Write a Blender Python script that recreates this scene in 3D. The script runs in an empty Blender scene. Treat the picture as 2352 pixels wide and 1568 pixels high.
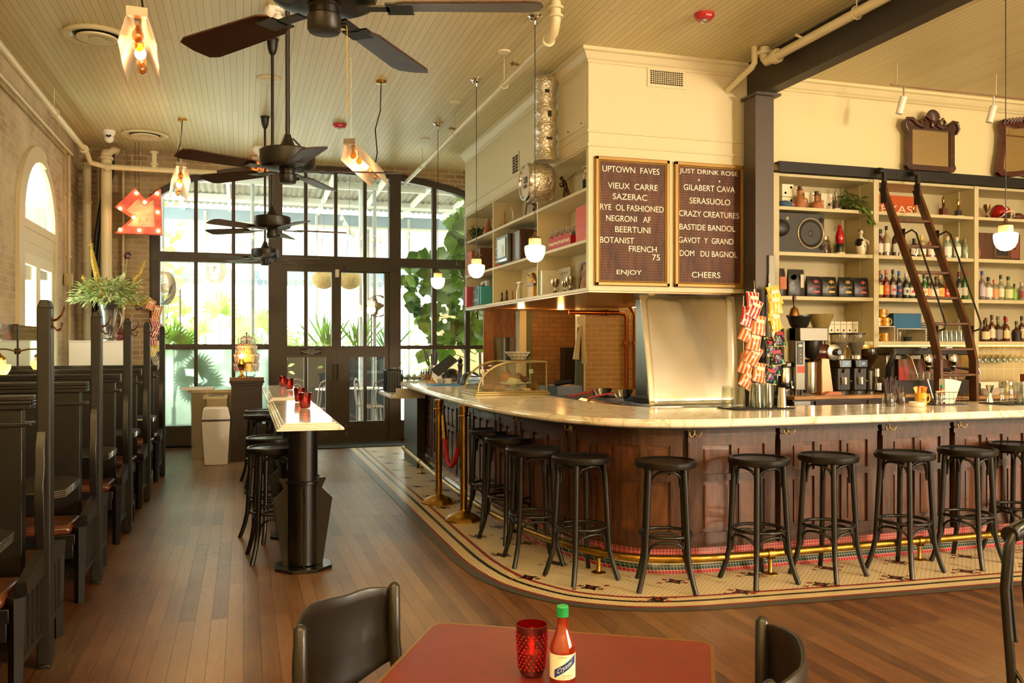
import bpy, math, random
from math import sin, cos, pi, radians as R
from mathutils import Vector as V, Matrix as Mx
random.seed(7)
S=bpy.context.scene; C=S.collection
# ---------- geometry ----------
class MB:
    def __init__(s): s.v=[];s.f=[];s.m=[];s.k=0;s.T=None;s.c=[]
    def mat(s,k): s.k=k;return s
    def add(s,vs,fs):
        n=len(s.v);s.c.append((n,len(s.f)))
        s.v+= [tuple(s.T@V(p)) if s.T else tuple(p) for p in vs]
        s.f+=[tuple(i+n for i in f) for f in fs]; s.m+=[s.k]*len(fs); return s
    def box(s,x0,y0,z0,x1,y1,z1):
        if x0>x1:x0,x1=x1,x0
        if y0>y1:y0,y1=y1,y0
        if z0>z1:z0,z1=z1,z0
        return s.add([(x0,y0,z0),(x1,y0,z0),(x1,y1,z0),(x0,y1,z0),(x0,y0,z1),(x1,y0,z1),(x1,y1,z1),(x0,y1,z1)],[(0,3,2,1),(4,5,6,7),(0,1,5,4),(1,2,6,5),(2,3,7,6),(3,0,4,7)])
    def quad(s,*p): return s.add(p,[tuple(range(len(p)))])
    def tube(s,pts,r,n=8,closed=False,caps=True):
        P=[V(p) for p in pts];N=len(P);rr=r if isinstance(r,(list,tuple)) else [r]*N
        vs=[];up=None
        for i,p in enumerate(P):
            a=P[(i-1)%N] if (i>0 or closed) else p; b=P[(i+1)%N] if (i<N-1 or closed) else p
            t=(b-a).normalized()
            if up is None: up=V((0,0,1)) if abs(t.z)<.9 else V((1,0,0))
            u=(up-t*up.dot(t)); u=u.normalized() if u.length>1e-5 else t.orthogonal().normalized(); w=t.cross(u); up=u
            for k in range(n):
                q=2*pi*k/n; vs.append(p+(u*cos(q)+w*sin(q))*rr[i])
        fs=[]
        for i in range(N if closed else N-1):
            j=(i+1)%N
            for k in range(n):
                l=(k+1)%n; fs.append((i*n+k,i*n+l,j*n+l,j*n+k))
        if not closed and caps: fs+= [tuple(range(n))[::-1],tuple((N-1)*n+k for k in range(n))]
        return s.add(vs,fs)
    def cyl(s,p0,p1,r0,r1=None,n=16): return s.tube([p0,p1],[r0,r0 if r1 is None else r1],n)
    def lathe(s,prof,c=(0,0,0),n=24,ax='z',sc=(1,1),cap=True):
        vs=[]
        for r,z in prof:
            for k in range(n):
                q=2*pi*k/n;a,b=r*cos(q)*sc[0],r*sin(q)*sc[1]
                vs.append({'z':(c[0]+a,c[1]+b,c[2]+z),'x':(c[0]+z,c[1]+a,c[2]+b),'y':(c[0]+a,c[1]+z,c[2]+b)}[ax])
        N=len(prof);fs=[]
        for i in range(N-1):
            for k in range(n):
                l=(k+1)%n; fs.append((i*n+k,i*n+l,(i+1)*n+l,(i+1)*n+k))
        if cap and prof[0][0]>1e-4: fs.append(tuple(range(n))[::-1])
        if cap and prof[-1][0]>1e-4: fs.append(tuple((N-1)*n+k for k in range(n)))
        return s.add(vs,fs)
    def prism(s,pts,a0,a1,pl='xz'):
        g={'xz':lambda p,a:(p[0],a,p[1]),'xy':lambda p,a:(p[0],p[1],a),'yz':lambda p,a:(a,p[0],p[1])}[pl];n=len(pts)
        return s.add([g(p,a0) for p in pts]+[g(p,a1) for p in pts],[tuple(range(n))[::-1],tuple(range(n,2*n))]+[(i,(i+1)%n,n+(i+1)%n,n+i) for i in range(n)])
    def sph(s,c,r,n=12,m=8):
        if not isinstance(r,(list,tuple)): r=(r,r,r)
        vs=[];fs=[]
        for i in range(m+1):
            a=pi*i/m
            for k in range(n):
                q=2*pi*k/n; vs.append((c[0]+r[0]*sin(a)*cos(q),c[1]+r[1]*sin(a)*sin(q),c[2]+r[2]*cos(a)))
        for i in range(m):
            for k in range(n):
                l=(k+1)%n; fs.append((i*n+k,(i+1)*n+k,(i+1)*n+l,i*n+l))
        return s.add(vs,fs)
    def builds(s,name,mats,parent=None,**k):
        c=s.c+[(len(s.v),len(s.f))];r=[]
        for (a,b),(a2,b2) in zip(c,c[1:]):
            q=MB();q.v=s.v[a:a2];q.f=[tuple(i-a for i in f) for f in s.f[b:b2]];q.m=s.m[b:b2];r.append(q.build(name,mats,parent,**k))
        return r
    def build(s,name,mats,parent=None,smooth=35,bev=0,kind=None,label=None):
        me=bpy.data.meshes.new(name); me.from_pydata([tuple(p) for p in s.v],[],s.f)
        if not isinstance(mats,(list,tuple)): mats=[mats]
        for m in mats: me.materials.append(m)
        me.polygons.foreach_set('material_index',s.m)
        me.validate(); me.update()
        if smooth:
            me.polygons.foreach_set('use_smooth',[True]*len(me.polygons)); me.set_sharp_from_angle(angle=R(smooth))
        o=bpy.data.objects.new(name,me); C.objects.link(o)
        if parent: o.parent=parent
        if bev:
            b=o.modifiers.new('b','BEVEL');b.width=bev;b.segments=2;b.limit_method='ANGLE';b.angle_limit=R(50)
        if kind:o['kind']=kind
        if label:o['label']=label
        return o
def parts(name,mats,parent,boxes,**k):
    return [MB().box(*b).build(name,mats,parent,**k) for b in boxes]
def tag(o,label,cat,group=None,kind=None):
    if label:o['label']=label
    if cat:o['category']=cat
    if group:o['group']=group
    if kind:o['kind']=kind
    return o
def T(name,label,cat,loc=(0,0,0),rz=0,group=None,sc=1):
    o=bpy.data.objects.new(name,None);C.objects.link(o);o.location=loc;o.rotation_euler=(0,0,rz);o.empty_display_size=.1;o.scale=(sc,)*3
    return tag(o,label,cat,group)
def ST(name):
    o=bpy.data.objects.new(name,None);C.objects.link(o);o['kind']='structure';return o
def dup(src,loc,rz=None,label=None,group=None,rot=None,sc=None):
    def cp(o,par):
        c=o.copy();C.objects.link(c)
        if par:c.parent=par
        for ch in list(o.children): cp(ch,c)
        return c
    r=cp(src,None);r.location=loc
    if rz is not None:r.rotation_euler=(0,0,rz)
    if rot:r.rotation_euler=rot
    if sc:r.scale=(sc,)*3
    if label:r['label']=label
    if group:r['group']=group
    return r
def one(mb,name,mats,label,cat,loc=None,rz=0,group=None,kind=None,**k):
    o=mb.build(name,mats,None,**k)
    if loc:o.location=loc;o.rotation_euler=(0,0,rz)
    return tag(o,label,cat,group,kind)
ORD='first second third fourth fifth sixth seventh eighth ninth tenth eleventh twelfth thirteenth fourteenth fifteenth sixteenth seventeenth eighteenth nineteenth twentieth'.split()
# ---------- materials ----------
def hx(h):
    h=h.lstrip('#');c=[int(h[i:i+2],16)/255 for i in (0,2,4)]
    return tuple([x/12.92 if x<.04045 else ((x+.055)/1.055)**2.4 for x in c])+(1,)
MC={}
def nm(name):
    m=bpy.data.materials.new(name);m.use_nodes=True;nt=m.node_tree;nt.nodes.clear()
    return m,nt,nt.nodes.new('ShaderNodeOutputMaterial')
def node(nt,t,inp={},**k):
    n=nt.nodes.new('ShaderNode'+t)
    for a,b in k.items():setattr(n,a,b)
    for a,b in inp.items():
        if hasattr(b,'outputs'): b=b.outputs[0]
        if isinstance(b,bpy.types.NodeSocket): nt.links.new(b,n.inputs[a])
        else: n.inputs[a].default_value=b
    return n
def math_(nt,op,a,b=0,c=0):
    n=nt.nodes.new('ShaderNodeMath');n.operation=op
    for i,x in enumerate((a,b,c)):
        if hasattr(x,'outputs'):x=x.outputs[0]
        if isinstance(x,bpy.types.NodeSocket):nt.links.new(x,n.inputs[i])
        else:n.inputs[i].default_value=x
    return n.outputs[0]
def ramp(nt,fac,stops):
    n=nt.nodes.new('ShaderNodeValToRGB');nt.links.new(fac,n.inputs[0]);e=n.color_ramp.elements
    while len(e)<len(stops):e.new(.5)
    for i,(p,c) in enumerate(stops):e[i].position=p;e[i].color=hx(c) if isinstance(c,str) else c
    return n.outputs[0]
def mixc(nt,f,a,b,bt='MIX'):
    n=nt.nodes.new('ShaderNodeMix');n.data_type='RGBA';n.blend_type=bt
    for i,x in ((0,f),(6,a),(7,b)):
        if isinstance(x,str):x=hx(x)
        if isinstance(x,bpy.types.NodeSocket):nt.links.new(x,n.inputs[i])
        else:n.inputs[i].default_value=x
    return n.outputs[2]
def P(col,r=.5,metal=0,var=0,vs=8,bump=0,bs=40,coat=0,emit=None,es=0,sub=0,name=None,st=(1,1,1)):
    key=(col,r,metal,var,vs,bump,bs,coat,emit,es,sub,st)
    if key in MC:return MC[key]
    m,nt,out=nm(name or 'm_'+col.strip('#'))
    b=node(nt,'BsdfPrincipled',{'Base Color':hx(col),'Roughness':r,'Metallic':metal,'Coat Weight':coat})
    if coat:b.inputs['Coat Roughness'].default_value=.1
    if var or bump:
        tc=nt.nodes.new('ShaderNodeTexCoord');mp=node(nt,'Mapping',{'Vector':tc.outputs['Object'],'Scale':st})
    if var:
        n=node(nt,'TexNoise',{'Vector':mp,'Scale':vs,'Detail':5.})
        k=hx(col);d=tuple(x*(1-var) for x in k[:3])+(1,);l=tuple(min(1,x*(1+var)) for x in k[:3])+(1,)
        nt.links.new(ramp(nt,n.outputs[0],[(.3,d),(.7,l)]),b.inputs['Base Color'])
    if bump:
        n=node(nt,'TexNoise',{'Vector':mp,'Scale':bs,'Detail':4.})
        u=node(nt,'Bump',{'Height':n.outputs[0],'Strength':bump,'Distance':.01});nt.links.new(u.outputs[0],b.inputs['Normal'])
    if emit:b.inputs['Emission Color'].default_value=hx(emit);b.inputs['Emission Strength'].default_value=es
    nt.links.new(b.outputs[0],out.inputs[0]);MC[key]=m;return m
def wood(col,dark,sc=6,st=(1,1,12),r=.4,coat=0,name='wood'):
    key=(col,dark,sc,st,r)
    if key in MC:return MC[key]
    m,nt,out=nm(name);tc=nt.nodes.new('ShaderNodeTexCoord')
    mp=node(nt,'Mapping',{'Vector':tc.outputs['Object'],'Scale':st})
    n=node(nt,'TexNoise',{'Vector':mp,'Scale':sc,'Detail':6.,'Distortion':.6});n2=node(nt,'TexNoise',{'Vector':mp,'Scale':sc*6,'Detail':3.})
    f=math_(nt,'ADD',math_(nt,'MULTIPLY',n.outputs[0],.7),math_(nt,'MULTIPLY',n2.outputs[0],.3))
    c=ramp(nt,f,[(.35,dark),(.65,col)])
    b=node(nt,'BsdfPrincipled',{'Base Color':c,'Roughness':r,'Coat Weight':coat})
    u=node(nt,'Bump',{'Height':f,'Strength':.15,'Distance':.004});nt.links.new(u.outputs[0],b.inputs['Normal'])
    nt.links.new(b.outputs[0],out.inputs[0]);MC[key]=m;return m
def coords(nt,ax):
    tc=nt.nodes.new('ShaderNodeTexCoord');s=node(nt,'SeparateXYZ',{'Vector':tc.outputs['Object']})
    d={'x':s.outputs[0],'y':s.outputs[1],'z':s.outputs[2]}
    return node(nt,'CombineXYZ',{0:d[ax[0]],1:d[ax[1]]}).outputs[0],tc.outputs['Object'],d
def brickm(name,ax,c1,c2,mo,bw,bh,ms,r=.8,wash=None,bump=.4,off=.5,var=.5,sm=.1):
    m,nt,out=nm(name);v,ob,d=coords(nt,ax)
    n=node(nt,'TexNoise',{'Vector':ob,'Scale':6.,'Detail':4.})
    vv=node(nt,'VectorMath',{0:v,1:node(nt,'VectorMath',{0:n.outputs[1],3:.02 if wash else 0},operation='SCALE').outputs[0]},operation='ADD')
    b=node(nt,'TexBrick',{'Vector':vv,'Color1':hx(c1),'Color2':hx(c2),'Mortar':hx(mo),'Scale':1.,'Mortar Size':ms,'Mortar Smooth':sm,'Bias':0.,'Brick Width':bw,'Row Height':bh},offset=off)
    col=b.outputs[0]
    n3=node(nt,'TexNoise',{'Vector':ob,'Scale':18.,'Detail':6.})
    col=mixc(nt,math_(nt,'MULTIPLY',n3.outputs[0],var),col,mixc(nt,.5,col,'#1a0e08'))
    if wash:
        n2=node(nt,'TexNoise',{'Vector':ob,'Scale':1.3,'Detail':8.,'Roughness':.65})
        f=ramp(nt,n2.outputs[0],[(.38,(0,0,0,1)),(.62,(.75,.75,.75,1))])
        col=mixc(nt,f,col,wash)
    p=node(nt,'BsdfPrincipled',{'Base Color':col,'Roughness':r})
    h=math_(nt,'ADD',math_(nt,'MULTIPLY',b.outputs[1],-1),math_(nt,'MULTIPLY',n3.outputs[0],.4))
    u=node(nt,'Bump',{'Height':h,'Strength':bump,'Distance':.01});nt.links.new(u.outputs[0],p.inputs['Normal'])
    nt.links.new(p.outputs[0],out.inputs[0]);return m
def thin(name,col,k=.06,rough=.02,op=0,opc=None,edge=.5):
    key=('thin',col,k,rough,op,opc,edge)
    if key in MC:return MC[key]
    m,nt,out=nm(name)
    t=node(nt,'BsdfTransparent',{'Color':hx(col)});g=node(nt,'BsdfGlossy',{'Color':(1,1,1,1),'Roughness':rough})
    lw=node(nt,'LayerWeight',{'Blend':.25})
    f=math_(nt,'ADD',k,math_(nt,'MULTIPLY',lw.outputs[0],edge))
    base=t.outputs[0]
    if op:
        d=node(nt,'BsdfPrincipled',{'Base Color':hx(opc or col),'Roughness':.15})
        base=node(nt,'MixShader',{0:op,1:t.outputs[0],2:d.outputs[0]}).outputs[0]
    x=node(nt,'MixShader',{0:f,1:base,2:g.outputs[0]})
    nt.links.new(x.outputs[0],out.inputs[0]);MC[key]=m;return m
def stripes(name,ca,cb,ax='x',per=.02,duty=.5,r=.25,metal=0):
    m,nt,out=nm(name);v,ob,d=coords(nt,'xy')
    f=math_(nt,'GREATER_THAN',math_(nt,'FRACT',math_(nt,'DIVIDE',d[ax],per)),duty)
    p=node(nt,'BsdfPrincipled',{'Base Color':mixc(nt,f,ca,cb),'Roughness':r,'Metallic':metal})
    n=node(nt,'TexNoise',{'Vector':ob,'Scale':30.});u=node(nt,'Bump',{'Height':n.outputs[0],'Strength':.5,'Distance':.01});nt.links.new(u.outputs[0],p.inputs['Normal'])
    nt.links.new(p.outputs[0],out.inputs[0]);return m
def emis(name,col,s):
    m,nt,out=nm(name);e=node(nt,'Emission',{'Color':hx(col),'Strength':s});nt.links.new(e.outputs[0],out.inputs[0]);return m
BLACK=P('#0b0a09',.35,coat=.2);BLACKM=P('#141210',.35,coat=.3);IRON=P('#2a2420',.4,metal=.3);CREAM=P('#ded3b0',.5);STEEL=P('#b9b6ae',.25,1);CHROME=P('#d8d5cc',.12,1)
BRASS=P('#a88238',.33,1,var=.25,vs=20);BRASSL=P('#b98f3f',.25,1);COPPER=P('#a8592c',.28,1);FRAME=P('#40372d',.45,metal=.2);GLASS=thin('pane_glass','#f4f8f4',.05,.01);CLEAR=thin('clear_glass','#f2f5f0',.05,.02,edge=.32)
WHITE=P('#e9e4d8',.45);LEATHER=P('#66341a',.36,var=.35,vs=6,coat=.4,bump=.15,bs=25);DWOOD=wood('#3a2015','#1d0f0a',5,(1,1,6),.35,.3,'dark_oak');BOOTH=P('#0d0a09',.42,var=.4,vs=5,coat=.1)
WAL=wood('#5b3118','#331a0c',4,(1,1,.15),.35,.3,'walnut');PAPER=P('#e8e2d2',.7);RED=P('#a8121a',.3)
def marblem():
    m,nt,out=nm('marble');tc=nt.nodes.new('ShaderNodeTexCoord')
    n=node(nt,'TexNoise',{'Vector':tc.outputs['Object'],'Scale':1.4,'Detail':8.,'Distortion':2.2})
    v=math_(nt,'ABSOLUTE',math_(nt,'SUBTRACT',n.outputs[0],.5))
    c=ramp(nt,v,[(0,'#c4b69c'),(.01,'#e2dac8'),(.04,'#f2eee4'),(1,'#f6f3ec')])
    n2=node(nt,'TexNoise',{'Vector':tc.outputs['Object'],'Scale':6.,'Detail':3.})
    c=mixc(nt,math_(nt,'MULTIPLY',n2.outputs[0],.1),c,'#b7ab92')
    b=node(nt,'BsdfPrincipled',{'Base Color':c,'Roughness':.12});nt.links.new(b.outputs[0],out.inputs[0]);return m
MARBLE=marblem()
def floorm():
    m,nt,out=nm('floor_boards');v,ob,d=coords(nt,'yx')
    b=node(nt,'TexBrick',{'Vector':v,'Color1':(.0,.0,.0,1),'Color2':(1,1,1,1),'Mortar':(.5,.5,.5,1),'Scale':1.,'Mortar Size':.0012,'Mortar Smooth':.1,'Bias':0.,'Brick Width':1.9,'Row Height':.083},offset=.37)
    mp=node(nt,'Mapping',{'Vector':ob,'Scale':(14,1.0,1)})
    g=node(nt,'TexNoise',{'Vector':mp,'Scale':3.,'Detail':7.,'Distortion':.8});w=node(nt,'TexNoise',{'Vector':ob,'Scale':.55,'Detail':5.})
    fine=node(nt,'TexNoise',{'Vector':mp,'Scale':14.,'Detail':5.})
    f=math_(nt,'ADD',math_(nt,'MULTIPLY',g.outputs[0],.6),math_(nt,'MULTIPLY',b.outputs[0],.4))
    c=ramp(nt,f,[(.2,'#3a2211'),(.45,'#583620'),(.7,'#6e4828'),(.95,'#836040')])
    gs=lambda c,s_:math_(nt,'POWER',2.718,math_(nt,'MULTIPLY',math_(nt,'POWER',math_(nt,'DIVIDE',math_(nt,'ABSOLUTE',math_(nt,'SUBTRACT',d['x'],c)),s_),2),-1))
    sheen_bands=math_(nt,'MULTIPLY',math_(nt,'MAXIMUM',gs(-.2,.3),gs(.95,.38)),math_(nt,'ADD',.10,math_(nt,'MULTIPLY',b.outputs[0],.14)))
    wear_sheen=ramp(nt,math_(nt,'ADD',sheen_bands,math_(nt,'ADD',math_(nt,'MULTIPLY',w.outputs[0],.75),math_(nt,'MULTIPLY',fine.outputs[0],.3))),[(.5,(0,0,0,1)),(.72,(.55,.55,.55,1))])
    # worn boards, plus pale window sheen painted along the two aisles
    c=mixc(nt,wear_sheen,c,'#a08666')
    c=mixc(nt,b.outputs[1],c,'#1a0d07')
    p=node(nt,'BsdfPrincipled',{'Base Color':c,'Roughness':ramp(nt,fine.outputs[0],[(.3,(.28,.28,.28,1)),(.7,(.5,.5,.5,1))])})
    h=math_(nt,'SUBTRACT',math_(nt,'MULTIPLY',fine.outputs[0],.2),b.outputs[1]);u=node(nt,'Bump',{'Height':h,'Strength':.35,'Distance':.003});nt.links.new(u.outputs[0],p.inputs['Normal'])
    nt.links.new(p.outputs[0],out.inputs[0]);return m
def ceilm():
    m,nt,out=nm('beadboard');v,ob,d=coords(nt,'yx')
    b=node(nt,'TexBrick',{'Vector':v,'Color1':hx('#dccf9e'),'Color2':hx('#d2c492'),'Mortar':hx('#8a7748'),'Scale':1.,'Mortar Size':.0022,'Mortar Smooth':.3,'Bias':0.,'Brick Width':4.2,'Row Height':.062},offset=.43)
    n=node(nt,'TexNoise',{'Vector':ob,'Scale':.8,'Detail':4.})
    c=mixc(nt,math_(nt,'MULTIPLY',n.outputs[0],.2),b.outputs[0],'#b5a576')
    p=node(nt,'BsdfPrincipled',{'Base Color':c,'Roughness':.42})
    u=node(nt,'Bump',{'Height':math_(nt,'MULTIPLY',b.outputs[1],-1),'Strength':.5,'Distance':.004});nt.links.new(u.outputs[0],p.inputs['Normal'])
    nt.links.new(p.outputs[0],out.inputs[0]);return m
def mosaicm():
    m,nt,out=nm('mosaic');v,ob,d=coords(nt,'xy');p_=.0372
    a=math_(nt,'FRACT',math_(nt,'DIVIDE',math_(nt,'ADD',d['x'],d['y']),p_));c=math_(nt,'FRACT',math_(nt,'DIVIDE',math_(nt,'SUBTRACT',d['x'],d['y']),p_))
    g=lambda s:math_(nt,'LESS_THAN',math_(nt,'ABSOLUTE',math_(nt,'SUBTRACT',s,.5)),.16)
    dot=math_(nt,'MULTIPLY',g(a),g(c))
    l=lambda s:math_(nt,'LESS_THAN',math_(nt,'ABSOLUTE',math_(nt,'SUBTRACT',math_(nt,'FRACT',math_(nt,'ADD',s,.5)),.5)),.035)
    gr=math_(nt,'MAXIMUM',l(a),l(c))
    c1=mixc(nt,math_(nt,'MULTIPLY',gr,.45),'#dccfae','#857356');c1=mixc(nt,dot,c1,'#1c130d')
    n=node(nt,'TexNoise',{'Vector':ob,'Scale':2.5,'Detail':4.});c1=mixc(nt,math_(nt,'MULTIPLY',n.outputs[0],.25),c1,'#9a7f50')
    p=node(nt,'BsdfPrincipled',{'Base Color':c1,'Roughness':.38});nt.links.new(p.outputs[0],out.inputs[0]);return m
def tilem(name,col,grout,sz=.02,r=.25,ax='xyz',gm=.1):
    m,nt,out=nm(name);v,ob,d=coords(nt,'xy');f=None
    for k in ax:
        l=math_(nt,'LESS_THAN',math_(nt,'FRACT',math_(nt,'DIVIDE',d[k],sz)),gm);f=l if f is None else math_(nt,'MAXIMUM',f,l)
    p=node(nt,'BsdfPrincipled',{'Base Color':mixc(nt,f,col,grout),'Roughness':r});nt.links.new(p.outputs[0],out.inputs[0]);return m
def text(s,name,mat,parent,loc,h,w=None,rot=(pi/2,0,0),ext=.001,al='CENTER',label=None,shear=0):
    cu=bpy.data.curves.new(name,'FONT');cu.body=s;cu.size=1;cu.extrude=0;cu.align_x='LEFT';cu.shear=shear
    o=bpy.data.objects.new(name,cu);C.objects.link(o);bpy.context.view_layer.update()
    me=bpy.data.meshes.new_from_object(o.evaluated_get(bpy.context.evaluated_depsgraph_get()));bpy.data.objects.remove(o)
    xs=[v.co.x for v in me.vertices];ys=[v.co.y for v in me.vertices];x0,x1=min(xs),max(xs);y0,y1=min(ys),max(ys)
    sy=h/(y1-y0);sx=(w/(x1-x0)) if w else sy
    for v in me.vertices:
        v.co.x=(v.co.x-(x0+x1)/2)*sx;v.co.y=(v.co.y-(y0+y1)/2)*sy
    me.materials.clear();me.materials.append(mat)
    o=bpy.data.objects.new(name,me);C.objects.link(o);o.location=loc;o.rotation_euler=rot
    if parent:o.parent=parent
    if ext>=.002:
        q=o.modifiers.new('s','SOLIDIFY');q.thickness=ext;q.offset=-1
    return o
# ---------- paths ----------
def smooth(pts,step=.06):
    out=[];n=len(pts)
    for i in range(n-1):
        p0=pts[max(i-1,0)];p1=pts[i];p2=pts[i+1];p3=pts[min(i+2,n-1)]
        L=math.dist(p1,p2);k=max(1,int(L/step))
        for j in range(k):
            t=j/k
            def cr(a):
                d0=math.dist(p0,p1)**.5 or 1e-6;d1=L**.5;d2=math.dist(p2,p3)**.5 or 1e-6
                m1=(p2[a]-p1[a]) if p0==p1 else d1*((p1[a]-p0[a])/d0-(p2[a]-p0[a])/(d0+d1)+(p2[a]-p1[a])/d1)
                m2=(p2[a]-p1[a]) if p3==p2 else d1*((p2[a]-p1[a])/d1-(p3[a]-p1[a])/(d1+d2)+(p3[a]-p2[a])/d2)
                return (2*t**3-3*t*t+1)*p1[a]+(t**3-2*t*t+t)*m1+(-2*t**3+3*t*t)*p2[a]+(t**3-t*t)*m2
            out.append((cr(0),cr(1)))
    out.append(pts[-1]);return out
def norms(p):
    r=[];n=len(p)
    for i in range(n):
        a=p[max(i-1,0)];b=p[min(i+1,n-1)];dx,dy=b[0]-a[0],b[1]-a[1];l=math.hypot(dx,dy);r.append((-dy/l,dx/l))
    return r
def off(p,d): return [(q[0]+n[0]*d,q[1]+n[1]*d) for q,n in zip(p,norms(p))]
def strip(mb,p,q,z0,z1,k=0):
    n=len(p);mb.mat(k).add([(a[0],a[1],z0) for a in p]+[(b[0],b[1],z1) for b in q],[(i,i+1,n+i+1,n+i) for i in range(n-1)])
FO=smooth([(1.38,12.95),(1.38,10),(1.38,8),(1.378,7.2),(1.377,6.4),(1.392,5.68),(1.462,5.215),(1.58,4.93),(1.74,4.69),(1.994,4.495),(2.192,4.405),(2.433,4.346),(2.968,4.3),(3.833,4.24),(4.429,4.211),(8.2,4.0)])
BO=smooth([(1.895,11.6),(1.83,9.9),(1.775,8.4),(1.765,7.29),(1.786,6.65),(1.83,6.19),(1.885,5.86),(1.955,5.57),(2.028,5.36),(2.114,5.19),(2.208,5.06),(2.312,4.96),(2.428,4.885),(2.686,4.805),(2.978,4.778),(3.627,4.778),(4.324,4.783),(5.366,4.79),(8.2,4.8)])
# ---------- camera ----------
cam=bpy.data.objects.new('camera',bpy.data.cameras.new('camera'));C.objects.link(cam);S.camera=cam
cam.location=(0,0,1.5);cam.rotation_euler=(pi/2,0,-math.atan2(617,1991));cam.data.sensor_width=36;cam.data.lens=36*1991/2352;cam.data.shift_y=6/2352;cam.data.clip_start=.05
S.view_settings.view_transform='Standard';S.view_settings.look='None';S.view_settings.gamma=1;S.view_settings.use_curve_mapping=False
S.view_settings.exposure=.28
# ---------- floor ----------
def sbox(name,mat,*b,par=None):
    m=MB()
    for q in b:m.box(*q)
    return m.build(name,mat,par,kind=None if par else 'structure',smooth=0)
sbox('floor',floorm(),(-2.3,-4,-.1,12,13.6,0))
m=MB();prev=FO
bands=[(0,.066,3),(.066,.09,1),(.09,.165,4),(.165,.195,2),(.195,.25,4),(.25,.28,1)]
for a,b,k in bands: strip(m,off(FO,a),off(FO,b),.004,.004,k)
inn=off(FO,.28)
# field: from the border to under the bar, matched by arc fraction
def resamp(p,n):
    L=[0]
    for a,b in zip(p,p[1:]):L.append(L[-1]+math.dist(a,b))
    out=[];j=0
    for i in range(n):
        t=L[-1]*i/(n-1)
        while j<len(L)-2 and L[j+1]<t:j+=1
        f=(t-L[j])/(L[j+1]-L[j]);out.append((p[j][0]+(p[j+1][0]-p[j][0])*f,p[j][1]+(p[j+1][1]-p[j][1])*f))
    return out
def near(p,q):
    return [min(q,key=lambda b:math.dist(a,b)) for a in p]
kick=off(BO,.36);kk=[(kick[0][0],12.95)]+kick
strip(m,inn,near(inn,smooth(kk,.06)),.004,.004,0)
def cross(x,y,s,k,z):
    q=s/3;m.mat(k);m.quad((x-s,y-q,z),(x+s,y-q,z),(x+s,y+q,z),(x-s,y+q,z));m.quad((x-q,y-s,z+1e-4),(x+q,y-s,z+1e-4),(x+q,y+s,z+1e-4),(x-q,y+s,z+1e-4))
def star(x,y):
    m.mat(2);z=.0048;a,b=.075,.025
    for i in range(4):
        q=pi/2*i;u=(cos(q),sin(q));w=(-sin(q),cos(q))
        m.quad((x+u[0]*a,y+u[1]*a,z),(x+u[0]*b+w[0]*b,y+u[1]*b+w[1]*b,z),(x-u[0]*.01,y-u[1]*.01,z),(x+u[0]*b-w[0]*b,y+u[1]*b-w[1]*b,z))
    m.quad((x-b,y-b,z),(x+b,y-b,z),(x+b,y+b,z),(x-b,y+b,z))
    m.mat(1);e=.016;m.quad((x-e,y-e,z+.0003),(x+e,y-e,z+.0003),(x+e,y+e,z+.0003),(x-e,y+e,z+.0003))
    for dx,dy in((-.045,.05),(.045,-.05)):cross(x+dx,y+dy,.022,1,z+.0004)
    for dx,dy in((-.11,-.005),(.11,.005)):cross(x+dx,y+dy,.02,1,z+.0001)
for i in range(10):
    star(2.32+.557*i,4.6-.008*i);star(2.6+.564*i,4.92-.008*i)
for i in range(12):
    star(1.745,5.28+.62*i);star(2.04 if i<3 else 1.99,4.95+.62*i)
m.build('floor',[mosaicm(),tilem('red_tile','#8c2a22','#4a1712',.024,.35,'xy',.08),tilem('black_tile','#1d1c18','#12110e',.024,.35,'xy',.06),tilem('grey_tile','#4c4b44','#3a3934',.024,.4,'xy',.1),tilem('cream_tile','#dccaa0','#5f4d33',.024,.35,'xy',.1)],None,smooth=0,kind='structure')
one(MB().box(.9,12.62,.004,2.3,13.3,.016),'door_mat',P('#23251f',.9,bump=.4,bs=200),'dark rubber door mat lying along the foot of the glass doors','mat')
# ---------- ceiling ----------
CZ=4.25
sbox('ceiling',ceilm(),(-2.3,-4,CZ,12,13.6,CZ+.1))
# ---------- walls ----------
BRL=brickm('brick_left','yz','#b7a27e','#a0845f','#b9a98a',.215,.075,.01,.85,'#d2c3a2',.8,.5,.35)
BRF=brickm('brick_far','xz','#a58c6a','#8a6a48','#b5a585',.215,.075,.01,.85,'#b8a27c',.7,.5,.4)
def openwall(name,mat,U0,U1,z0,z1,a,b,bot,top,fn,th,N=40,sgn=1):
    # wall in a vertical plane, opening a..b with sill bot and head curve top(u)
    m=MB();xs=[a+(b-a)*i/N for i in range(N+1)]
    m.add([fn(u,z,0) for u,z in((U0,z0),(a,z0),(a,z1),(U0,z1))],[(0,1,2,3)]);m.add([fn(u,z,0) for u,z in((b,z0),(U1,z0),(U1,z1),(b,z1))],[(0,1,2,3)])
    for p,q in zip(xs,xs[1:]):
        m.add([fn(p,top(p),0),fn(q,top(q),0),fn(q,z1,0),fn(p,z1,0)],[(0,1,2,3)])
        m.add([fn(p,top(p),0),fn(q,top(q),0),fn(q,top(q),th),fn(p,top(p),th)],[(0,1,2,3)])
    if bot>z0:
        m.add([fn(a,z0,0),fn(b,z0,0),fn(b,bot,0),fn(a,bot,0)],[(0,1,2,3)]);m.add([fn(a,bot,0),fn(b,bot,0),fn(b,bot,th),fn(a,bot,th)],[(0,1,2,3)])
    for u in(a,b):m.add([fn(u,bot,0),fn(u,top(u),0),fn(u,top(u),th),fn(u,bot,th)],[(0,1,2,3)])
    return m.build(name,mat,None,smooth=0,kind='structure')
WY=13.4;AX=1.3
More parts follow.
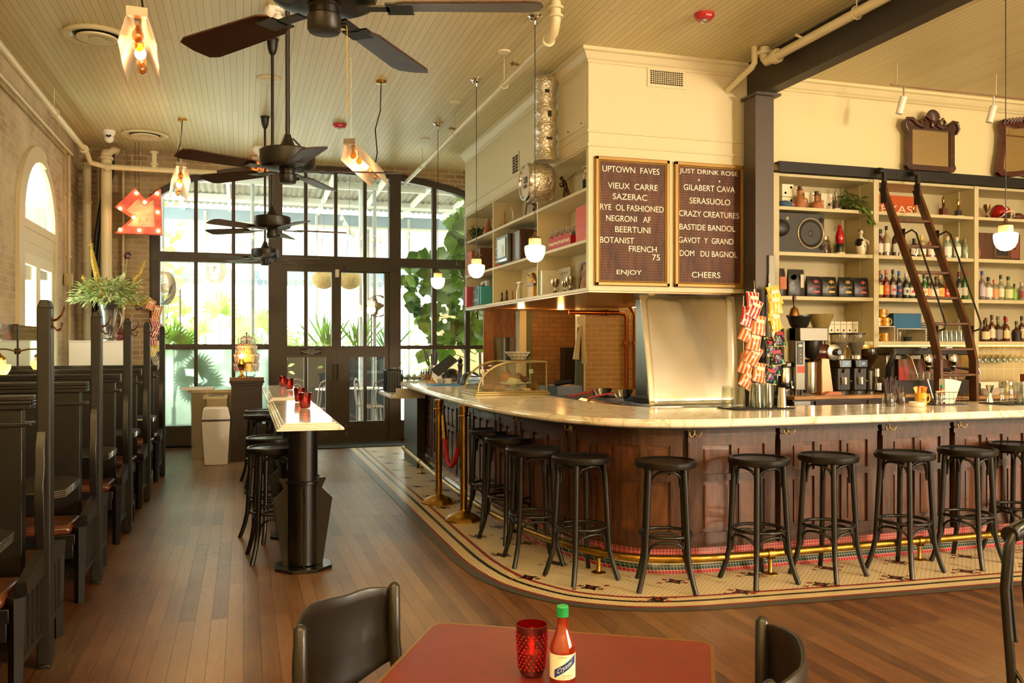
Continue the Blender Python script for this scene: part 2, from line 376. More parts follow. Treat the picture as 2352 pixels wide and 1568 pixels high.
def arch(x):
    d=abs(x-AX);t=[(0,4.215),(.8,4.185),(1.42,4.10),(1.99,3.98),(2.26,3.86),(2.44,3.76),(2.6,3.63)]
    for (a,p),(b,q) in zip(t,t[1:]):
        if d<=b:return p+(q-p)*(d-a)/(b-a)
    return 3.63
openwall('wall_far',BRF,-2.3,4.6,0,CZ,-1.29,3.88,0,arch,lambda u,z,t:(u,WY+t,z),.3)
LA,LB=10.04,11.76
larch=lambda y:2.83+.80*max(0,1-((y-10.9)/.87)**2)**.5
openwall('wall_left',BRL,-4,13.4,0,CZ,LA+.02,LB-.02,.9,larch,lambda u,z,t:(-2.2-t,u,z),.06)
# left arched window casing
wl=ST('window_1')
m=MB();N=24;pts_o=[];pts_i=[]
for i in range(N+1):
    q=pi*i/N;pts_o.append((10.86-1.02*cos(q),2.83+.86*sin(q)));pts_i.append((10.9-.82*cos(q),2.83+.70*sin(q)))
for (a,b,c_,d) in zip(pts_o,pts_o[1:],pts_i,pts_i[1:]):
    xa=-2.16 if a[0]<11 else -2.185
    m.add([(xa,a[0],a[1]),(xa,b[0],b[1]),(xa,d[0],d[1]),(xa,c_[0],c_[1])],[(0,1,2,3)])
    m.add([(xa,a[0],a[1]),(xa,b[0],b[1]),(-2.2,b[0],b[1]),(-2.2,a[0],a[1])],[(0,1,2,3)])
    m.add([(xa,c_[0],c_[1]),(xa,d[0],d[1]),(-2.22,d[0],d[1]),(-2.22,c_[0],c_[1])],[(0,1,2,3)])
m.box(-2.22,9.84,.8,-2.16,10.08,2.83);m.box(-2.22,11.72,.8,-2.185,11.85,2.83)
m.box(-2.23,10.08,2.74,-2.19,11.72,2.83);m.box(-2.24,10.08,2.60,-2.2,11.72,2.74);m.box(-2.235,10.08,2.48,-2.205,11.72,2.60)
m.build('window_frame',P('#c9bb95',.5),wl,smooth=0)
for a,b in((10.08,10.9),(10.91,11.72)):
    q=MB();q.box(-2.24,a,.9,-2.205,a+.1,2.48);q.box(-2.24,b-.1,.9,-2.205,b,2.48);q.box(-2.24,a+.1,2.36,-2.205,b-.1,2.48);q.box(-2.24,a+.1,.9,-2.205,b-.1,1.0);q.build('sash',P('#d3c6a2',.45),wl,smooth=0)
    MB().box(-2.232,a+.1,1.0,-2.228,b-.1,2.36).build('pane',GLASS,wl,smooth=0)
q=MB();q.prism([(p[0],p[1]) for p in pts_i],-2.232,-2.228,'yz');q.build('pane',GLASS,wl,smooth=0)
m=MB()
for y in(10.45,10.62,10.8,11.05,11.25,11.5):m.box(-2.30,y,2.84,-2.29,y+.07,3.4)
m.build('blind',thin('voile','#ffffff',.0,.5,.2,'#f8f5ea',0),wl,smooth=0)
# ---------- window wall ----------
def pane(par,x0,x1,z0,z1,mat=None,y=WY+.13):
    mt=mat or GLASS
    if z1 is None:
        N=6;q=[(x0,z0),(x1,z0)]+[(x1+(x0-x1)*i/N,arch(x1+(x0-x1)*i/N)-.06) for i in range(N+1)]
        MB().prism(q,y,y+.006).build('pane',mt,par,smooth=0)
    else:MB().box(x0,y,z0,x1,y+.006,z1).build('pane',mt,par,smooth=0)
FY0,FY1=WY+.07,WY+.2
w=ST('window_2');m=MB();N=48
for i in range(N):
    a=-1.29+5.17*i/N;b=-1.29+5.17*(i+1)/N
    for y,s in((FY0,1),(FY1,1)):m.add([(a,y,arch(a)),(b,y,arch(b)),(b,y,arch(b)-.1),(a,y,arch(a)-.1)],[(0,1,2,3)])
    m.add([(a,FY0,arch(a)-.1),(b,FY0,arch(b)-.1),(b,FY1,arch(b)-.1),(a,FY1,arch(a)-.1)],[(0,1,2,3)])
m.box(-1.29,FY0,0,-1.15,FY1,3.7);m.box(3.80,FY0,0,3.88,FY1,3.7)
m.box(-1.29,FY0-.02,2.70,3.88,FY1,2.84)
m.box(.36,FY0-.03,0,.56,FY1,4.13);m.box(2.17,FY0-.03,0,2.35,FY1,4.15)
for x in(-.665,-.14,.905,1.355,1.80): m.box(x-.025,FY0+.02,2.84,x+.025,FY1,arch(x)-.05)
for x in(2.895,3.44):m.box(x-.035,FY0+.02,2.84,x+.035,FY1,arch(x)-.05)
m.box(1.5,FY0-.09,2.62,2.2,FY0-.02,2.70)
m.build('window_frame',FRAME,w,smooth=0)
xs=[-1.15,-.69,-.165,.36];
for a,b in zip(xs,xs[1:]):pane(w,a+.01,b-.0,2.84,None)
xs=[.56,.905,1.355,1.80,2.17]
for a,b in zip(xs,xs[1:]):pane(w,a,b,2.84,None)
xs=[2.35,2.895,3.44,3.80]
for a,b in zip(xs,xs[1:]):pane(w,a,b,2.84,None)
def frost():
    m,nt,out=nm('frosted_glass')
    t=node(nt,'BsdfRefraction',{'Color':hx('#c6d4ca'),'Roughness':.28,'IOR':1.3});d=node(nt,'BsdfTranslucent',{'Color':hx('#9fada4')});g=node(nt,'BsdfGlossy',{'Roughness':.3,'Color':hx('#dfe8e0')})
    a=node(nt,'MixShader',{0:.3,1:t.outputs[0],2:d.outputs[0]});b=node(nt,'MixShader',{0:.06,1:a.outputs[0],2:g.outputs[0]});nt.links.new(b.outputs[0],out.inputs[0]);return m
FROST=frost()
w=ST('window_3');m=MB()
for x in(-.665,-.14): m.box(x-.025,FY0+.02,.3,x+.025,FY1,2.70)
m.box(-1.15,FY0+.01,1.42,.36,FY1,1.5);m.box(-1.15,FY0-.02,0,.36,FY1,.31);m.build('window_frame',FRAME,w,smooth=0)
xs=[-1.15,-.69,-.165,.36]
for a,b in zip(xs,xs[1:]):
    pane(w,a,b,1.5,2.7);pane(w,a,b,.31,1.42,FROST)
w=ST('window_4');m=MB()
for x in(2.895,3.44): m.box(x-.035,FY0+.02,.3,x+.035,FY1,2.70)
m.box(2.35,FY0+.01,1.42,3.8,FY1,1.48);m.box(2.35,FY0-.02,0,3.8,FY1,.31);m.build('window_frame',FRAME,w,smooth=0)
xs=[2.35,2.895,3.44,3.8]
for a,b in zip(xs,xs[1:]):
    pane(w,a,b,1.48,2.7);pane(w,a,b,.31,1.42)
for n,(a,b,mx,lx) in enumerate(((.561,1.360,.905,1.2),(1.362,2.169,1.80,1.5))):
    d=ST('door_%d'%(n+1));m=MB();y0,y1=FY0,FY1-.03
    m.box(a,y0,.02,a+.07,y1,2.70);m.box(b-.07,y0,.02,b,y1,2.70);A_,B_=a+.07,b-.07;m.box(A_,y0,2.60,B_,y1,2.70);m.box(A_,y0,1.30,B_,y1,1.47);m.box(A_,y0,.02,B_,y1,.31)
    m.box(mx-.025,y0+.02,.3,mx+.025,y1,2.6);m.box(min(lx,b-.07),y0+.01,.31,(b if n==0 else a+.07),y1-.02,1.3) if n==0 else m.box(a,y0+.01,.31,1.56,y1-.02,1.3)
    m.build('door_frame',FRAME,d,smooth=0)
    for p,q in((a+.07,mx),(mx,b-.07)):
        pane(d,p,q,1.47,2.6,y=y0+.06)
    for p,q in(((a+.07,mx),(mx,1.2)) if n==0 else ((1.56,mx),(mx,b-.07))):pane(d,p,q,.31,1.3,y=y0+.06)
    h=MB();cx=b-.03 if n==0 else a+.03
    for z in(.13,.24):h.box(cx-.12*(1 if n==0 else -1)-.02,y0-.01,z-.02,cx-.12*(1 if n==0 else -1)+.02,y0,z+.02)
    h.build('bolt_plate',P('#6b5d48',.4,.6),d,smooth=0)
    h=MB();h.cyl((cx,y0-.05,.95),(cx,y0-.05,1.2),.012);h.box(cx-.02,y0-.05,.95,cx+.02,y0,.97);h.box(cx-.02,y0-.05,1.18,cx+.02,y0,1.2);h.build('door_handle',P('#4d4335',.4,.8),d)
s=T('door_sign','small dark sign with white lettering fixed to the rail of the left glass door','sign',(.98,FY0-.006,1.385))
MB().box(-.16,-.004,-.045,.16,.0,.045).build('plate',P('#211d18',.6),s,smooth=0)
for i,t_ in enumerate(('THIS DOOR','MUST REMAIN UNLOCKED','WHEN BUILDING IS','OCCUPIED')):
    text(t_,'lettering',P('#e8e2cf',.5),s,(0,-.006,.031-.021*i),.012,(.11,.29,.22,.1)[i])
s=T('ceiling_camera','white rectangular sensor box on the head between the two glass doors','sensor',(1.37,FY0-.02,2.62));MB().box(-.03,-.02,-.1,.03,0,.02).build('body',WHITE,s,bev=.004)
sbox('trim_1',P('#3b342b',.5),(-1.3,WY+.05,-.01,3.9,WY+.25,.02))
# right and back walls, out of frame, close the room; windows added for light
WP=P('#d9c99b',.6)
sbox('wall_back',WP,(-2.3,-4.1,0,12,-4,1.2),(-2.3,-4.1,3.4,12,-4,CZ),(-2.3,-4.1,1.2,6.8,-4,3.4),(9,-4.1,1.2,12,-4,3.4))
sbox('wall_right',WP,(12,-4,0,12.1,13.6,.6),(12,-4,3.9,12.1,13.6,CZ),(12,-4,.6,12.1,-3.5,3.9),(12,-.5,.6,12.1,13.6,3.9),(12,-3.5,3.2,12.1,-.5,3.9))
lamp_points=[]
# ---------- bar ----------
def loft(mb,path,prof,k=0,closed_ends=True):
    # prof: list of (offset inward, z) ; open loft along path
    mb.mat(k);rows=[off(path,d) for d,z in prof]
    n=len(path);vs=[(p[0],p[1],prof[i][1]) for i,r in enumerate(rows) for p in r];fs=[]
    for i in range(len(prof)-1):
        for j in range(n-1): fs.append((i*n+j,(i+1)*n+j,(i+1)*n+j+1,i*n+j+1))
    mb.add(vs,fs)
    if closed_ends:
        for j in(0,n-1): mb.add([(r[j][0],r[j][1],prof[i][1]) for i,r in enumerate(rows)],[tuple(range(len(prof)))])
bar=T('bar_counter','long dark oak bar with rounded corner, white marble top and red tiled foot','bar counter',(0,0,0))
m=MB();D=.88
TOPP=[(.02,.985),(.0,.989),(.0,1.0),(.012,1.006),(.012,1.013),(.022,1.022),(.03,1.03),(D-.02,1.03),(D,1.02),(D,.985),(.02,.985)]
# inner edge follows its own path so the tight corner does not fold
BI=[(2.66,11.6)]+[(2.66,y/10) for y in range(110,70,-4)]+[(2.68,6.85),(2.72,6.4),(2.8,6.05),(2.95,5.82),(3.2,5.7)]+[(x/10,5.67-.02*(x-34)/48) for x in range(34,83,4)]
BIs=resamp(smooth(BI,.05),160);BOs=resamp(BO,160)
def loft2(mb,rows,k=0,ends=True):
    mb.mat(k);n=len(rows[0]);fs=[]
    for i in range(len(rows)-1):
        for j in range(n-1): fs.append((i*n+j,(i+1)*n+j,(i+1)*n+j+1,i*n+j+1))
    mb.add([p for r in rows for p in r],fs)
    if ends:
        for j in(0,n-1): mb.add([r[j] for r in rows],[tuple(range(len(rows)))])
def lift(p,z):return [(a[0],a[1],z) for a in p]
# marble top: moulded edge then slab to the inner edge
nb=near(BO,BIs)
loft2(m,[lift(off(BO,.03),.975),lift(off(BO,.004),.985),lift(BO,.992),lift(BO,1.004),lift(off(BO,.01),1.008),lift(off(BO,.012),1.016),lift(off(BO,.022),1.021),lift(off(BO,.026),1.03),lift(nb,1.03),lift(nb,.985),lift(off(BO,.03),.975)])
m.build('marble_top',MARBLE,bar,smooth=40)
m=MB();BF=off(BO,.27)
loft2(m,[lift(off(BO,.1),.984),lift(off(BO,.1),.955),lift(off(BO,.25),.955)]);m.build('under_rail',P('#2c2a27',.5),bar)
# carcass
m=MB();bk=near(BO,off(BO,.36)) ;BF2=off(BO,.30)
loft2(m,[lift(BF2,.17),lift(BF2,.96)]);m.build('backing_board',wood('#2e1a11','#1a0e08',5,(6,6,1),.4,.3,'oak_back'),bar,smooth=50)
m=MB();ki=near(BO,[(a[0],a[1]) for a in BIs])
loft2(m,[lift(nb,0),lift(nb,.985)]);m.build('service_side',P('#26201b',.6),bar,smooth=50)
# tiled foot
m=MB();K=off(BO,.33)
loft2(m,[lift(off(BO,.27),.0),lift(off(BO,.285),.025)],0,False)
loft2(m,[lift(off(BO,.285),.025),lift(off(BO,.30),.055)],1,False)
loft2(m,[lift(off(BO,.30),.055),lift(off(BO,.315),.085)],2,False)
loft2(m,[lift(off(BO,.315),.085),lift(off(BO,.32),.11)],3,False)
loft2(m,[lift(off(BO,.32),.11),lift(off(BO,.32),.18)],0,False)
m.build('tiled_foot',[tilem('foot_red','#a83242','#e0c8a0',.021,.2,'xz',.09),tilem('foot_green','#2f4546','#c9c8b4',.021,.2,'xz',.08),tilem('foot_cream','#d8c8a2','#7d6b50',.021,.2,'xz',.08),tilem('foot_grey','#5d5a52','#c9c8b4',.021,.2,'xz',.08)],bar,smooth=40)
# panelled front: bays along the face path
L=[0]
for a,b in zip(BF,BF[1:]):L.append(L[-1]+math.dist(a,b))
NF=norms(BF)
def fp(s,d=0):
    s=max(0,min(s,L[-1]-1e-6));lo=0;hi=len(L)-1
    while hi-lo>1:
        q=(lo+hi)//2
        if L[q]<=s:lo=q
        else:hi=q
    f=(s-L[lo])/(L[lo+1]-L[lo]);a,b=BF[lo],BF[lo+1];n=NF[lo];n2=NF[lo+1];nx=n[0]*(1-f)+n2[0]*f;ny=n[1]*(1-f)+n2[1]*f
    return (a[0]+(b[0]-a[0])*f+nx*d,a[1]+(b[1]-a[1])*f+ny*d)
def board(mb,s0,s1,z0,z1,d0,d1,k=0):
    # box bent along the bar face, from depth d0 (front) to d1
    n=max(1,int((s1-s0)/.06));mb.mat(k);r=[s0+(s1-s0)*i/n for i in range(n+1)]
    rows=[]
    for d,z in((d1,z0),(d0,z0),(d0,z1),(d1,z1)):rows.append([(*fp(s,d),z) for s in r])
    vs=[p for q in rows for p in q];N=n+1;fs=[]
    for i in range(4):
        j=(i+1)%4
        for a in range(n):fs.append((i*N+a,i*N+a+1,j*N+a+1,j*N+a))
    fs+=[(0,N,2*N,3*N),(N-1,4*N-1,3*N-1,2*N-1)];mb.add(vs,fs)
# arc positions of bay boundaries
def s_at(pred):
    return min(range(len(BF)),key=lambda i:abs(pred(BF[i])))
sy=lambda y:L[min((i for i in range(len(BF)) if BF[i][0]<2.2),key=lambda i:abs(BF[i][1]-y))]
sx=lambda x:L[min((i for i in range(len(BF)) if BF[i][1]<5.4),key=lambda i:abs(BF[i][0]-x))]
edges=[(0.02,2),(sy(10.75),3),(sy(9.95),2),(sy(9.32),3),(sy(8.52),2),(sy(7.92),3),(sy(7.12),2),(sy(6.57),3),(sy(5.75),3),(sx(2.74),2),(sx(3.40),3),(sx(4.23),2),(sx(4.87),3),(sx(5.66),2),(sx(6.3),3),(sx(7.1),2)]
OAK=[wood('#5a3726','#301c12',5,(9,9,1),.4,.2,'quartered_oak'),wood('#6e4227','#402412',6,(5,5,1),.35,.25,'oak_panel')]
for i,(s0,nc) in enumerate(edges):
    s1=edges[i+1][0] if i+1<len(edges) else L[-1]-.05
    if i==8: nc=4
    m=MB();g=.035
    a=s0+g;b=s1
    board(m,a,b,.90,.96,.0,.03);board(m,a,b,.895,.905,-.008,.03)          # head rail and bead
    board(m,a,b,.835,.895,.006,.03)
    board(m,a,b,.17,.26,.0,.03);board(m,a,b,.255,.265,-.004,.03);board(m,a,b,.60,.645,.006,.03)
    st=.1;w=(b-a-st*.9-.05)/nc;cs=[]
    board(m,a,a+st,.17,.9,.0,.03);board(m,a-.002,a+.012,.2,.86,-.012,.0)
    x=a+st
    for k in range(nc):
        cs.append((x,x+w-.04));board(m,x+w-.04,x+w if k<nc-1 else b,.26,.84,.006,.03);x+=w
    m.build('panel_frame',OAK[0],bar,smooth=30)
    for c0,c1 in cs:
        for z0,z1 in((.265,.60),(.645,.835)):
            q=MB();board(q,c0,c1,z0,z1,.022,.03);board(q,c0+.022,c1-.022,z0+.025,z1-.025,.012,.03);q.build('raised_panel',OAK[1],bar,smooth=30)
# purse hooks
hk=[sy(7.45),sy(6.53),sy(5.72),sx(2.78),sx(3.46),sx(4.30),sx(4.93),sx(5.72)]
m=MB();m.cyl((0,0,0),(0,0,-.045),.0035,n=8)
for sg in(-1,1): m.tube([(0,0,-.03),(sg*.012,-.006,-.05),(sg*.026,-.012,-.052),(sg*.034,-.014,-.04),(sg*.036,-.014,-.03)],.003,6);m.sph((sg*.036,-.014,-.028),.005,8,6)
h0=m.build('purse_hook',P('#e8cc80',.3,.7),bar)
for i,s_ in enumerate(hk):
    p=fp(s_+.02,-.014);q=fp(s_+.05,-.014)
    o=h0 if i==0 else h0.copy()
    if i:C.objects.link(o)
    o.location=(p[0],p[1],.957);o.scale=(1.15,)*3;o.rotation_euler=(0,0,math.atan2(q[1]-p[1],q[0]-p[0]));o['label']='brass double purse hook'
# foot rail
FR=T('foot_rail','long brass foot rail on round brackets running along the bar foot','foot rail')
rp=off(BO,.13);m=MB();m.tube([(p[0],p[1],.135) for p in rp[4:]],.026,14);m.build('rail',BRASS,FR,smooth=60)
sr=[0]
for a,b in zip(rp,rp[1:]):sr.append(sr[-1]+math.dist(a,b))
for k in range(10):
    tgt=.5+k*1.18;i=min(range(len(sr)),key=lambda i:abs(sr[i]-tgt));p=rp[i]
    m=MB();m.lathe([(.05,.004),(.05,.008),(.018,.014),(.014,.02),(.014,.1),(.03,.105)],(p[0],p[1],0),16);q=rp[i+1];dx,dy=(q[0]-p[0])/.06*.022,(q[1]-p[1])/.06*.022
    m.cyl((p[0]-dx,p[1]-dy,.135),(p[0]+dx,p[1]+dy,.135),.033,n=16);m.build('bracket',BRASS,FR)
# end shelf with white side
t=T('end_shelf','low white marble shelf with moulded edge on the far end of the bar','shelf',(1.67,10.3,0))
m=MB();m.box(0,0,.865,.42,.95,.88);m.box(.01,.01,.85,.42,.94,.865);m.box(.01,.01,.88,.42,.94,.9);m.build('marble_shelf',MARBLE,t,bev=.004)
m=MB();m.box(.07,-.04,.85,.42,-.002,.972);m.build('side_box',P('#cfc8ba',.5),t,bev=.003)
MB().box(.33,.02,0,.43,.9,.85).build('support',IRON,t)
# ---------- soffit cabinet ----------
SX,SY,SE,SZ=3.07,7.5,12.2,2.0
CR=P('#d9cda5',.45);CR2=P('#d6caa6',.5)
m=MB();X2=4.87
m.box(SX,SY,3.35,X2,SE,CZ-.001);m.box(SX,SY,SZ,X2,SY+.03,3.35);m.box(SX+.41,SY+.03,SZ,SX+.42,SE,3.35);m.box(X2-.02,SY+.03,SZ,X2,SE,3.35)
m.box(SX,SY-.012,2.0,X2,SY,2.035)
for z in(3.345,3.475): # moulding bands
    m.box(SX-.014,SY-.016,z,X2,SY,z+.014);m.box(SX-.02,SY-.02,z+.014,X2,SY,z+.022);m.box(SX-.014,SY,z,SX,SE,z+.014);m.box(SX-.02,SY,z+.014,SX,SE,z+.022)
def crown(mb,path,z):
    pr=[(0,z-.13),(-.012,z-.12),(-.012,z-.105),(-.03,z-.09),(-.06,z-.04),(-.085,z-.03),(-.085,z)]
    loft2(mb,[lift(off(path,d),zz) for d,zz in pr],0,True)
def offc(p,d): # mitred offset of an L path (x,ymax)->(x,ymin)->(xmax,ymin)
    return p
m.build('wall_kitchen',CR,None,smooth=0,kind='structure');m=MB()
for pr in range(1):
    pf=[(0,-.13),(.012,-.12),(.012,-.105),(.03,-.09),(.06,-.04),(.085,-.03),(.085,0)]
    rows=[[(SX-d,SE,CZ+z),(SX-d,SY-d,CZ+z),(4.76,SY-d,CZ+z)] for d,z in pf];loft2(m,rows,0,True)
m.build('trim_5',CR,None,smooth=0,kind='structure')
m=MB();m.box(SX+.012,SY+.02,1.985,X2,SE,2.0);m.build('ceiling',P('#9a7040',.28,.3),None,kind='structure',smooth=0)
# open shelves on the left face
t=T('wall_shelf','cream open shelving of three rows facing the aisle on the kitchen box','shelving',(SX,0,0))
parts('shelf_board',CR2,t,[(0,7.535,z0,.385,12.2,z1) for z0,z1 in((2.0,2.03),(2.455,2.485),(2.94,2.97),(3.33,3.345))],bev=.002)
parts('upright',CR2,t,[(0.002,y,2.03,.385,y+.03,3.33) for y in(7.535,8.965,10.73,12.165)],bev=.002)
m=MB();m.box(.387,7.535,2.0,.4,12.2,3.345);m.build('back_panel',CR2,t)
# access panel, grilles
t=T('access_panel','flush cream access hatch on the upper kitchen box beside the foil duct','access panel',(SX-.005,7.9,3.82))
m=MB();m.box(-.004,-.34,-.27,.004,.34,.27);m.build('hatch',CR,t);m=MB();[m.sph((-.006,y,-.23),.008,8,6) for y in(-.25,.1)];m.builds('screw',IRON,t)
def grille(lab,loc,w,h,nx,nz,face,sl=.5):
    t=T('air_grille',lab,'vent',loc,0);m=MB();f=face
    m.box(-w/2-.03,-.008,-h/2-.03,w/2+.03,0,-h/2);m.box(-w/2-.03,-.008,h/2,w/2+.03,0,h/2+.03);m.box(-w/2-.03,-.008,-h/2,-w/2,0,h/2);m.box(w/2,-.008,-h/2,w/2+.03,0,h/2)
    m.build('frame',CR2,t);m=MB();m.box(-w/2,-.001,-h/2,w/2,.0,h/2);m.build('opening',P('#1c1610',.8),t)
    m=MB()
    for i in range(1,nz):m.box(-w/2,-.01,-h/2+h*i/nz-.003,w/2,-.004,-h/2+h*i/nz+.003)
    for i in range(1,nx):m.box(-w/2+w*i/nx-.003,-.008,-h/2,-w/2+w*i/nx+.003,-.002,h/2)
    m.build('bars',P('#c9bd98',.5),t);t.rotation_euler=(0,0,face);return t
grille('cream wall grille with a grid of square holes above the letter boards','',0,0,1,1,0) if False else None
grille('cream wall grille with a grid of square holes above the right letter board',(3.872,SY-.002,4.045),.345,.13,15,7,0)
grille('cream slatted return grille high on the aisle side, near the foil duct',(SX-.002,9.75,3.62),.22,.2,2,6,-pi/2)
# letter boards
LBW=wood('#6d4026','#40200f',3,(3,1,.8),.6,0,'walnut_board');GOLD=P('#a07c3c',.42,.35)
LET=P('#efe9dc',.5)
def board_(lab,x0,x1,lines):
    xc=(x0+x1)/2;w=x1-x0;h=1.205;t=T('letter_board',lab,'letter board',(xc,SY-.003,2.65),group=None)
    m=MB()
    for a,b,c_,d in((-w/2,-h/2,w/2,-h/2+.035),(-w/2,h/2-.035,w/2,h/2),(-w/2,-h/2,-w/2+.035,h/2),(w/2-.035,-h/2,w/2,h/2)):
        m.box(a,-.034,b,c_,0,d);
    for a,b,c_,d in((-w/2+.035,-h/2+.035,w/2-.035,-h/2+.048),(-w/2+.035,h/2-.048,w/2-.035,h/2-.035),(-w/2+.035,-h/2,-w/2+.048,h/2),(w/2-.048,-h/2,w/2-.035,h/2)):
        m.box(a,-.03,b,c_,0,d)
    m.build('gilt_frame',GOLD,t,bev=.006)
    m=MB();m.box(-w/2+.03,-.02,-h/2+.03,w/2-.03,-.005,h/2-.03);m.build('felt_board',LBW,t,smooth=0)
    m=MB();n=46
    for i in range(n): z=-h/2+.045+(h-.09)*i/(n-1);m.box(-w/2+.045,-.0208,z-.0016,w/2-.045,-.02,z+.0016)
    m.build('grooves',P('#2a150b',.7),t,smooth=0)
    for s,a,b,z in lines:
        if s=='*':
            q=MB();q.prism([(.013*(1 if k%2==0 else .42)*sin(pi*k/5),.013*(1 if k%2==0 else .42)*cos(pi*k/5)) for k in range(10)],-.006,0);o=q.build('star',LET,t,smooth=0);o.location=(a-xc,-.021,z-2.65)
        else: text(s,'lettering',LET,t,((a+b)/2-xc+.010,-.0245,z-2.65),.056,b-a,ext=.003)
A=[('UPTOWN  FAVES', 3.189, 3.777, 3.139),('VIEUX  CARRE', 3.244, 3.758, 2.985),('SAZERAC', 3.295, 3.648, 2.885),('RYE  OL FASHIONED', 3.165, 3.821, 2.782),('NEGRONI   AF', 3.226, 3.686, 2.679),('BEERTUNI', 3.318, 3.681, 2.578),('BOTANIST', 3.164, 3.512, 2.474),('FRENCH', 3.459, 3.747, 2.398),('75', 3.701, 3.782, 2.324),('ENJOY', 3.334, 3.591, 2.17)]
B=[('JUST DRINK ROSE', 3.99, 4.625, 3.161),('*', 4.207, 4.207, 3.085),('*', 4.432, 4.432, 3.085),('GILABERT CAVA', 4.035, 4.594, 3.011),('SERASUOLO', 4.098, 4.543, 2.885),('CRAZY CREATURES', 3.985, 4.64, 2.758),('BASTIDE BANDOL', 3.99, 4.599, 2.629),('GAVOT  Y  GRAND', 3.981, 4.577, 2.502),('DOM   DU BAGNOL', 3.993, 4.618, 2.375),('CHEERS', 4.123, 4.432, 2.17)]
board_('gold framed walnut letter board headed UPTOWN FAVES beside the corner of the cream box',3.128,3.894,A)
board_('gold framed walnut letter board headed JUST DRINK ROSE next to the steel column',3.95,4.719,B)
one(MB().box(-.04,-.02,-.06,.04,0,.06),'motion_sensor',WHITE,'small white square wall box high beside the steel column','sensor',(4.80,SY-.002,3.67),bev=.005)
# ---------- steel beam and column ----------
t=T('steel_beam','dark painted steel beam running overhead from the column towards the viewer','beam',(4.79,0,0))
m=MB();m.box(-.07,-4,3.895,.07,7.48,3.915);m.box(-.012,-4,3.915,.012,7.48,4.235);m.box(-.07,-4,4.235,.07,7.48,4.249);m.build('beam',P('#3a332c',.45,.2),t,smooth=0)
# deep outer face plate as the picture shows
m=MB();m.box(-.045,-4,3.915,-.03,7.48,4.235);m.build('side_plate',P('#3a332c',.45,.2),t,smooth=0)
t=T('steel_column','dark wide flange steel column standing behind the bar between boards and shelves','column',(4.76,7.3,0))
m=MB();m.box(-.1,-.1,0,.1,-.085,3.87);m.box(-.1,.085,0,.1,.1,3.87);m.box(-.008,-.085,0,.008,.085,3.87);m.box(-.1,-.085,0,-.09,.085,3.87);m.build('shaft',P('#4a4038',.42,.25),t,smooth=0)
m=MB();m.box(-.12,-.15,3.87,.15,.13,3.894);m.build('cap_plate',P('#4a4038',.42,.25),t,smooth=0)
m=MB();m.box(.03,-.125,1.98,.1,-.1,2.35);m.build('conduit_box',P('#7b7870',.4,.4),t,bev=.004)
# ---------- right wall with shelves ----------
RY=7.75;bays=[(5.29,6.465),(6.53,7.82),(7.88,9.1),(9.16,10.4)];SL=[(1.49,1.53),(1.96,2.0),(2.42,2.46),(2.895,2.93)]
WR=P('#dccf9f',.5)
for b_ in((X2+.001,RY,3.3,12,RY+.5,CZ),(X2+.001,RY,0,5.22,RY+.5,3.3),(5.22,RY+.46,0,12,RY+.5,3.3),(10.4,RY,0,12,RY+.46,3.3)): sbox('wall_right',WR,b_)
m=MB()
pf=[(0,-.13),(.012,-.12),(.012,-.105),(.03,-.09),(.06,-.04),(.085,-.03),(.085,0)]
loft2(m,[[(X2,RY-d,CZ+z),(12,RY-d,CZ+z)] for d,z in pf],0,True)
m.build('trim_6',WR,None,smooth=0,kind='structure')
t=T('back_bar_shelves','tall cream built-in shelving behind the bar holding bottles and trophies','shelving',(0,RY,0))
SC=P('#c9bd92',.5)
parts('shelf_board',SC,t,[(a,.0,z0,b,.445,z1) for a,b in bays for z0,z1 in SL+[(3.24,3.27)]],bev=.003)
parts('upright',SC,t,[(x0,-.012,1.0,x1,.445,3.27) for x0,x1 in((5.22,5.29),(6.465,6.53),(7.82,7.88),(9.1,9.16))],bev=.003)
m=MB();m.box(5.29,.445,1.0,10.4,.455,3.28);m.build('back_panel',P('#bdb18a',.55),t,smooth=0)
m=MB()
for a,b in bays:
    parts('shelf_strip',P('#c2b896',.4),t,[(b-.014,.2,z0,b-.001,.22,z1) for z0,z1 in zip((1.53,2.0,2.46,2.93),(1.96,2.42,2.895,3.24))])
m=None
t=T('ladder_rail','black steel ladder rail along the top of the back bar shelves','rail',(0,RY,0))
m=MB();m.box(5.24,-.09,3.27,10.4,-.075,3.375);m.box(5.24,-.075,3.36,10.4,0,3.375)
m.build('rail',P('#1d1916',.45,.3),t,smooth=0);m=MB()
for x in(5.4,5.95,6.7,7.3,7.95,8.5):m.cyl((x,-.095,3.32),(x,-.09,3.32),.012,n=8)
m.builds('bolt',P('#2a2420',.4,.4),t)
# lighting strips under shelves
LED=emis('led','#ffb648',9)
_sh=bpy.data.objects['back_bar_shelves']
for a,b in((5.9,7.8),(7.9,9.05)):MB().box(a,.1,1.475,b,.12,1.489).build('light_strip',LED,_sh,label='glowing warm light strip')
# tiled splash back
MB().box(5.29,RY+.42,1.0,10.4,RY+.44,1.49).build('wall_splashback',tilem('splash','#cdbf95','#efe3bd',.15,.25,'xz',.03),None,smooth=0,kind='structure')
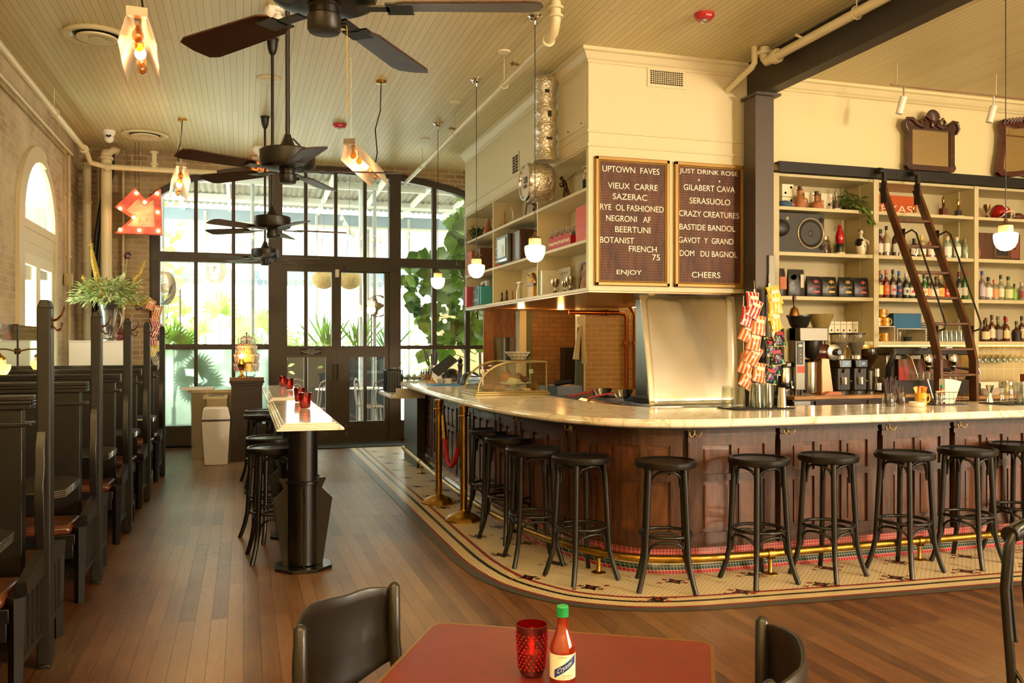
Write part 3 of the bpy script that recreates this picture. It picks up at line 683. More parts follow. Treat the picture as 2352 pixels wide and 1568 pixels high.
# back counter
t=T('back_counter','back bar cabinet with pale wooden top and dark drawers under the coffee machines','cabinet',(0,7.1,0))
m=MB();m.box(5.02,0,.965,6.63,.62,1.0);m.box(6.63,.0,.93,12,.62,.965);m.build('wooden_top',wood('#b98a54','#8f6234',4,(1,8,1),.35,.2,'maple'),t,bev=.004)
m=MB();m.box(5.02,.03,0,12,.6,.93);m.box(5.02,.03,.93,6.6,.6,.965);m.build('carcass',DWOOD,t)
for a,b in((5.27,5.84),(5.88,6.45),(6.5,7.1),(7.2,7.8),(7.85,8.5)):
    d=MB();z0=.74 if a<6.4 else .70;z1=.95 if a<6.4 else .91;d.box(a,.008,z0,b,.03,z1);d.box(a+.03,.004,z0+.03,b-.03,.012,z1-.03);o=d.build('drawer',DWOOD,t,bev=.004)
    q=MB();xc=(a+b)/2;q.lathe([(.0,-.05),(.02,-.045),(.02,.045),(0,.05)],(xc,.0,(z0+z1)/2),10,'x');q.build('cup_pull',P('#c9a868',.2,1),o)
MB().box(5.02,.0,.75,5.2,.03,.95).build('steel_panel',STEEL,t)
# ---------- kitchen walls ----------
KB=brickm('kitchen_tile','xz','#c39a60','#b68b50','#e0bc80',.19,.066,.004,.35,None,.3,.5,.25)
KB2=brickm('kitchen_brick','xz','#94714a','#86633e','#5f4228',.19,.07,.003,.5,None,.3,.5,.6)
m=MB();m.box(4.37,10.8,0,5.6,10.9,2.0);m.box(5.6,8.6,0,5.62,10.9,2.0);m.build('wall_kitchen',KB,None,kind='structure',smooth=0)
MB().box(4.29,10.78,0,4.37,10.95,2.0).build('trim_2',tilem('white_edge','#dcd6b8','#b9b08c',.07,.3,'z',.04),None,smooth=0,kind='structure')
for _p in((4.75,9.6),(4.25,11.4),(3.6,11.2)): MB().lathe([(.05,1.984),(0,1.983)],(_p[0],_p[1],0),20).build('ceiling',emis('recessed_spot','#ffc070',25),None,kind='structure');lamp_points.append((_p[0],_p[1],1.93,9,'#ffb862',.04))
MB().box(3.9,12.2,0,5.0,12.3,2.2).build('wall_kitchen',KB2,None,kind='structure',smooth=0)
MB().box(4.9,10.9,0,4.95,12.3,2.2).build('wall_kitchen',KB2,None,kind='structure',smooth=0)
m=MB();m.box(3.87,12.1,0,3.97,12.3,2.1);m.build('trim_3',P('#cfc9ac',.5),None,smooth=0,kind='structure');MB().box(3.975,12.12,0,4.06,12.2,2.1).build('trim_4',P('#55624c',.6),None,smooth=0,kind='structure')
d=ST('door_3');ORW=wood('#8f5422','#6d3a14',4,(8,1,1),.4,.2,'fir')
m=MB();m.box(3.46,12.6,0,3.62,12.64,2.1);m.box(3.95,12.6,0,4.1,12.64,2.1);m.box(3.62,12.6,1.95,3.95,12.64,2.1);m.box(3.62,12.6,1.6,3.95,12.64,1.73);m.box(3.62,12.6,0,3.95,12.64,1.0)
m.box(3.62,12.61,1.73,3.95,12.63,1.95);m.build('door_frame',ORW,d,smooth=0);MB().box(3.62,12.615,1.0,3.95,12.62,1.6).build('pane',thin('dim_glass','#8a8058',.12,.05,.5,'#6b6140'),d,smooth=0)
# ---------- ceiling fans ----------
FM=P('#17130f',.4,.2);BLADE=wood('#4a2410','#2b1308',5,(1,8,1),.45,0,'blade')
def fan(lab,x,y,rz):
    t=T('ceiling_fan',lab,'ceiling fan',(x,y,0),0,'black ceiling fans down the aisle')
    m=MB();m.lathe([(.055,4.25),(.055,4.235),(.05,4.23),(.042,4.16),(.03,4.12),(.016,4.1)],n=20);m.build('canopy',FM,t)
    MB().cyl((0,0,2.70),(0,0,4.12),.0135,n=12).build('down_rod',FM,t)
    m=MB();m.lathe([(.02,2.74),(.025,2.72),(.05,2.66),(.06,2.65),(.15,2.648),(.16,2.64),(.162,2.565),(.155,2.548),(.13,2.538),(.06,2.535)],n=40);m.tube([(.03,0,2.72),(.07,0,2.68),(.09,0,2.65)],.006,6);m.build('motor_housing',FM,t)
    m=MB();m.lathe([(.05,2.545),(.05,2.53),(.046,2.525),(.046,2.505),(.051,2.5),(.051,2.46),(.046,2.452),(0,2.45)],n=24);m.cyl((.05,0,2.48),(.066,0,2.48),.009,n=8);m.build('switch_housing',FM,t)
    if y<3:
        MB().tube([(.066,0,2.48),(.069,0,2.47),(.069,0,2.20)],.0012,6).build('pull_chain',BRASSL,t)
    for k in range(5):
        a=rz+2*pi*k/5;b=MB();b.T=Mx.Rotation(a,4,'Z')@Mx.Translation((0,0,2.528))
        q=MB();q.T=b.T;q.box(.1,-.02,-.006,.2,.02,0);q.box(.19,-.045,-.006,.27,.045,-.001);q.build('blade_arm',FM,t)
        b.T=b.T@Mx.Rotation(R(10),4,'X');r=[(.22,-.045),(.25,-.062),(.62,-.075),(.66,-.06),(.67,0),(.66,.06),(.62,.075),(.25,.062),(.22,.045)]
        b.prism(r,0,.007,'xy');b.build('blade',BLADE,t,bev=.002)
    return t
fan('black ceiling fan nearest the viewer, cut off by the top edge',.236,2.70,R(55))
fan('second black ceiling fan from the viewer, with the longest visible black rod',.25,5.3,R(-8))
fan('third black ceiling fan, hanging in front of the arched windows',.25,8.1,R(3))
fan('farthest black ceiling fan, lowest in view before the glass doors',.25,10.9,R(-15))
# ---------- marquee light boxes ----------
AMB=emis('amber_bulb','#ffc56e',24);ACRY=None
def acrylic():
    m,nt,out=nm('white_acrylic');d=node(nt,'BsdfPrincipled',{'Base Color':hx('#f4e6d6'),'Roughness':.25});t=node(nt,'BsdfTranslucent',{'Color':hx('#fff2e0')});a=node(nt,'MixShader',{0:.35,1:d.outputs[0],2:t.outputs[0]});nt.links.new(a.outputs[0],out.inputs[0]);return m
ACRY=acrylic();AMBG=thin('amber_glass','#e8b860',.12,.03,.15,'#c98f30')
def lightbox(lab,x,y,z,tilt,nb=5,L=1.02,lit=2,rz=0):
    t=T('marquee_lamp',lab,'ceiling lamp',(x,y,z),rz,'marquee lamps of white acrylic')
    Mt=Mx.Rotation(tilt,4,'X')
    m=MB();m.T=Mt
    w,h=.05,.15
    # folded channel, open below, running along y, with slanted cut ends
    for s in(-1,1):
        m.add([(s*.045,-L/2,0),(s*.045,L/2,0),(s*(.05+w),L/2+.06,-h),(s*(.05+w),-L/2+.06,-h),(s*.05,-L/2,.004),(s*.05,L/2,.004),(s*(.055+w),L/2+.06,-h),(s*(.055+w),-L/2+.06,-h)],[(0,1,2,3),(4,5,6,7),(0,1,5,4),(1,2,6,5),(2,3,7,6),(3,0,4,7)])
    m.box(-.05,-L/2,0,.05,L/2,.005);m.build('acrylic_channel',ACRY,t,smooth=0)
    m=MB();m.T=Mt
    for i in range(8):
        for s in(-1,1): yy=-L*.32+i*L*.09;m.add([(s*.062,yy,-.028),(s*.062,yy+.022,-.028),(s*.078,yy+.022+.006,-.052),(s*.078,yy+.006,-.052)],[(0,1,2,3)])
    m.build('vent_slots',P('#4a3524',.6),t,smooth=0)
    m=MB();m.T=Mt;m.box(-.055,-L/2-.012,-.012,.055,-L/2-.004,.035);m.box(-.055,-L/2-.012,-.014,.055,-L/2+.03,-.01);m.build('end_bracket',P('#a89a82',.4,.5),t)
    for i in range(nb):
        yy=-L*.38+L*.76*i/(nb-1);q=MB();q.T=Mt;q.cyl((0,yy,-.0),(0,yy,-.03),.019,.017,n=14);sk=q.build('socket',P('#cfc3a8',.4),t)
        q=MB();q.T=Mt;q.lathe([(.012,-.03),(.014,-.045),(.03,-.07),(.034,-.09),(.028,-.11),(.012,-.124),(0,-.127)],(0,yy,0),16);q.build('bulb',AMB if i==lit else AMBG,t)
    m=MB()
    for yy in(-L*.45,L*.42):
        p=Mt@V((0,yy,.005));n=int((CZ-z-p.z)/.022)
        for k in range(n): 
            zz=p.z+k*.022
            m.tube([(.004 if k%2 else 0,yy*cos(tilt)+(0 if k%2 else .004),zz),(-.004 if k%2 else 0,yy*cos(tilt)-(0 if k%2 else .004),zz+.02)],.0018,4,caps=False)
    m.build('chains',P('#d9c98f',.3,.6),t,kind='stuff')
    p=Mt@V((0,L*.35,.005));m=MB();m.tube([(p.x,p.y,p.z),(p.x+.02,p.y+.02,p.z+.15),(p.x-.01,p.y+.05,p.z+.4),(p.x+.03,p.y+.1,CZ-z-.3),(p.x+.05,p.y+.06,CZ-z-.03)],.007,8);m.build('cord',BLACKM,t)
    m=MB();m.lathe([(.055,0),(.055,-.025),(.04,-.03)],(p.x+.05,p.y+.06,CZ-z),20);m.build('ceiling_cup',BRASSL,t)
    lamp_points.append((x,y,z-.18,4,'#ffdca8',.05))
lightbox('white acrylic marquee lamp nearest the viewer, over the booths at top left',-.60,5.72,3.36,R(3),lit=2,rz=R(4))
lightbox('white acrylic marquee lamp in front of the left end of the arch',-.72,10.9,3.46,R(-5),lit=2,rz=R(6))
lightbox('white acrylic marquee lamp right of the fans in front of the middle of the arch',1.16,8.7,3.36,R(-4),lit=2,rz=R(-24))
# ---------- round ceiling vents, sprinklers, speakers ----------
VW=P('#d3c79c',.4)
for x,y,l in((-1.24,8.45,'near the brick wall, partly behind the nearest marquee lamp'),(-1.23,12.25,'close to the far brick wall beside the white camera')):
    t=T('ceiling_diffuser','round cream ceiling air diffuser '+l,'vent',(x,y,CZ),0,'round ceiling diffusers')
    m=MB();m.lathe([(.27,-.001),(.285,-.02),(.27,-.035),(.22,-.03),(.2,-.004)],n=40,cap=False);m.build('outer_ring',VW,t);MB().lathe([(.2,-.004),(0,-.0035)],n=40).build('throat',P('#1d1812',.8),t)
    m=MB();m.lathe([(.17,-.03),(.165,-.045),(.1,-.05),(.07,-.035),(.07,-.05),(0,-.05)],n=40);m.cyl((0,0,-.04),(0,0,-.005),.02);m.build('inner_cone',VW,t)
def disc(n,lab,cat,x,y,r,col='#d9cca0',h=.012):
    m=MB();m.lathe([(r,-.0005),(r,-h*.6),(r*.92,-h),(0,-h)],n=32);return one(m,n,P(col,.5),lab,cat,(x,y,CZ))
disc('ceiling_plate','round blank cream cover plate on the ceiling behind the fan rods','cover plate',.25,9.35,.13)
disc('ceiling_speaker','small round flush ceiling speaker between the front two bar pendants','speaker',2.34,7.8,.06,'#e6ddbd')
disc('ceiling_speaker','small round flush ceiling speaker beside the middle bar pendant','speaker',2.30,9.6,.06,'#e6ddbd')
disc('ceiling_speaker','small round flush ceiling speaker nearest the far end of the bar','speaker',2.325,11.45,.06,'#e6ddbd')
for x,y,l in((3.67,6.43,'above the gold framed letter boards'),(1.15,11.0,'in front of the arch')):
    t=T('fire_alarm','red round ceiling fire alarm with white lettering '+l,'fire alarm',(x,y,CZ));m=MB();m.lathe([(.085,-.001),(.085,-.02),(.06,-.05),(.03,-.052),(0,-.052)],n=30);m.build('red_body',P('#b3232b',.4),t)
    MB().lathe([(.03,-.052),(.028,-.065),(.012,-.075),(0,-.076)],n=16).build('clear_lens',thin('lens','#e8e8e0',.2,.05,.4,'#d8d4c8'),t)
    q=text('FIRE','lettering',P('#f3eee0',.5),t,(-.0,-.078,-.032),.014,.05,rot=(pi/2+R(38),0,0));
def domecam(lab,x,y,s=1):
    t=T('security_camera',lab,'camera',(x,y,CZ),0,None,s);m=MB();m.lathe([(.06,-.001),(.06,-.03),(.05,-.045),(.045,-.06)],n=24);m.build('base',WHITE,t);m=MB();m.sph((0,-.01,-.085),(.045,.045,.045),20,12);m.build('ball',WHITE,t)
    m=MB();m.T=Mx.Translation((0,-.01,-.085))@Mx.Rotation(R(-35),4,'X');m.lathe([(.026,-.042),(.024,-.047),(0,-.047)],n=16,ax='y');m.build('lens',P('#2a2824',.1),t)
domecam('white ball security camera on the ceiling above the thick left corner pipe',-1.65,12.2,1.25)
def emlight(lab,x,y,z):
    t=T('emergency_light',lab,'emergency light',(x,y,z));m=MB();m.lathe([(.08,0),(.08,-.02),(.07,-.03)],n=24);m.box(-.05,-.03,-.09,.05,.03,-.02);m.build('base',WHITE,t,bev=.004)
    for s in(-1,1):
        m=MB();m.T=Mx.Translation((s*.03,-.06,-.08-.03*s))@Mx.Rotation(R(60),4,'X');m.lathe([(.015,.06),(.035,.03),(.05,-.0),(.05,-.012),(0,-.012)],n=20);m.build('lamp_head',WHITE,t)
emlight('white twin head emergency light on the ceiling left of the nearest fan',.24,7.37,CZ)
emlight('white twin head emergency light on the ceiling above the exit sign',.2,12.6,CZ)
t=T('exit_sign','lit clear exit sign with orange red letters, partly hidden by a fan','exit sign',(.25,13.2,4.14));m=MB();m.box(-.13,-.015,.05,.13,.03,.1);m.build('housing',P('#b9ad93',.4,.5),t,bev=.004)
m=MB();m.box(-.15,-.004,-.13,.15,.004,.05);m.build('clear_panel',thin('exit_panel','#f0d8c8',.06,.05,.25,'#e8b8a0'),t,smooth=0);text('EXIT','lettering',emis('exit_red','#ff4a10',6),t,(0,-.006,-.04),.13,.24)
# ---------- pipes ----------
PC=P('#d5c9a0',.38)
t=T('sprinkler_pipe','long cream sprinkler pipe hung along the top of the left brick wall','pipe',(0,0,0))
m=MB();m.tube([(-1.95,-3,4.0),(-1.95,12.35,4.0),(-1.95,12.5,3.97),(-1.93,12.6,3.9),(-1.75,12.62,3.86),(-1.2,12.62,3.86),(-.35,12.62,3.86)],.035,14);m.tube([(-2.1,-3,3.93),(-2.1,12.3,3.93)],.018,8);m.build('pipe',PC,t,smooth=60)
m=MB()
for y in(3,5.5,8,10.4): m.tube([(-1.95,y,4.03),(-1.95,y,4.25)],.005,6);m.tube([(-1.95+.045*cos(a*pi/6),y,4.0+.045*sin(a*pi/6)) for a in range(12)],.006,6,closed=True)
for x in(-1.15,):
    m.cyl((x,12.62,3.86),(x,12.62,4.1),.032);[m.cyl((x,12.62,z),(x,12.62,z+.02),.055) for z in(3.92,4.08)]
m.cyl((-1.95,12.2,4.0),(-1.95,12.26,4.0),.055);m.cyl((-1.75,12.62,3.86),(-1.7,12.62,3.86),.05);m.builds('coupling',PC,t)
t=T('riser_pipe','thick cream vertical riser pipe with elbow in the left corner','pipe',(-1.78,12.9,0));m=MB();m.cyl((0,0,0),(0,0,4.08),.07,n=20);m.sph((0,0,4.08),.075,16,10);m.lathe([(.07,4.0),(.09,4.01),(.09,4.04),(.07,4.05)],n=20);m.tube([(0,0,4.08),(.1,0,4.15),(.15,0,4.12)],.05,12);m.build('pipe',PC,t,smooth=60)
for i,(x,y,r,c,l) in enumerate(((-2.02,12.9,.055,'#a8a287','pale grey green vertical drain pipe left of the thick riser'),(-2.14,12.3,.022,'#b5a47a','thin cream conduit with a junction box on the brick near the corner'),(-1.94,13.3,.02,'#b9ab83','thin conduit between the drain pipe and the thick riser'),(-1.62,13.3,.018,'#cfc49c','slim cream conduit right of the thick riser'))):
    t=T('wall_conduit' if r<.03 else 'drain_pipe',l,'pipe',(x,y,0));MB().cyl((0,0,0),(0,0,3.95),r,n=14).build('pipe',P(c,.5),t,smooth=60)
    m=MB()
    for z in(1.8,2.6,3.4):m.cyl((0,0,z),(0,0,z+.03),r+.012,n=14)
    m.builds('clamp',P(c,.4),t)
    if i==1: MB().box(-.05,-.04,2.25,.05,.04,2.4).build('junction_box',P(c,.5),t,bev=.005)
t=T('cable_bundle','black cable bundle curving up beside the thick corner riser','cable',(0,0,0));m=MB()
for d in(0,.05):m.tube([(-1.96+d,13.1,0),(-1.96+d,13.1,2.6),(-1.93+d,13.1,3.0),(-1.86+d,13.1,3.5),(-1.80+d,13.2,3.9),(-1.8+d,13.2,4.2)],.032,10)
m.build('cables',BLACKM,t,smooth=60)
one(MB().box(-.04,-.03,-.08,.04,.03,.08),'wall_box',P('#b5a47a',.5),'small cream junction box on the far brick behind the riser','box',(-1.86,13.36,2.87),bev=.004)
t=_bp=T('sprinkler_pipe','cream sprinkler pipe slung below the ceiling above the bar aisle','pipe',(0,0,0));m=MB()
m.tube([(2.40,6.75,4.0),(2.40,13.2,4.0)],.03,14);m.tube([(2.40,6.75,4.0),(2.40,6.6,4.02),(2.40,6.55,4.1),(2.40,6.55,4.25)],.04,14);m.build('pipe',PC,t,smooth=60)
m=MB()
for z in(4.12,4.19):m.cyl((2.4,6.55,z),(2.4,6.55,z+.02),.06)
m.cyl((2.4,6.72,4.0),(2.4,6.76,4.0),.055)
for y in(8.0,10,12):m.tube([(2.4,y,4.03),(2.4,y,4.25)],.004,6);m.tube([(2.4+.04*cos(a*pi/6),y,4.0+.04*sin(a*pi/6)) for a in range(12)],.005,6,closed=True)
m.builds('fitting',PC,t)
for y,l in((7.45,'nearest the viewer on the bar aisle pipe'),(9.9,'beside the middle bar pendant')):
    t=_bp;m=MB();m.T=Mx.Translation((2.34,y,4.02));m.cyl((.03,0,0),(-.02,0,.005),.012,n=10);m.lathe([(.03,-.03),(.01,-.035)],n=10,ax='x');m.tube([(-.02,-.012,0),(-.04,-.012,0),(-.05,0,0),(-.04,.012,0),(-.02,.012,0)],.003,6);m.build('sprinkler_head',P('#8a7040',.35,.8),t,label='bronze sprinkler head')
t=T('sprinkler_pipe','cream sprinkler pipe running beside the dark overhead steel beam','pipe',(0,0,0));m=MB()
m.tube([(4.60,-3,4.1),(4.60,6.8,4.1)],.04,14);m.tube([(4.60,6.8,4.1),(4.60,6.92,4.1),(4.60,6.96,4.14),(4.60,6.96,4.24)],.045,14);m.build('pipe',PC,t,smooth=60)
m=MB();m.cyl((4.60,6.75,4.1),(4.60,6.8,4.1),.065);m.cyl((4.60,6.96,4.17),(4.60,6.96,4.2),.07);m.tube([(4.60+.05*cos(a*pi/6),5.7,4.1+.05*sin(a*pi/6)) for a in range(12)],.006,6,closed=True);m.tube([(4.60,5.7,4.15),(4.60,5.7,4.245)],.006,6);m.tube([(4.56,6.35,4.12),(4.50,6.35,4.14)],.012,8);m.builds('fitting',PC,t)
t=T('sprinkler_pipe','short cream elbow pipe dropping from the ceiling into the cream box by the beam','pipe',(0,0,0));m=MB();m.tube([(4.52,7.0,4.25),(4.52,7.0,4.1),(4.50,7.02,4.06),(4.53,7.5,3.98)],.028,12);m.build('pipe',PC,t,smooth=60)
# ---------- foil duct and drum ----------
def foil():
    m,nt,out=nm('foil');tc=nt.nodes.new('ShaderNodeTexCoord');n=node(nt,'TexNoise',{'Vector':tc.outputs['Object'],'Scale':22.,'Detail':4.,'Distortion':1.});b=node(nt,'BsdfPrincipled',{'Base Color':hx('#e8e2d6'),'Metallic':1.,'Roughness':.3})
    u=node(nt,'Bump',{'Height':n.outputs[0],'Strength':.9,'Distance':.02});nt.links.new(u.outputs[0],b.inputs['Normal']);nt.links.new(b.outputs[0],out.inputs[0]);return m
FOIL=foil()
t=T('foil_duct','crumpled silver foil flexible duct hanging down the cream box side','duct',(2.93,8.3,0));pr=[];z=4.2
i=0
while z>3.36:
    pr.append((.108+.012*sin(i*1.7),z));pr.append((.118+.01*cos(i*2.3),z-.05));z-=.1;i+=1
m=MB();m.lathe(pr,n=26);m.build('duct',FOIL,t,smooth=60)
m=MB();m.box(-.05,-.118,4.02,.0,-.114,4.05);m.box(-.03,-.122,3.55,.03,-.118,3.575);m.box(-.02,-.122,3.78,.02,-.118,3.84);m.build('printed_marks',P('#3a352c',.6),t,smooth=0)
t=T('foil_fan_drum','round foil wrapped fan drum with open white face below the foil duct','ventilation drum',(2.73,8.35,3.14))
m=MB();m.lathe([(.185,.0),(.2,.02),(.19,.06),(.205,.1),(.195,.16),(.2,.22),(.17,.27),(.1,.29)],n=36,ax='x',cap=False);m.build('foil_wrap',FOIL,t,smooth=60)
m=MB();m.lathe([(.165,.005),(.17,-.012),(.19,-.012),(.195,.01)],n=36,ax='x',cap=False);m.build('rim',CHROME,t);MB().lathe([(.167,.004),(.166,.012)],n=36,ax='x').build('face',P('#d8d2c2',.5),t,smooth=0)
m=MB();m.box(-.01,-.05,-.01,.01,.03,.05);m.box(-.015,-.03,-.06,.01,.04,-.03);m.build('bracket',P('#6a6456',.4,.6),t)
# ---------- pendants ----------
OPAL=P('#fff4dc',.25,emit='#ffe2ae',es=5.5,name='opal_glass');NECK=P('#e6c890',.3,emit='#ffc878',es=.5)
def pendant(lab,x,y,zc=2.27,c='#ffe0a8'):
    t=T('pendant_lamp',lab,'pendant lamp',(x,y,zc),0,'opal glass pendants over the bar')
    m=MB();m.lathe([(.06,CZ-zc),(.06,CZ-zc-.012),(.052,CZ-zc-.02),(.045,CZ-zc-.035),(.015,CZ-zc-.05),(.008,CZ-zc-.08)],n=24);m.build('ceiling_cup',CHROME,t)
    MB().cyl((0,0,.16),(0,0,CZ-zc-.07),.0035,n=8).build('cord',BLACKM,t)
    m=MB();m.lathe([(.008,.17),(.014,.15),(.02,.135),(.05,.118),(.053,.11)],n=24);m.build('fitter',P('#7a6244',.4,.7),t)
    m=MB();m.lathe([(.052,.11),(.053,.065),(.05,.05)],n=28);m.build('porcelain_neck',NECK,t)
    m=MB();m.lathe([(.05,.052),(.075,.052),(.086,.045),(.087,.02),(.08,-.025),(.062,-.06),(.035,-.08),(0,-.086)],n=32);m.build('opal_shade',OPAL,t)
    lamp_points.append((x,y,zc-.12,6,c,.09))
pendant('lit opal glass pendant hanging nearest the letter boards over the bar corner',2.33,6.87)
pendant('lit opal glass pendant, the middle one over the side of the bar',2.31,8.7)
pendant('lit opal glass pendant farthest back, against the fig leaves',2.31,10.57)
pendant('lit opal glass pendant at the right edge in front of the bottle shelves',5.66,5.3,2.31)
# ---------- track lights ----------
t=T('track_light_bar','slim metal track hung from the ceiling above the oval topped mirrors','track',(0,7.0,0))
m=MB();m.box(6.05,-.01,4.03,11,.01,4.045);m.build('track',P('#9c8060',.4,.5),t);m=MB()
for x in(6.12,7.35,8.9): m.cyl((x,0,4.04),(x,0,4.25),.006,n=8);m.lathe([(.02,4.249),(.02,4.245)],(x,0,0),12)
m.builds('stem',P('#cfc2a0',.3,.6),t)
for x,l in((6.2,'left of the carved mirror with the shell crest'),(7.32,'between the two carved mirrors')):
    t=T('spotlight','white cylinder track spotlight '+l,'spotlight',(x,7.0,4.0),0,'white cylinder spotlights');m=MB();m.cyl((0,0,.045),(0,0,-.07),.008,n=8);m.build('stem',CHROME,t)
    m=MB();m.T=Mx.Translation((0,0,-.07))@Mx.Rotation(R(12),4,'Y')@Mx.Rotation(R(8),4,'X');m.cyl((0,0,0),(0,0,-.17),.034,n=24);m.build('barrel',WHITE,t)
# ---------- ladder ----------
LW=wood('#6a3d1c','#3c200e',5,(4,4,.6),.35,.3,'ladder_wood')
t=T('library_ladder','brown wooden rolling library ladder leaning on the bottle shelves','ladder')
RL=[(7.56,3.14),(6.89,1.68),(6.80,1.35),(6.78,.0)]
for x in(6.43,6.86):
    m=MB();d=.045;w=.016
    for (y0,z0),(y1,z1) in zip(RL,RL[1:]):
        m.add([(x-w,y0-d,z0),(x+w,y0-d,z0),(x+w,y0+d,z0),(x-w,y0+d,z0),(x-w,y1-d,z1),(x+w,y1-d,z1),(x+w,y1+d,z1),(x-w,y1+d,z1)],[(0,1,2,3),(4,7,6,5),(0,4,5,1),(1,5,6,2),(2,6,7,3),(3,7,4,0)])
    m.build('side_rail',LW,t,smooth=0)
def ly(z):
    for (y0,z0),(y1,z1) in zip(RL,RL[1:]):
        if z<=z0 and z>=z1:return y0+(y1-y0)*(z0-z)/(z0-z1)
    return 7.5
for z in(2.78,2.5,2.22,1.96,1.70,1.45,1.2,.93,.66,.4):
    y=ly(z);m=MB();m.box(6.446,y-.045,z-.014,6.844,y+.045,z+.014);m.build('tread',LW,t,bev=.006)
for x in(6.43,6.86):
    m=MB();m.box(x-.018,7.52,3.1,x+.018,7.56,3.3);m.tube([(x-.022+.0,7.60,3.33+.0),(x+.022,7.60,3.33)],.035,14);m.box(x-.022,7.49,2.98,x-.016,7.57,3.2);m.build('roller_hook',IRON,t)
    m=MB();p=[(x+.02,ly(2.62)-.03,2.62),(x+.05,ly(2.64)-.13,2.66),(x+.06,ly(2.6)-.16,2.62),(x+.06,ly(1.72)-.14,1.70),(x+.05,ly(1.66)-.12,1.65),(x+.02,ly(1.62)-.03,1.62)];m.tube(p,.009,8);m.box(x+.014,ly(2.6)-.05,2.55,x+.022,ly(2.6)+.03,2.68);m.box(x+.014,ly(1.6)-.05,1.54,x+.022,ly(1.6)+.03,1.68);m.build('hand_rail',IRON,t)
# ---------- mirrors ----------
MW=wood('#4e2714','#2b130a',5,(1,1,3),.35,.3,'mahogany');MIR=P('#e8dcc4',.03,1)
t=T('carved_mirror','brown carved wooden mirror with a shell crest standing on the black rail','mirror',(7.13,RY-.09,3.38))
def ring2(mb,outer,inner,y0,y1):
    # frame between outer outline and inner rectangle sampled by angle
    n=len(outer);mb.add([(p[0],y0,p[1]) for p in outer]+[(p[0],y0,p[1]) for p in inner]+[(p[0],y1,p[1]) for p in outer]+[(p[0],y1,p[1]) for p in inner],
      [(i,(i+1)%n,n+(i+1)%n,n+i) for i in range(n)]+[(i,(i+1)%n,2*n+(i+1)%n,2*n+i) for i in range(n)]+[(n+i,n+(i+1)%n,3*n+(i+1)%n,3*n+i) for i in range(n)]+[(2*n+i,2*n+(i+1)%n,3*n+(i+1)%n,3*n+i) for i in range(n)])
hw=[(-.33,.04),(-.30,.0),(0,0),(.30,0),(.33,.04),(.31,.09),(.31,.25),(.31,.40),(.345,.43),(.36,.48),(.345,.53),(.30,.555),(.24,.53),(.17,.49),(.13,.50),(.1,.56),(.06,.60),(0,.60),(-.06,.60),(-.1,.56),(-.13,.5),(-.17,.49),(-.24,.53),(-.30,.555),(-.345,.53),(-.36,.48),(-.345,.43),(-.31,.40),(-.31,.25),(-.31,.09)]
inn_=[]
for x,z in hw: inn_.append((max(-.255,min(.255,x*1.0)),.055 if z<.05 else (.435 if z>.44 else max(.055,min(.435,z)))))
m=MB();ring2(m,hw,inn_,-.03,.02);m.build('carved_frame',MW,t,smooth=40)
m=MB()
for k in range(11):
    a=pi*(k+.5)/11;m.tube([(0,-.035,.52),(.05*cos(a),-.055,.55+.05*sin(a)),(.088*cos(a),-.045,.57+.085*sin(a))],[.008,.014,.011],8)
m.sph((0,-.045,.50),(.03,.02,.045),10,8);m.build('shell_crest',MW,t)
m=MB()
for s in(-1,1):
    m.tube([(s*.05,-.04,.50),(s*.12,-.045,.47),(s*.2,-.04,.49),(s*.27,-.045,.54),(s*.33,-.04,.54),(s*.355,-.04,.47),(s*.32,-.04,.41)],[.014,.024,.022,.02,.02,.016,.01],8)
    m.tube([(s*.09,-.04,.53),(s*.13,-.05,.56),(s*.17,-.04,.53),(s*.14,-.04,.49)],[.01,.018,.014,.008],8)
m.build('scroll_carving',MW,t);MB().box(-.26,-.012,.05,.26,-.008,.44).build('mirror_glass',MIR,t,smooth=0)
t.scale=(1,1,1.0)
t=T('curved_mirror','red brown shaped mirror with roped top cut by the right edge','mirror',(8.45,RY-.09,3.38));MW2=wood('#5a1f17','#33100c',5,(1,1,3),.3,.4,'red_mahogany')
o=[(0,0.03),(.2,0),(.36,.0),(.41,.04),(.40,.12),(.36,.3),(.345,.48),(.37,.56),(.36,.62),(.31,.64),(.2,.61),(.1,.63),(0,.68)];o=o+[(-x,z) for x,z in o[::-1][1:-1]]
i_=[(0,.085),(.18,.06),(.30,.05),(.33,.08),(.33,.14),(.30,.3),(.295,.46),(.30,.52),(.29,.55),(.25,.565),(.15,.545),(.08,.55),(0,.56)];i_=i_+[(-x,z) for x,z in i_[::-1][1:-1]]
m=MB();ring2(m,o,i_,-.03,.02);m.build('frame',MW2,t,smooth=40);m=MB();m.prism([(p[0]*1.02,p[1]) for p in i_],-.012,-.008);m.build('mirror_glass',MIR,t,smooth=0)
m=MB()
for k in range(14):
    x=-.32+.64*k/13;z=.62+.05*(1-abs(x)/.32);m.tube([(x-.02,-.035,z-.045),(x,-.045,z),(x+.02,-.035,z+.02)],[.008,.014,.008],6)
m.build('roped_carving',MW2,t)
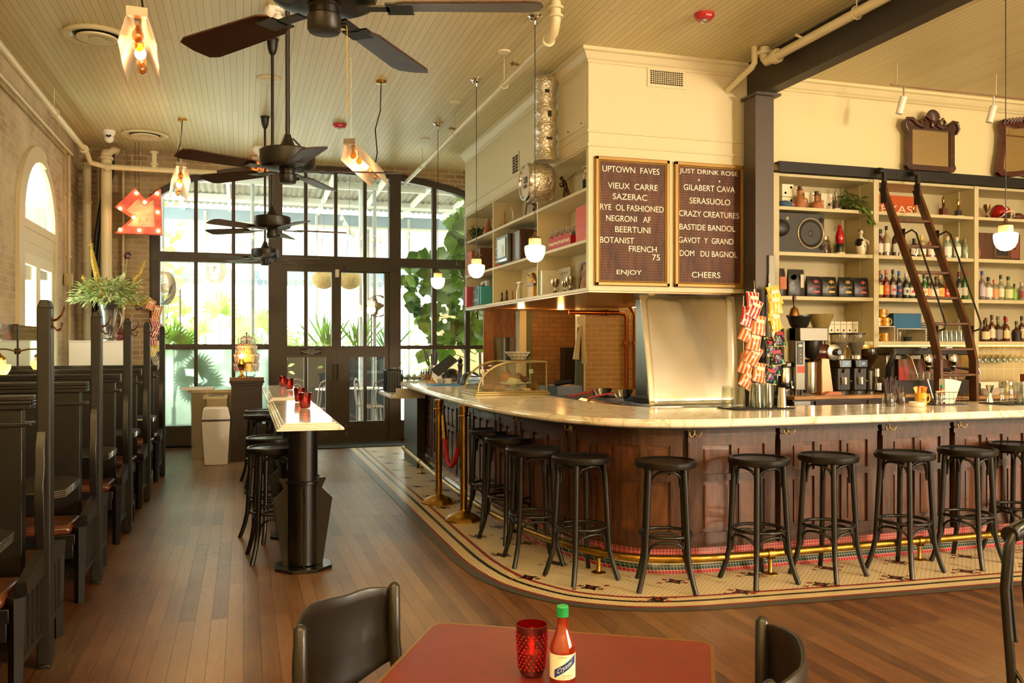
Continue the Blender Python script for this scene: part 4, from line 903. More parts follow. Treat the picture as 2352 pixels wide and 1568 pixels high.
# brick of the opposite wall is what the mirrors show
# ---------- left wall mirror and sconces ----------
t=T('wall_mirror','long frameless bar mirror with a green reflection above the booths','mirror',(-2.19,0,0));MB().box(.03,5.2,1.15,.042,11.3,1.69).build('mirror_glass',P('#b8c4b0',.06,1),t,smooth=0)
m=MB();[m.box(.0,y,1.15,.05,y+.02,1.70) for y in(6.7,8.2,9.7)];m.builds('clip',IRON,t)
for y,l in((8.2,'at the left edge, nearest'),(9.7,'partly behind the nearest booth post')):
    t=T('wall_sconce','brass wall sconce with a lit opal shade, '+l,'wall lamp',(-2.17,y,1.43),0,'opal sconces above the booths')
    m=MB();m.lathe([(.05,0),(.05,.012),(.03,.03),(.03,.045),(.018,.05)],n=20,ax='x');m.box(-.005,-.006,-.09,.01,.006,.11);m.build('back_plate',P('#5d4126',.4,.8),t)
    MB().tube([(.04,0,0),(.12,0,.02),(.19,0,.02),(.22,0,.0),(.22,0,-.03)],.008,8).build('arm',BRASS,t);m=MB();m.lathe([(.012,0),(.03,-.02),(.05,-.035),(.05,-.05)],(.22,0,-.01),20);m.build('fitter',BRASS,t);MB().lathe([(.048,-.05),(.05,-.09)],(.22,0,-.01),20).build('porcelain_neck',NECK,t)
    MB().lathe([(.05,-.09),(.078,-.09),(.086,-.1),(.082,-.13),(.06,-.17),(.03,-.185),(0,-.188)],(.22,0,-.01),28).build('opal_shade',P('#ffe9a8',.3,emit='#ffd870',es=1.3),t)
    lamp_points.append((-1.85,y,1.2,2.5,'#ffcf70',.07))
# ---------- marquee arrow ----------
t=T('marquee_arrow','red marquee arrow sign with lit amber bulbs hanging on the far brick','sign',(-1.36,12.75,3.29))
OUT=[(-.29,-.29),(.29,-.29),(.27,.33),(.10,.19),(-.03,.32),(-.27,.02),(-.06,-.10)]
OUT=[(-.29,-.30),(.30,-.30),(.28,.33),(.09,.17),(-.04,.32),(-.29,.05),(-.08,-.09)]
cx,cz=.06,-.04;INN=[(cx+(x-cx)*.62,cz+(z-cz)*.62) for x,z in OUT]
m=MB();ring2(m,OUT,INN,-.05,.06);m.build('red_border',P('#c05a50',.45,var=.35,vs=14,emit='#ff5a3c',es=.12),t,smooth=0)
MB().prism(INN,-.02,.05).build('face_plate',P('#cfc7aa',.5,var=.2,vs=12),t,smooth=0)
m=MB();n=len(OUT)
for i in range(n):
    a,b=OUT[i],OUT[(i+1)%n];m.quad((a[0],-.06,a[1]),(b[0],-.06,b[1]),(b[0],-.05,b[1]),(a[0],-.05,a[1]))
m.build('edge_trim',P('#6a2a20',.5),t,smooth=0)
MID=[((a[0]+b[0])/2,(a[1]+b[1])/2) for a,b in zip(OUT,INN)];bl=[]
for i in range(n):
    a,b=MID[i],MID[(i+1)%n];k=2 if math.dist(a,b)>.3 else 1
    for j in range(k): bl.append((a[0]+(b[0]-a[0])*j/k,a[1]+(b[1]-a[1])*j/k))
for x,z in bl: MB().sph((x,-.065,z),.022,12,8).build('bulb',emis('b','#ff9a30',9) if x is None else AMB,t)
for x,z in((-.02,.0),(.05,.03),(.12,-.03),(.09,-.1),(.0,-.12)): MB().sph((x,-.035,z),.02,10,8).build('unlit_bulb',P('#d8cfae',.2),t)
m=MB();[m.tube([(x,.03,.2),(x,.03,.96)],.003,5) for x in(-.05,.0)];m.build('hanging_wires',IRON,t)
lamp_points.append((-1.36,12.45,3.2,3,'#ff8a4a',.1))
# ---------- bar stools ----------
BW=P('#0a0908',.4,coat=.12)
def stool():
    t=T('bar_stool','','bar stool',(0,0,0),0,'black bentwood bar stools')
    m=MB();m.lathe([(0,.735),(.165,.735),(.185,.742),(.19,.752),(.19,.775),(.184,.782),(.175,.781),(.168,.773),(0,.766)],n=40);m.build('seat',BW,t,smooth=30)
    A=[pi/4+k*pi/2 for k in range(4)]
    def lp(a,z):  # leg centre line
        r=.15+(.735-z)*.055+(.05*max(0,(.22-z)/.22)**1.6);return (r*cos(a),r*sin(a),z)
    for a in A:
        zs=[.74,.6,.45,.3,.2,.12,.05,0];m=MB();m.tube([lp(a,z) for z in zs],[.0175,.018,.018,.0175,.017,.0165,.016,.016],10);m.build('leg',BW,t,smooth=60)
    m=MB();m.tube([(.158*cos(q*pi/16),.158*sin(q*pi/16),.33) for q in range(32)],.011,8,closed=True);m.build('foot_ring',BW,t,smooth=60)
    for k in range(4):
        a0,a1=A[k],A[k]+pi/2
        for z0,h,inn_,nm_ in((.60,.125,.02,'seat_arch'),(.185,.115,.02,'lower_arch')):
            P0=V(lp(a0,z0));P1=V(lp(a1,z0));pts=[]
            for i in range(13):
                u=i/12;s_=(1-cos(pi*u))/2;p=P0.lerp(P1,s_);zz=z0+h*(sin(pi*u)**.75)
                rr=math.hypot(p.x,p.y);tgt=math.hypot(*lp(a0,zz)[:2])-.018;f=(tgt*(.93+.07*abs(cos(pi*u))))/rr if nm_=='lower_arch' else (tgt*.97)/rr
                if .2<u<.8:f=min(f,1.18)
                pts.append((p.x*f,p.y*f,zz))
            m=MB();m.tube(pts,.0085,8);m.build(nm_,BW,t,smooth=60)
    return t
st0=stool()
SP=[(1.985,6.98,8,'first black bar stool, farthest along the bar, next to the brass posts'),(1.95,6.36,20,'second black bar stool from the brass posts'),(1.905,5.66,-5,'third black bar stool from the brass posts'),(2.07,5.18,12,'fourth black bar stool, at the start of the bar corner'),(2.49,4.83,-24,'fifth black bar stool, in front of the curved bar corner'),(3.11,4.77,8,'sixth black bar stool, under the upturned drinking glasses'),(3.62,4.76,20,'seventh black bar stool, just left of the jar of straws'),(4.18,4.71,14,'eighth black bar stool, below the yellow mug'),(4.75,4.76,22,'ninth black bar stool, second from the right edge'),(5.33,4.88,10,'tenth black bar stool, cut off by the right edge behind the café chair')]
for i,(x,y,a,l) in enumerate(SP):
    o=st0 if i==0 else dup(st0,(x,y,.005));o.location=(x,y,.005);o.rotation_euler=(0,0,R(a));o['label']=l;o['group']='black bentwood bar stools at the long bar'
for x,y,a,l in((.21,6.32,5,'black bar stool nearest the viewer at the narrow marble high tables'),(.205,6.98,30,'second black bar stool at the near marble high table, half hidden'),(.19,9.25,0,'black bar stool at the front of the far marble high table'),(.20,9.85,25,'black bar stool at the back of the far marble high table')):
    dup(st0,(x,y,0),R(a),l,'black bentwood bar stools at the high tables')
# ---------- high tables ----------
BLK=P('#0b0a09',.3,coat=.2)
def hitop(lab,y0,y1,x0,x1,cy):
    t=T('high_table',lab,'high table',((x0+x1)/2,cy,0),0,'narrow marble high tables');cx=(x0+x1)/2
    m=MB()
    for d,za,zb in((.0,.985,.998),(.018,.998,1.008),(.03,1.008,1.02),(.045,1.02,1.03)): m.box(x0-cx+d,y0-cy+d,za,x1-cx-d,y1-cy-d,zb)
    m.build('marble_top',MARBLE,t,bev=.003)
    for yy in ((y0-cy)+.62,) if y1-y0<1.5 else ((y0-cy)+.72,(y1-cy)-.5):
        m=MB();m.cyl((0,yy,.03),(0,yy,.985),.098,n=28);m.lathe([(.098,.56),(.11,.565),(.11,.585),(.098,.59)],(0,yy,0),28);m.build('column',BLK,t,smooth=40)
        for a in range(4):
            q=MB();q.T=Mx.Translation((0,yy,0))@Mx.Rotation(a*pi/2,4,'Z');q.prism([(.095,.02),(.13,.02),(.195,.46),(.125,.53),(.155,.60),(.095,.60)],-.005,.005);q.build('fin',BLK,t,smooth=0)
        q=MB();q.prism([(.2*cos(pi/4*k+pi/8),yy+.2*sin(pi/4*k+pi/8)) for k in range(8)],0,.022,'xy');q.build('base_plate',BLK,t,bev=.003)
        q=MB();q.box(-.05,yy-.2,.955,.05,yy+.2,.985);q.box(-.12,yy-.03,.96,.16,yy+.03,.985);q.build('bracket',BLK,t)
hitop('near narrow high table with marble top on a black steel column',5.27,7.5,.185,.58,5.99)
hitop('far narrow high table with marble top, behind the near one',7.86,10.3,.2,.58,8.6)
def votive(lab,x,y,z,r=.042,h=.09,big=False,grp=None):
    t=T('candle_holder',lab,'candle holder',(x,y,z),0,grp)
    g=thin('red_glass','#b3060c',.07,.05,.25,'#8f0408',.45) if not big else thin('dark_red_glass','#a00308',.07,.06,.35,'#5e0206',.4)
    m=MB();m.lathe([(0,.004),(r*.72,.003),(r*.8,.012),(r,h),(r*.95,h),(r*.76,.016),(0,.014)],n=32);m.build('glass_cup',g,t,smooth=50)
    m=MB();m.lathe([(r*.62,.016),(r*.62,.05),(0,.05)],n=20);m.build('tea_light',P('#e8c8a0',.5,emit='#ff6a20',es=1.5),t)
    m=MB();m.lathe([(0,.052),(.005,.058),(.006,.066),(.003,.076),(0,.084)],n=10);m.build('flame',emis('flame','#ff9a30',40),t)
    m=MB();n=12 if not big else 18;rows=7 if not big else 11
    for j in range(rows):
        for k in range(n):
            a=2*pi*(k+.5*(j%2))/n;zz=.018+(h-.03)*j/rows;rr=r*(.8+.2*zz/h)+.0005;m.sph((rr*cos(a),rr*sin(a),zz),.0028,6,4)
    m.build('hobnail_dots',P('#8a0c12',.15),t,kind='stuff')
    lamp_points.append((x,y,z+.06,.25,'#ff5a20',.01))
for x,y,l in((.43,6.50,'nearest the viewer on the near marble high table'),(.435,7.22,'second back on the near marble high table'),(.45,9.2,'right one of the pair on the far marble high table'),(.415,9.95,'left one of the pair on the far marble high table')):
    votive('lit red glass candle cup, '+l,x,y,1.031,.046,.115,False,'red candle cups on the high tables')
# ---------- booths ----------
def booth():
    t=T('booth_partition','','booth')
    m=MB();X0=-2.19+.88;m.box(X0,-.035,.08,-.09,.035,1.2);m.build('back_panel',BOOTH,t,bev=.004)
    m=MB();m.box(X0,-.05,1.2,-.05,.05,1.225);m.box(X0,-.06,1.225,-.05,.06,1.24);m.box(X0,-.05,1.24,-.05,.05,1.263);m.box(X0,-.045,1.12,-.05,.045,1.14);m.build('cap_rail',BOOTH,t,bev=.004)
    m=MB();m.box(-.029,-.045,0.02,.029,.045,1.67);m.add([(-.029,-.045,1.67),(.029,-.045,1.67),(.029,.045,1.67),(-.029,.045,1.67),(-.017,-.04,1.705),(.017,-.04,1.705),(.017,.04,1.705),(-.017,.04,1.705)],[(0,1,5,4),(1,2,6,5),(2,3,7,6),(3,0,4,7),(4,5,6,7)])
    m.box(-.024,-.04,0,.024,.04,.02);m.build('post',P('#12100e',.5,var=.3,vs=20),t,bev=.006)
    for s in(-1,1):
        m=MB();m.prism([(s*.045,1.1),(s*.08,1.02),(s*.075,.93),(s*.105,.86),(s*.09,.72),(s*.065,.55),(s*.045,.5)],-.03,.012,'yz');m.build('shaped_wing',BOOTH,t,bev=.004)
        m=MB();m.box(X0,s*.10,.40,-.07,s*.46,.455);m.build('seat_cushion',LEATHER,t,bev=.022)
        m=MB();m.box(X0,s*.08,.34,-.05,s*.45,.40);m.box(X0,s*.40,.26,-.06,s*.44,.34);m.build('seat_frame',BOOTH,t,bev=.003)
        m=MB();m.tube([(-.03,s*.42,.44),(-.03,s*.42,.2),(-.03,s*.43,0)],[.036,.03,.026],4);m.build('leg',BOOTH,t,smooth=0)
        m=MB();m.box(-.015,s*.055,.16,.0,s*.42,.19);m.prism([(s*.055,.44),(s*.40,.44),(s*.42,.50),(s*.055,.56)],-.03,.01,'yz')
        for k in range(4): m.box(-.02,s*(.09+.085*k),.19,-.005,s*(.13+.085*k),.45)
        m.build('slatted_end',P('#161412',.5,var=.3,vs=20),t,smooth=0)
    m=MB();m.T=Mx.Translation((-.002,0,0))@Mx.Diagonal((.55,1,1,1));m.sph((.058,0,1.60),(.006,.012,.03),10,8);m.tube([(.06,0,1.61),(.09,0,1.615),(.125,0,1.635),(.145,0,1.665)],.006,8);m.sph((.147,0,1.67),.009,8,6);m.tube([(.06,0,1.585),(.09,0,1.565),(.12,0,1.57),(.13,0,1.59)],.005,8);m.sph((.13,0,1.594),.008,8,6);m.build('coat_hook',P('#6e3b1c',.35,.9),t)
    return t
b0=booth()
for i,(y,l) in enumerate(((4.5,'black wooden booth divider nearest the viewer with the tallest looking post'),(5.98,'black wooden booth divider, second from the viewer'),(7.51,'black wooden booth divider, third from the viewer, in the middle of the row'),(8.96,'black wooden booth divider, fourth from the viewer'),(10.58,'black wooden booth divider, last one before the arched windows'),(3.0,'black wooden booth divider cut off by the left edge'))):
    o=b0 if i==0 else dup(b0,(0,0,0));o.location=(-.88,y,0);o['label']=l;o['group']='black booth dividers along the brick wall'
def btable():
    t=T('booth_table','','table');a,b=.31,.31;m=MB()
    m.prism([(-1.3,-a),(-.09,-a),(0,-a+.1),(0,a-.1),(-.09,a),(-1.3,a)],.70,.74,'xy');m.build('table_top',P('#100e0c',.4),t)
    m=MB()
    for z in(.705,.715,.725,.735):
        m.tube([(-1.3,-a-.001,z),(-.09,-a-.001,z),(.001,-a+.1,z),(.001,a-.1,z),(-.09,a+.001,z),(-1.3,a+.001,z)],.0025,6)
    m.build('ribbed_metal_edge',CHROME,t);m=MB();m.cyl((-.65,0,.02),(-.65,0,.70),.04);m.lathe([(.22,0),(.22,.02),(.05,.04)],(-.65,0,0),24);m.build('pedestal',BLACKM,t);return t
bt=btable()
for i,(y,l) in enumerate(((5.24,'booth table between the two nearest dividers'),(6.75,'booth table behind the second divider'),(8.24,'booth table behind the third divider'),(9.77,'booth table behind the fourth divider'),(3.75,'booth table at the left edge, in front of the nearest divider'))):
    o=bt if i==0 else dup(bt,(0,0,0));o.location=(-.89,y,0);o['label']='black '+l+', ribbed metal edge';o['group']='booth tables with ribbed metal edges'
# ---------- brass posts and rope ----------
def stanch():
    t=T('brass_post','','barrier post');m=MB();m.lathe([(.0,0),(.165,0),(.165,.012),(.15,.03),(.12,.05),(.05,.075),(.035,.085),(.034,.09)],n=8);m.build('base',BRASS,t,smooth=20)
    m=MB();m.lathe([(.031,.085),(.031,.88),(.05,.882),(.052,.886),(.05,.89),(.034,.892),(.034,.905),(.038,.91),(.04,.955),(.044,.96),(.044,.972),(.03,.976),(0,.976)],n=24);m.build('tube',BRASS,t,smooth=30);return t
s0=stanch();s0.location=(1.757,8.0,.005);s0['label']='left brass barrier post, farther from the viewer';s0['group']='brass rope barrier posts'
dup(s0,(1.79,7.16,.005),R(10),'right brass barrier post, nearer to the viewer')
t=T('velvet_rope','sagging red velvet rope with brass ends between the two brass posts','rope',(1.77,7.6,0));p0=V((1.77+.02-1.77,8.0-.05-7.6,.87));p1=V((1.79-1.77,7.16+.05-7.6,.87))
pts=[];N=22
for i in range(N+1):
    u=i/N;p=p0.lerp(p1,u);pts.append((p.x-.02*sin(pi*u),p.y,.83-.42*(1-(2*u-1)**2)**.9))
m=MB();m.tube(pts[2:-2],.021,14);m.build('rope',P('#a80a16',.75,bump=.3,bs=120),t,smooth=60)
for e,(a,b) in enumerate(((pts[0],pts[3]),(pts[-1],pts[-4]))):
    m=MB();m.cyl(a,b,.018,.026);m.tube([(a[0],a[1],a[2]),(a[0],a[1]+(.02 if e==0 else -.02),a[2]+.03)],.007,8);m.build('end_cap',BRASSL,t)
# ---------- red table in front ----------
ta=math.atan2(1.935-2.298,1.132-.493);W=.735
t=T('red_table','dark red topped table with rounded corners and brass edge in the foreground','table',(.493,2.298,0),ta)
def rrect(x0,y0,x1,y1,r,n=6):
    o=[]
    for cx,cy,a in((x1-r,y1-r,0),(x0+r,y1-r,90),(x0+r,y0+r,180),(x1-r,y0+r,270)):
        o+=[(cx+r*cos(R(a+90*k/n)),cy+r*sin(R(a+90*k/n))) for k in range(n+1)]
    return o
m=MB();m.prism(rrect(.008,-W+.008,W-.008,-.008,.035),.72,.7505,'xy');m.build('table_top',P('#5e1913',.4,var=.12,vs=30,name='red_linoleum'),t)
m=MB();a=rrect(0,-W,W,0,.04);b=rrect(.009,-W+.009,W-.009,-.009,.033);n=len(a)
m.add([(*p,.712) for p in a]+[(*p,.751) for p in a]+[(*p,.751) for p in b]+[(*p,.72) for p in b],[(i,(i+1)%n,n+(i+1)%n,n+i) for i in range(n)]+[(n+i,n+(i+1)%n,2*n+(i+1)%n,2*n+i) for i in range(n)]+[(2*n+i,2*n+(i+1)%n,3*n+(i+1)%n,3*n+i) for i in range(n)])
m.build('brass_edge',P('#a07a3a',.35,.9),t);m=MB();m.cyl((W/2,-W/2,.03),(W/2,-W/2,.72),.04);m.box(W/2-.25,-W/2-.03,.68,W/2+.25,-W/2+.03,.715);m.build('pedestal',BLACKM,t)
m=MB();m.box(W/2-.28,-W/2-.03,0,W/2+.28,-W/2+.03,.03);m.box(W/2-.03,-W/2-.28,0,W/2+.03,-W/2+.28,.03);m.build('cross_base',BLACKM,t)
votive('large lit dark red hobnail candle glass on the red table','.',0,0) if False else None
t_=votive('large lit dark red hobnail candle glass on the red table',.625,1.865,.752,.036,.114,True)
# hot sauce bottle
def sauce(lab,loc,s=1,grp=None,rz=0):
    t=T('hot_sauce_bottle',lab,'bottle',loc,rz,grp,s)
    gl=thin('sauce_glass','#d86a40',.1,.03,.55,'#a32a0c',.5)
    m=MB();m.lathe([(0,0),(.0255,0),(.028,.004),(.028,.075),(.026,.088),(.018,.108),(.0125,.125),(.0115,.148),(.0125,.150)],n=36);m.build('glass_body',gl,t,smooth=50)
    m=MB();m.lathe([(.0135,.149),(.0135,.170),(.012,.172),(0,.172)],n=24);m.build('green_cap',P('#0f8a4c',.4),t)
    m=MB();m.lathe([(.0284,.018),(.0284,.072)],n=36,cap=False);m.build('paper_label',P('#ece7da',.5),t,smooth=50)
    # label graphics wrap around the front
    d0=-pi/2-rz
    def wrap(mesh_o,ang,z):
        me=mesh_o.data
        for v in me.vertices:
            x,y=v.co.x,v.co.y;a=ang+x/.0287;v.co=(.0287*cos(a),.0287*sin(a),z+y)
        mesh_o.location=(0,0,0);mesh_o.rotation_euler=(0,0,0)
    m=MB();n=16;vs=[];
    for i in range(n+1):
        x=-.026+.052*i/n;zz=x*.62;vs+=[(x,zz-.009,0),(x,zz+.009,0)]
    m.add(vs,[(2*i,2*i+2,2*i+3,2*i+1) for i in range(n)]);o=m.build('blue_band',P('#1d3f8f',.4),t,smooth=0)
    lab_a=-pi/2-rz-.12
    for v in o.data.vertices:
        x,y=v.co.x,v.co.y;a=lab_a+x/.0286;v.co=(.0286*cos(a),.0286*sin(a),.046+max(-.027,min(.0255,y)))
    def tx(s_,h,w,slope,dx,dz,mat,sh=0):
        o=text(s_,'label_text',mat,t,(0,0,0),h,w,shear=sh)
        for v in o.data.vertices:
            x,y=v.co.x+dx,v.co.y;zz=y+x*slope+dz;a=lab_a+x/.0291;v.co=(.0291*cos(a),.0291*sin(a),.046+zz)
        o.rotation_euler=(0,0,0)
    tx('Crystal',.013,.036,.62,-.001,0,P('#f4f2ee',.5),.3)
    tx('LOUISIANA',.0035,.02,.0,-.006,.0215,P('#b03030',.5));tx('HOT SAUCE',.0035,.022,.0,.004,-.0185,P('#b03030',.5));tx('NET 6 FL OZ (177 mL)',.0028,.032,0,0,-.0245,P('#4a4a55',.5))
    return t
sauce('glass bottle of red hot sauce with green cap on the red table','x') if False else None
sauce('glass bottle of red hot sauce with green cap on the red table',(.672,1.792,.752))
# ---------- foreground chairs ----------
def chair(lab,pL,pR,outdir):
    # back posts at pL and pR, panel bulges along outdir
    a=V((*pL,0));b=V((*pR,0));mid=(a+b)/2;ux=(b-a).normalized();w=(b-a).length;uy=V((*outdir,0)).normalized()
    t=T('plywood_chair',lab,'chair',(mid.x,mid.y,0),math.atan2(ux.y,ux.x),'black curved back chairs at the red table')
    s=1 if (Mx.Rotation(-math.atan2(ux.y,ux.x),3,'Z')@uy).y>0 else -1;h=w/2;BC=P('#120e0b',.42,var=.25,vs=3,coat=.1)
    for sg in(-1,1):
        m=MB();m.tube([(sg*h,s*.0,.855),(sg*h,s*.0,.845),(sg*h,-s*.0,.7),(sg*h*.97,-s*.03,.45),(sg*h,s*.0,.2),(sg*h,s*.08,0)],[.006,.0155,.017,.019,.018,.015],14);m.build('back_post',BC,t,smooth=60)
    N=20;vs=[];fs=[];K=9
    for i in range(N+1):
        u=-1+2*i/N;x=u*h;y=s*(.004+.072*(1-u*u)**.8);zt=.838+.028*(1-abs(u))**.7-.014*math.exp(-((u-.35*1)/.25)**2)-.012*math.exp(-(u/.2)**2);zb=.585+.06*abs(u)**2-.0
        for k in range(K): 
            v_=k/(K-1);vs.append((x,y+s*.012*sin(pi*v_),zb+(zt-zb)*v_))
    for i in range(N):
        for k in range(K-1): fs.append((i*K+k,(i+1)*K+k,(i+1)*K+k+1,i*K+k+1))
    m=MB();m.add(vs,fs);o=m.build('back_panel',BC,t,smooth=60);q=o.modifiers.new('s','SOLIDIFY');q.thickness=.009;q.offset=0;q=o.modifiers.new('b','BEVEL');q.width=.002;q.limit_method='ANGLE'
    m=MB();m.prism(rrect(-h+.01,-.44 if s>0 else .02,h-.01,-.02 if s>0 else .44,.05),.43,.46,'xy');m.build('seat',BC,t,bev=.006)
    for sg in(-1,1):
        m=MB();m.tube([(sg*(h-.04),-s*.39,.44),(sg*(h-.03),-s*.4,0)],[.018,.014],10);m.build('front_leg',BC,t,smooth=60)
        MB().tube([(sg*h*.98,-s*.0,.25),(sg*(h-.035),-s*.395,.25)],.009,8).build('stretcher',BC,t,smooth=60)
    return t
chair('black curved back chair on the left of the red table',(.125,2.046),(.391,2.342),(-.744,.668))
chair('black curved back chair right of the red table, cut by the bottom edge',(1.174,1.787),(.967,1.445),(.856,-.518))
t=T('bentwood_chair','black bentwood chair with a spindle back cut off by the right edge','chair',(2.72,2.36,0),R(8))
m=MB();m.tube([(-.2,0,0),(-.195,.0,.25),(-.19,.02,.45),(-.2,.03,.65),(-.195,.02,.80),(-.17,.01,.86),(-.1,.02,.875),(0,.035,.88),(.1,.02,.875),(.17,.01,.86),(.195,.02,.8),(.2,.03,.65),(.19,.02,.45),(.195,0,.25),(.2,0,0)],.016,12);m.build('back_hoop',BW,t,smooth=60)
m=MB();m.tube([(-.19,.02,.84),(-.1,.04,.85),(0,.05,.855),(.1,.04,.85),(.19,.02,.84)],.03,10);m.build('top_rail',BW,t,smooth=60)
for x in(-.14,-.07,0,.07,.14): MB().tube([(x,.03,.46),(x,.05,.65),(x,.04,.86)],.007,8).build('spindle',BW,t,smooth=60)
MB().lathe([(0,.44),(.2,.44),(.21,.45),(.205,.465),(0,.46)],(0,-.18,0),32).build('seat',BW,t)
for x in(-.16,.16): MB().tube([(x,-.34,.44),(x*1.1,-.38,0)],[.017,.014],10).build('leg',BW,t,smooth=60)
m=MB();m.tube([(.17*cos(q*pi/12),-.18+.17*sin(q*pi/12),.28) for q in range(24)],.009,8,closed=True);m.tube([(-.19,.02,.40),(-.17,-.05,.30),(-.15,-.12,.40)],.008,8);m.build('ring',BW,t,smooth=60)
# ---------- bottles ----------
SHP={'tall':([(0,0),(.036,0),(.038,.006),(.038,.165),(.034,.185),(.018,.21),(.013,.225),(.0125,.275),(.0145,.277),(.0145,.29)],.30,(.04,.14)),
 'wine':([(0,0),(.036,0),(.0375,.006),(.0375,.19),(.03,.215),(.016,.235),(.0125,.25),(.0125,.30),(.0145,.302),(.0145,.315)],.325,(.05,.14)),
 'round':([(0,0),(.043,0),(.045,.008),(.045,.13),(.04,.15),(.02,.168),(.015,.178),(.015,.20),(.017,.202),(.017,.21)],.225,(.03,.12)),
 'squat':([(0,0),(.045,0),(.048,.01),(.052,.1),(.045,.13),(.02,.15),(.014,.165),(.014,.215),(.017,.217),(.017,.225)],.245,(.025,.11)),
 'small':([(0,0),(.026,0),(.028,.005),(.028,.11),(.022,.13),(.011,.145),(.011,.17)],.185,(.02,.09))}
def liquor(key,op=.75): return thin('liq_'+key,key,.1,.05,op,key,.45)
def bottle(lab,x,y,z,shape,glass,cap,label=None,h=None,grp=None,neck=None,extra=None,op=.75):
    pr,H,(l0,l1)=SHP[shape];k=(h or H)/H
    t=T('liquor_bottle',lab,'bottle',(x,y,z),0,grp)
    m=MB();m.lathe([(r,zz*k) for r,zz in pr],n=20);m.build('glass_body',liquor(glass,op),t,smooth=50)
    top=pr[-1][1]*k;r=pr[-1][0]+.001;m=MB();m.lathe([(r,top-.03),(r,top+.012),(r-.002,top+.014),(0,top+.014)],n=14);m.build('cap',P(cap,.45),t)
    if label:
        rr=max(p[0] for p in pr)+.0006;m=MB();n=14;vs=[]
        for i in range(n+1):
            a=-pi/2-.25+(-1.15+2.3*i/n);vs+=[(rr*cos(a),rr*sin(a),l0*k),(rr*cos(a),rr*sin(a),l1*k)]
        m.add(vs,[(2*i,2*i+2,2*i+3,2*i+1) for i in range(n)]);lo=m.build('paper_label',P(label,.55),t,smooth=50)
        if extra:
            m=MB();rr+=.0006;vs=[];zc=(l0+l1)/2*k
            for i in range(7):
                a=-pi/2-.25+(-.5+i/6);q=1-abs(i-3)/3;vs+=[(rr*cos(a),rr*sin(a),zc-(.03*q if extra[1]=='d' else .012)*k),(rr*cos(a),rr*sin(a),zc+(.03*q if extra[1]=='d' else .012)*k)]
            m.add(vs,[(2*i,2*i+2,2*i+3,2*i+1) for i in range(6)]);m.build('label_emblem',P(extra[0],.5),lo,smooth=0)
    if neck:
        m=MB();m.lathe([(r-.0008,top-.075*k),(r-.0008,top-.03)],n=14);m.build('neck_band',P(neck,.5),t)
    return t
ZB,ZC,ZD,ZA=2.461,2.001,1.531,2.931;YS=7.87
G='bottles on the upper shelf behind the ladder'
for a in ((6.65,YS,'tall','#5a0f12','#1d2a20','#e8e0cc','dark red bottle with a pale label at the left end of the upper bottle shelf',.29),
 (6.74,YS,'wine','#b3a47c','#20302a','#e8e4d4','clear bottle with dark green cap and floral white label on the upper bottle shelf',.33),
 (6.775,YS+.13,'wine','#8a2418','#1f2a24','#e3dcc6','bottle with dark cap half hidden behind the floral labelled one',.31),
 (6.86,YS,'wine','#3b0a26','#1e3a2a','#dcd8cc','deep purple bottle with green cap and grey label left of the ladder rail',.325),
 (6.95,YS+.06,'round','#3c1608','#8a6020','#c08a30','short brown bottle in the shadow of the left ladder rail',.2),
 (7.11,YS,'round','#1d1712','#151210','#ece6d6','short bottle whose white label shows a black 7',.21),
 (7.215,YS,'round','#c8a860','#e8c860','#efe8d6','white labelled bottle with a yellow neck between the ladder rails',.25),
 (7.34,YS,'round','#c08060','#d8a890','#efe8d6','white labelled bottle with a red neck between the ladder rails',.25),
 (7.45,YS+.04,'round','#8a2a1a','#d8c0a0','#efe8d6','white labelled red bottle behind the right ladder rail',.25),
 (7.57,YS,'round','#b8c4a8','#d8c8a8','#efe9da','white labelled bottle with a teal neck just right of the ladder',.25),
 (7.70,YS,'round','#b8c4a8','#d8c8a8','#efe9da','white labelled bottle with a teal neck, second from the right end of its shelf',.25),
 (7.80,YS-.02,'round','#8f9a6a','#8f8a70',None,'olive green bottle with grey cap at the right end of the upper bottle shelf',.23)):
    b=bottle(a[6],a[0],a[1],ZB,a[2],a[3],a[4],a[5],a[7],'bottles on the upper shelf behind the ladder',neck='#2fb0a0' if 'teal' in a[6] else('#d8a820' if 'yellow neck' in a[6] else('#a83028' if 'red neck' in a[6] else None)))
    if 'black 7' in a[6]: text('7','label_text',P('#1a1613',.5),b,(-.012,-.0462,.07),.05)
q=0
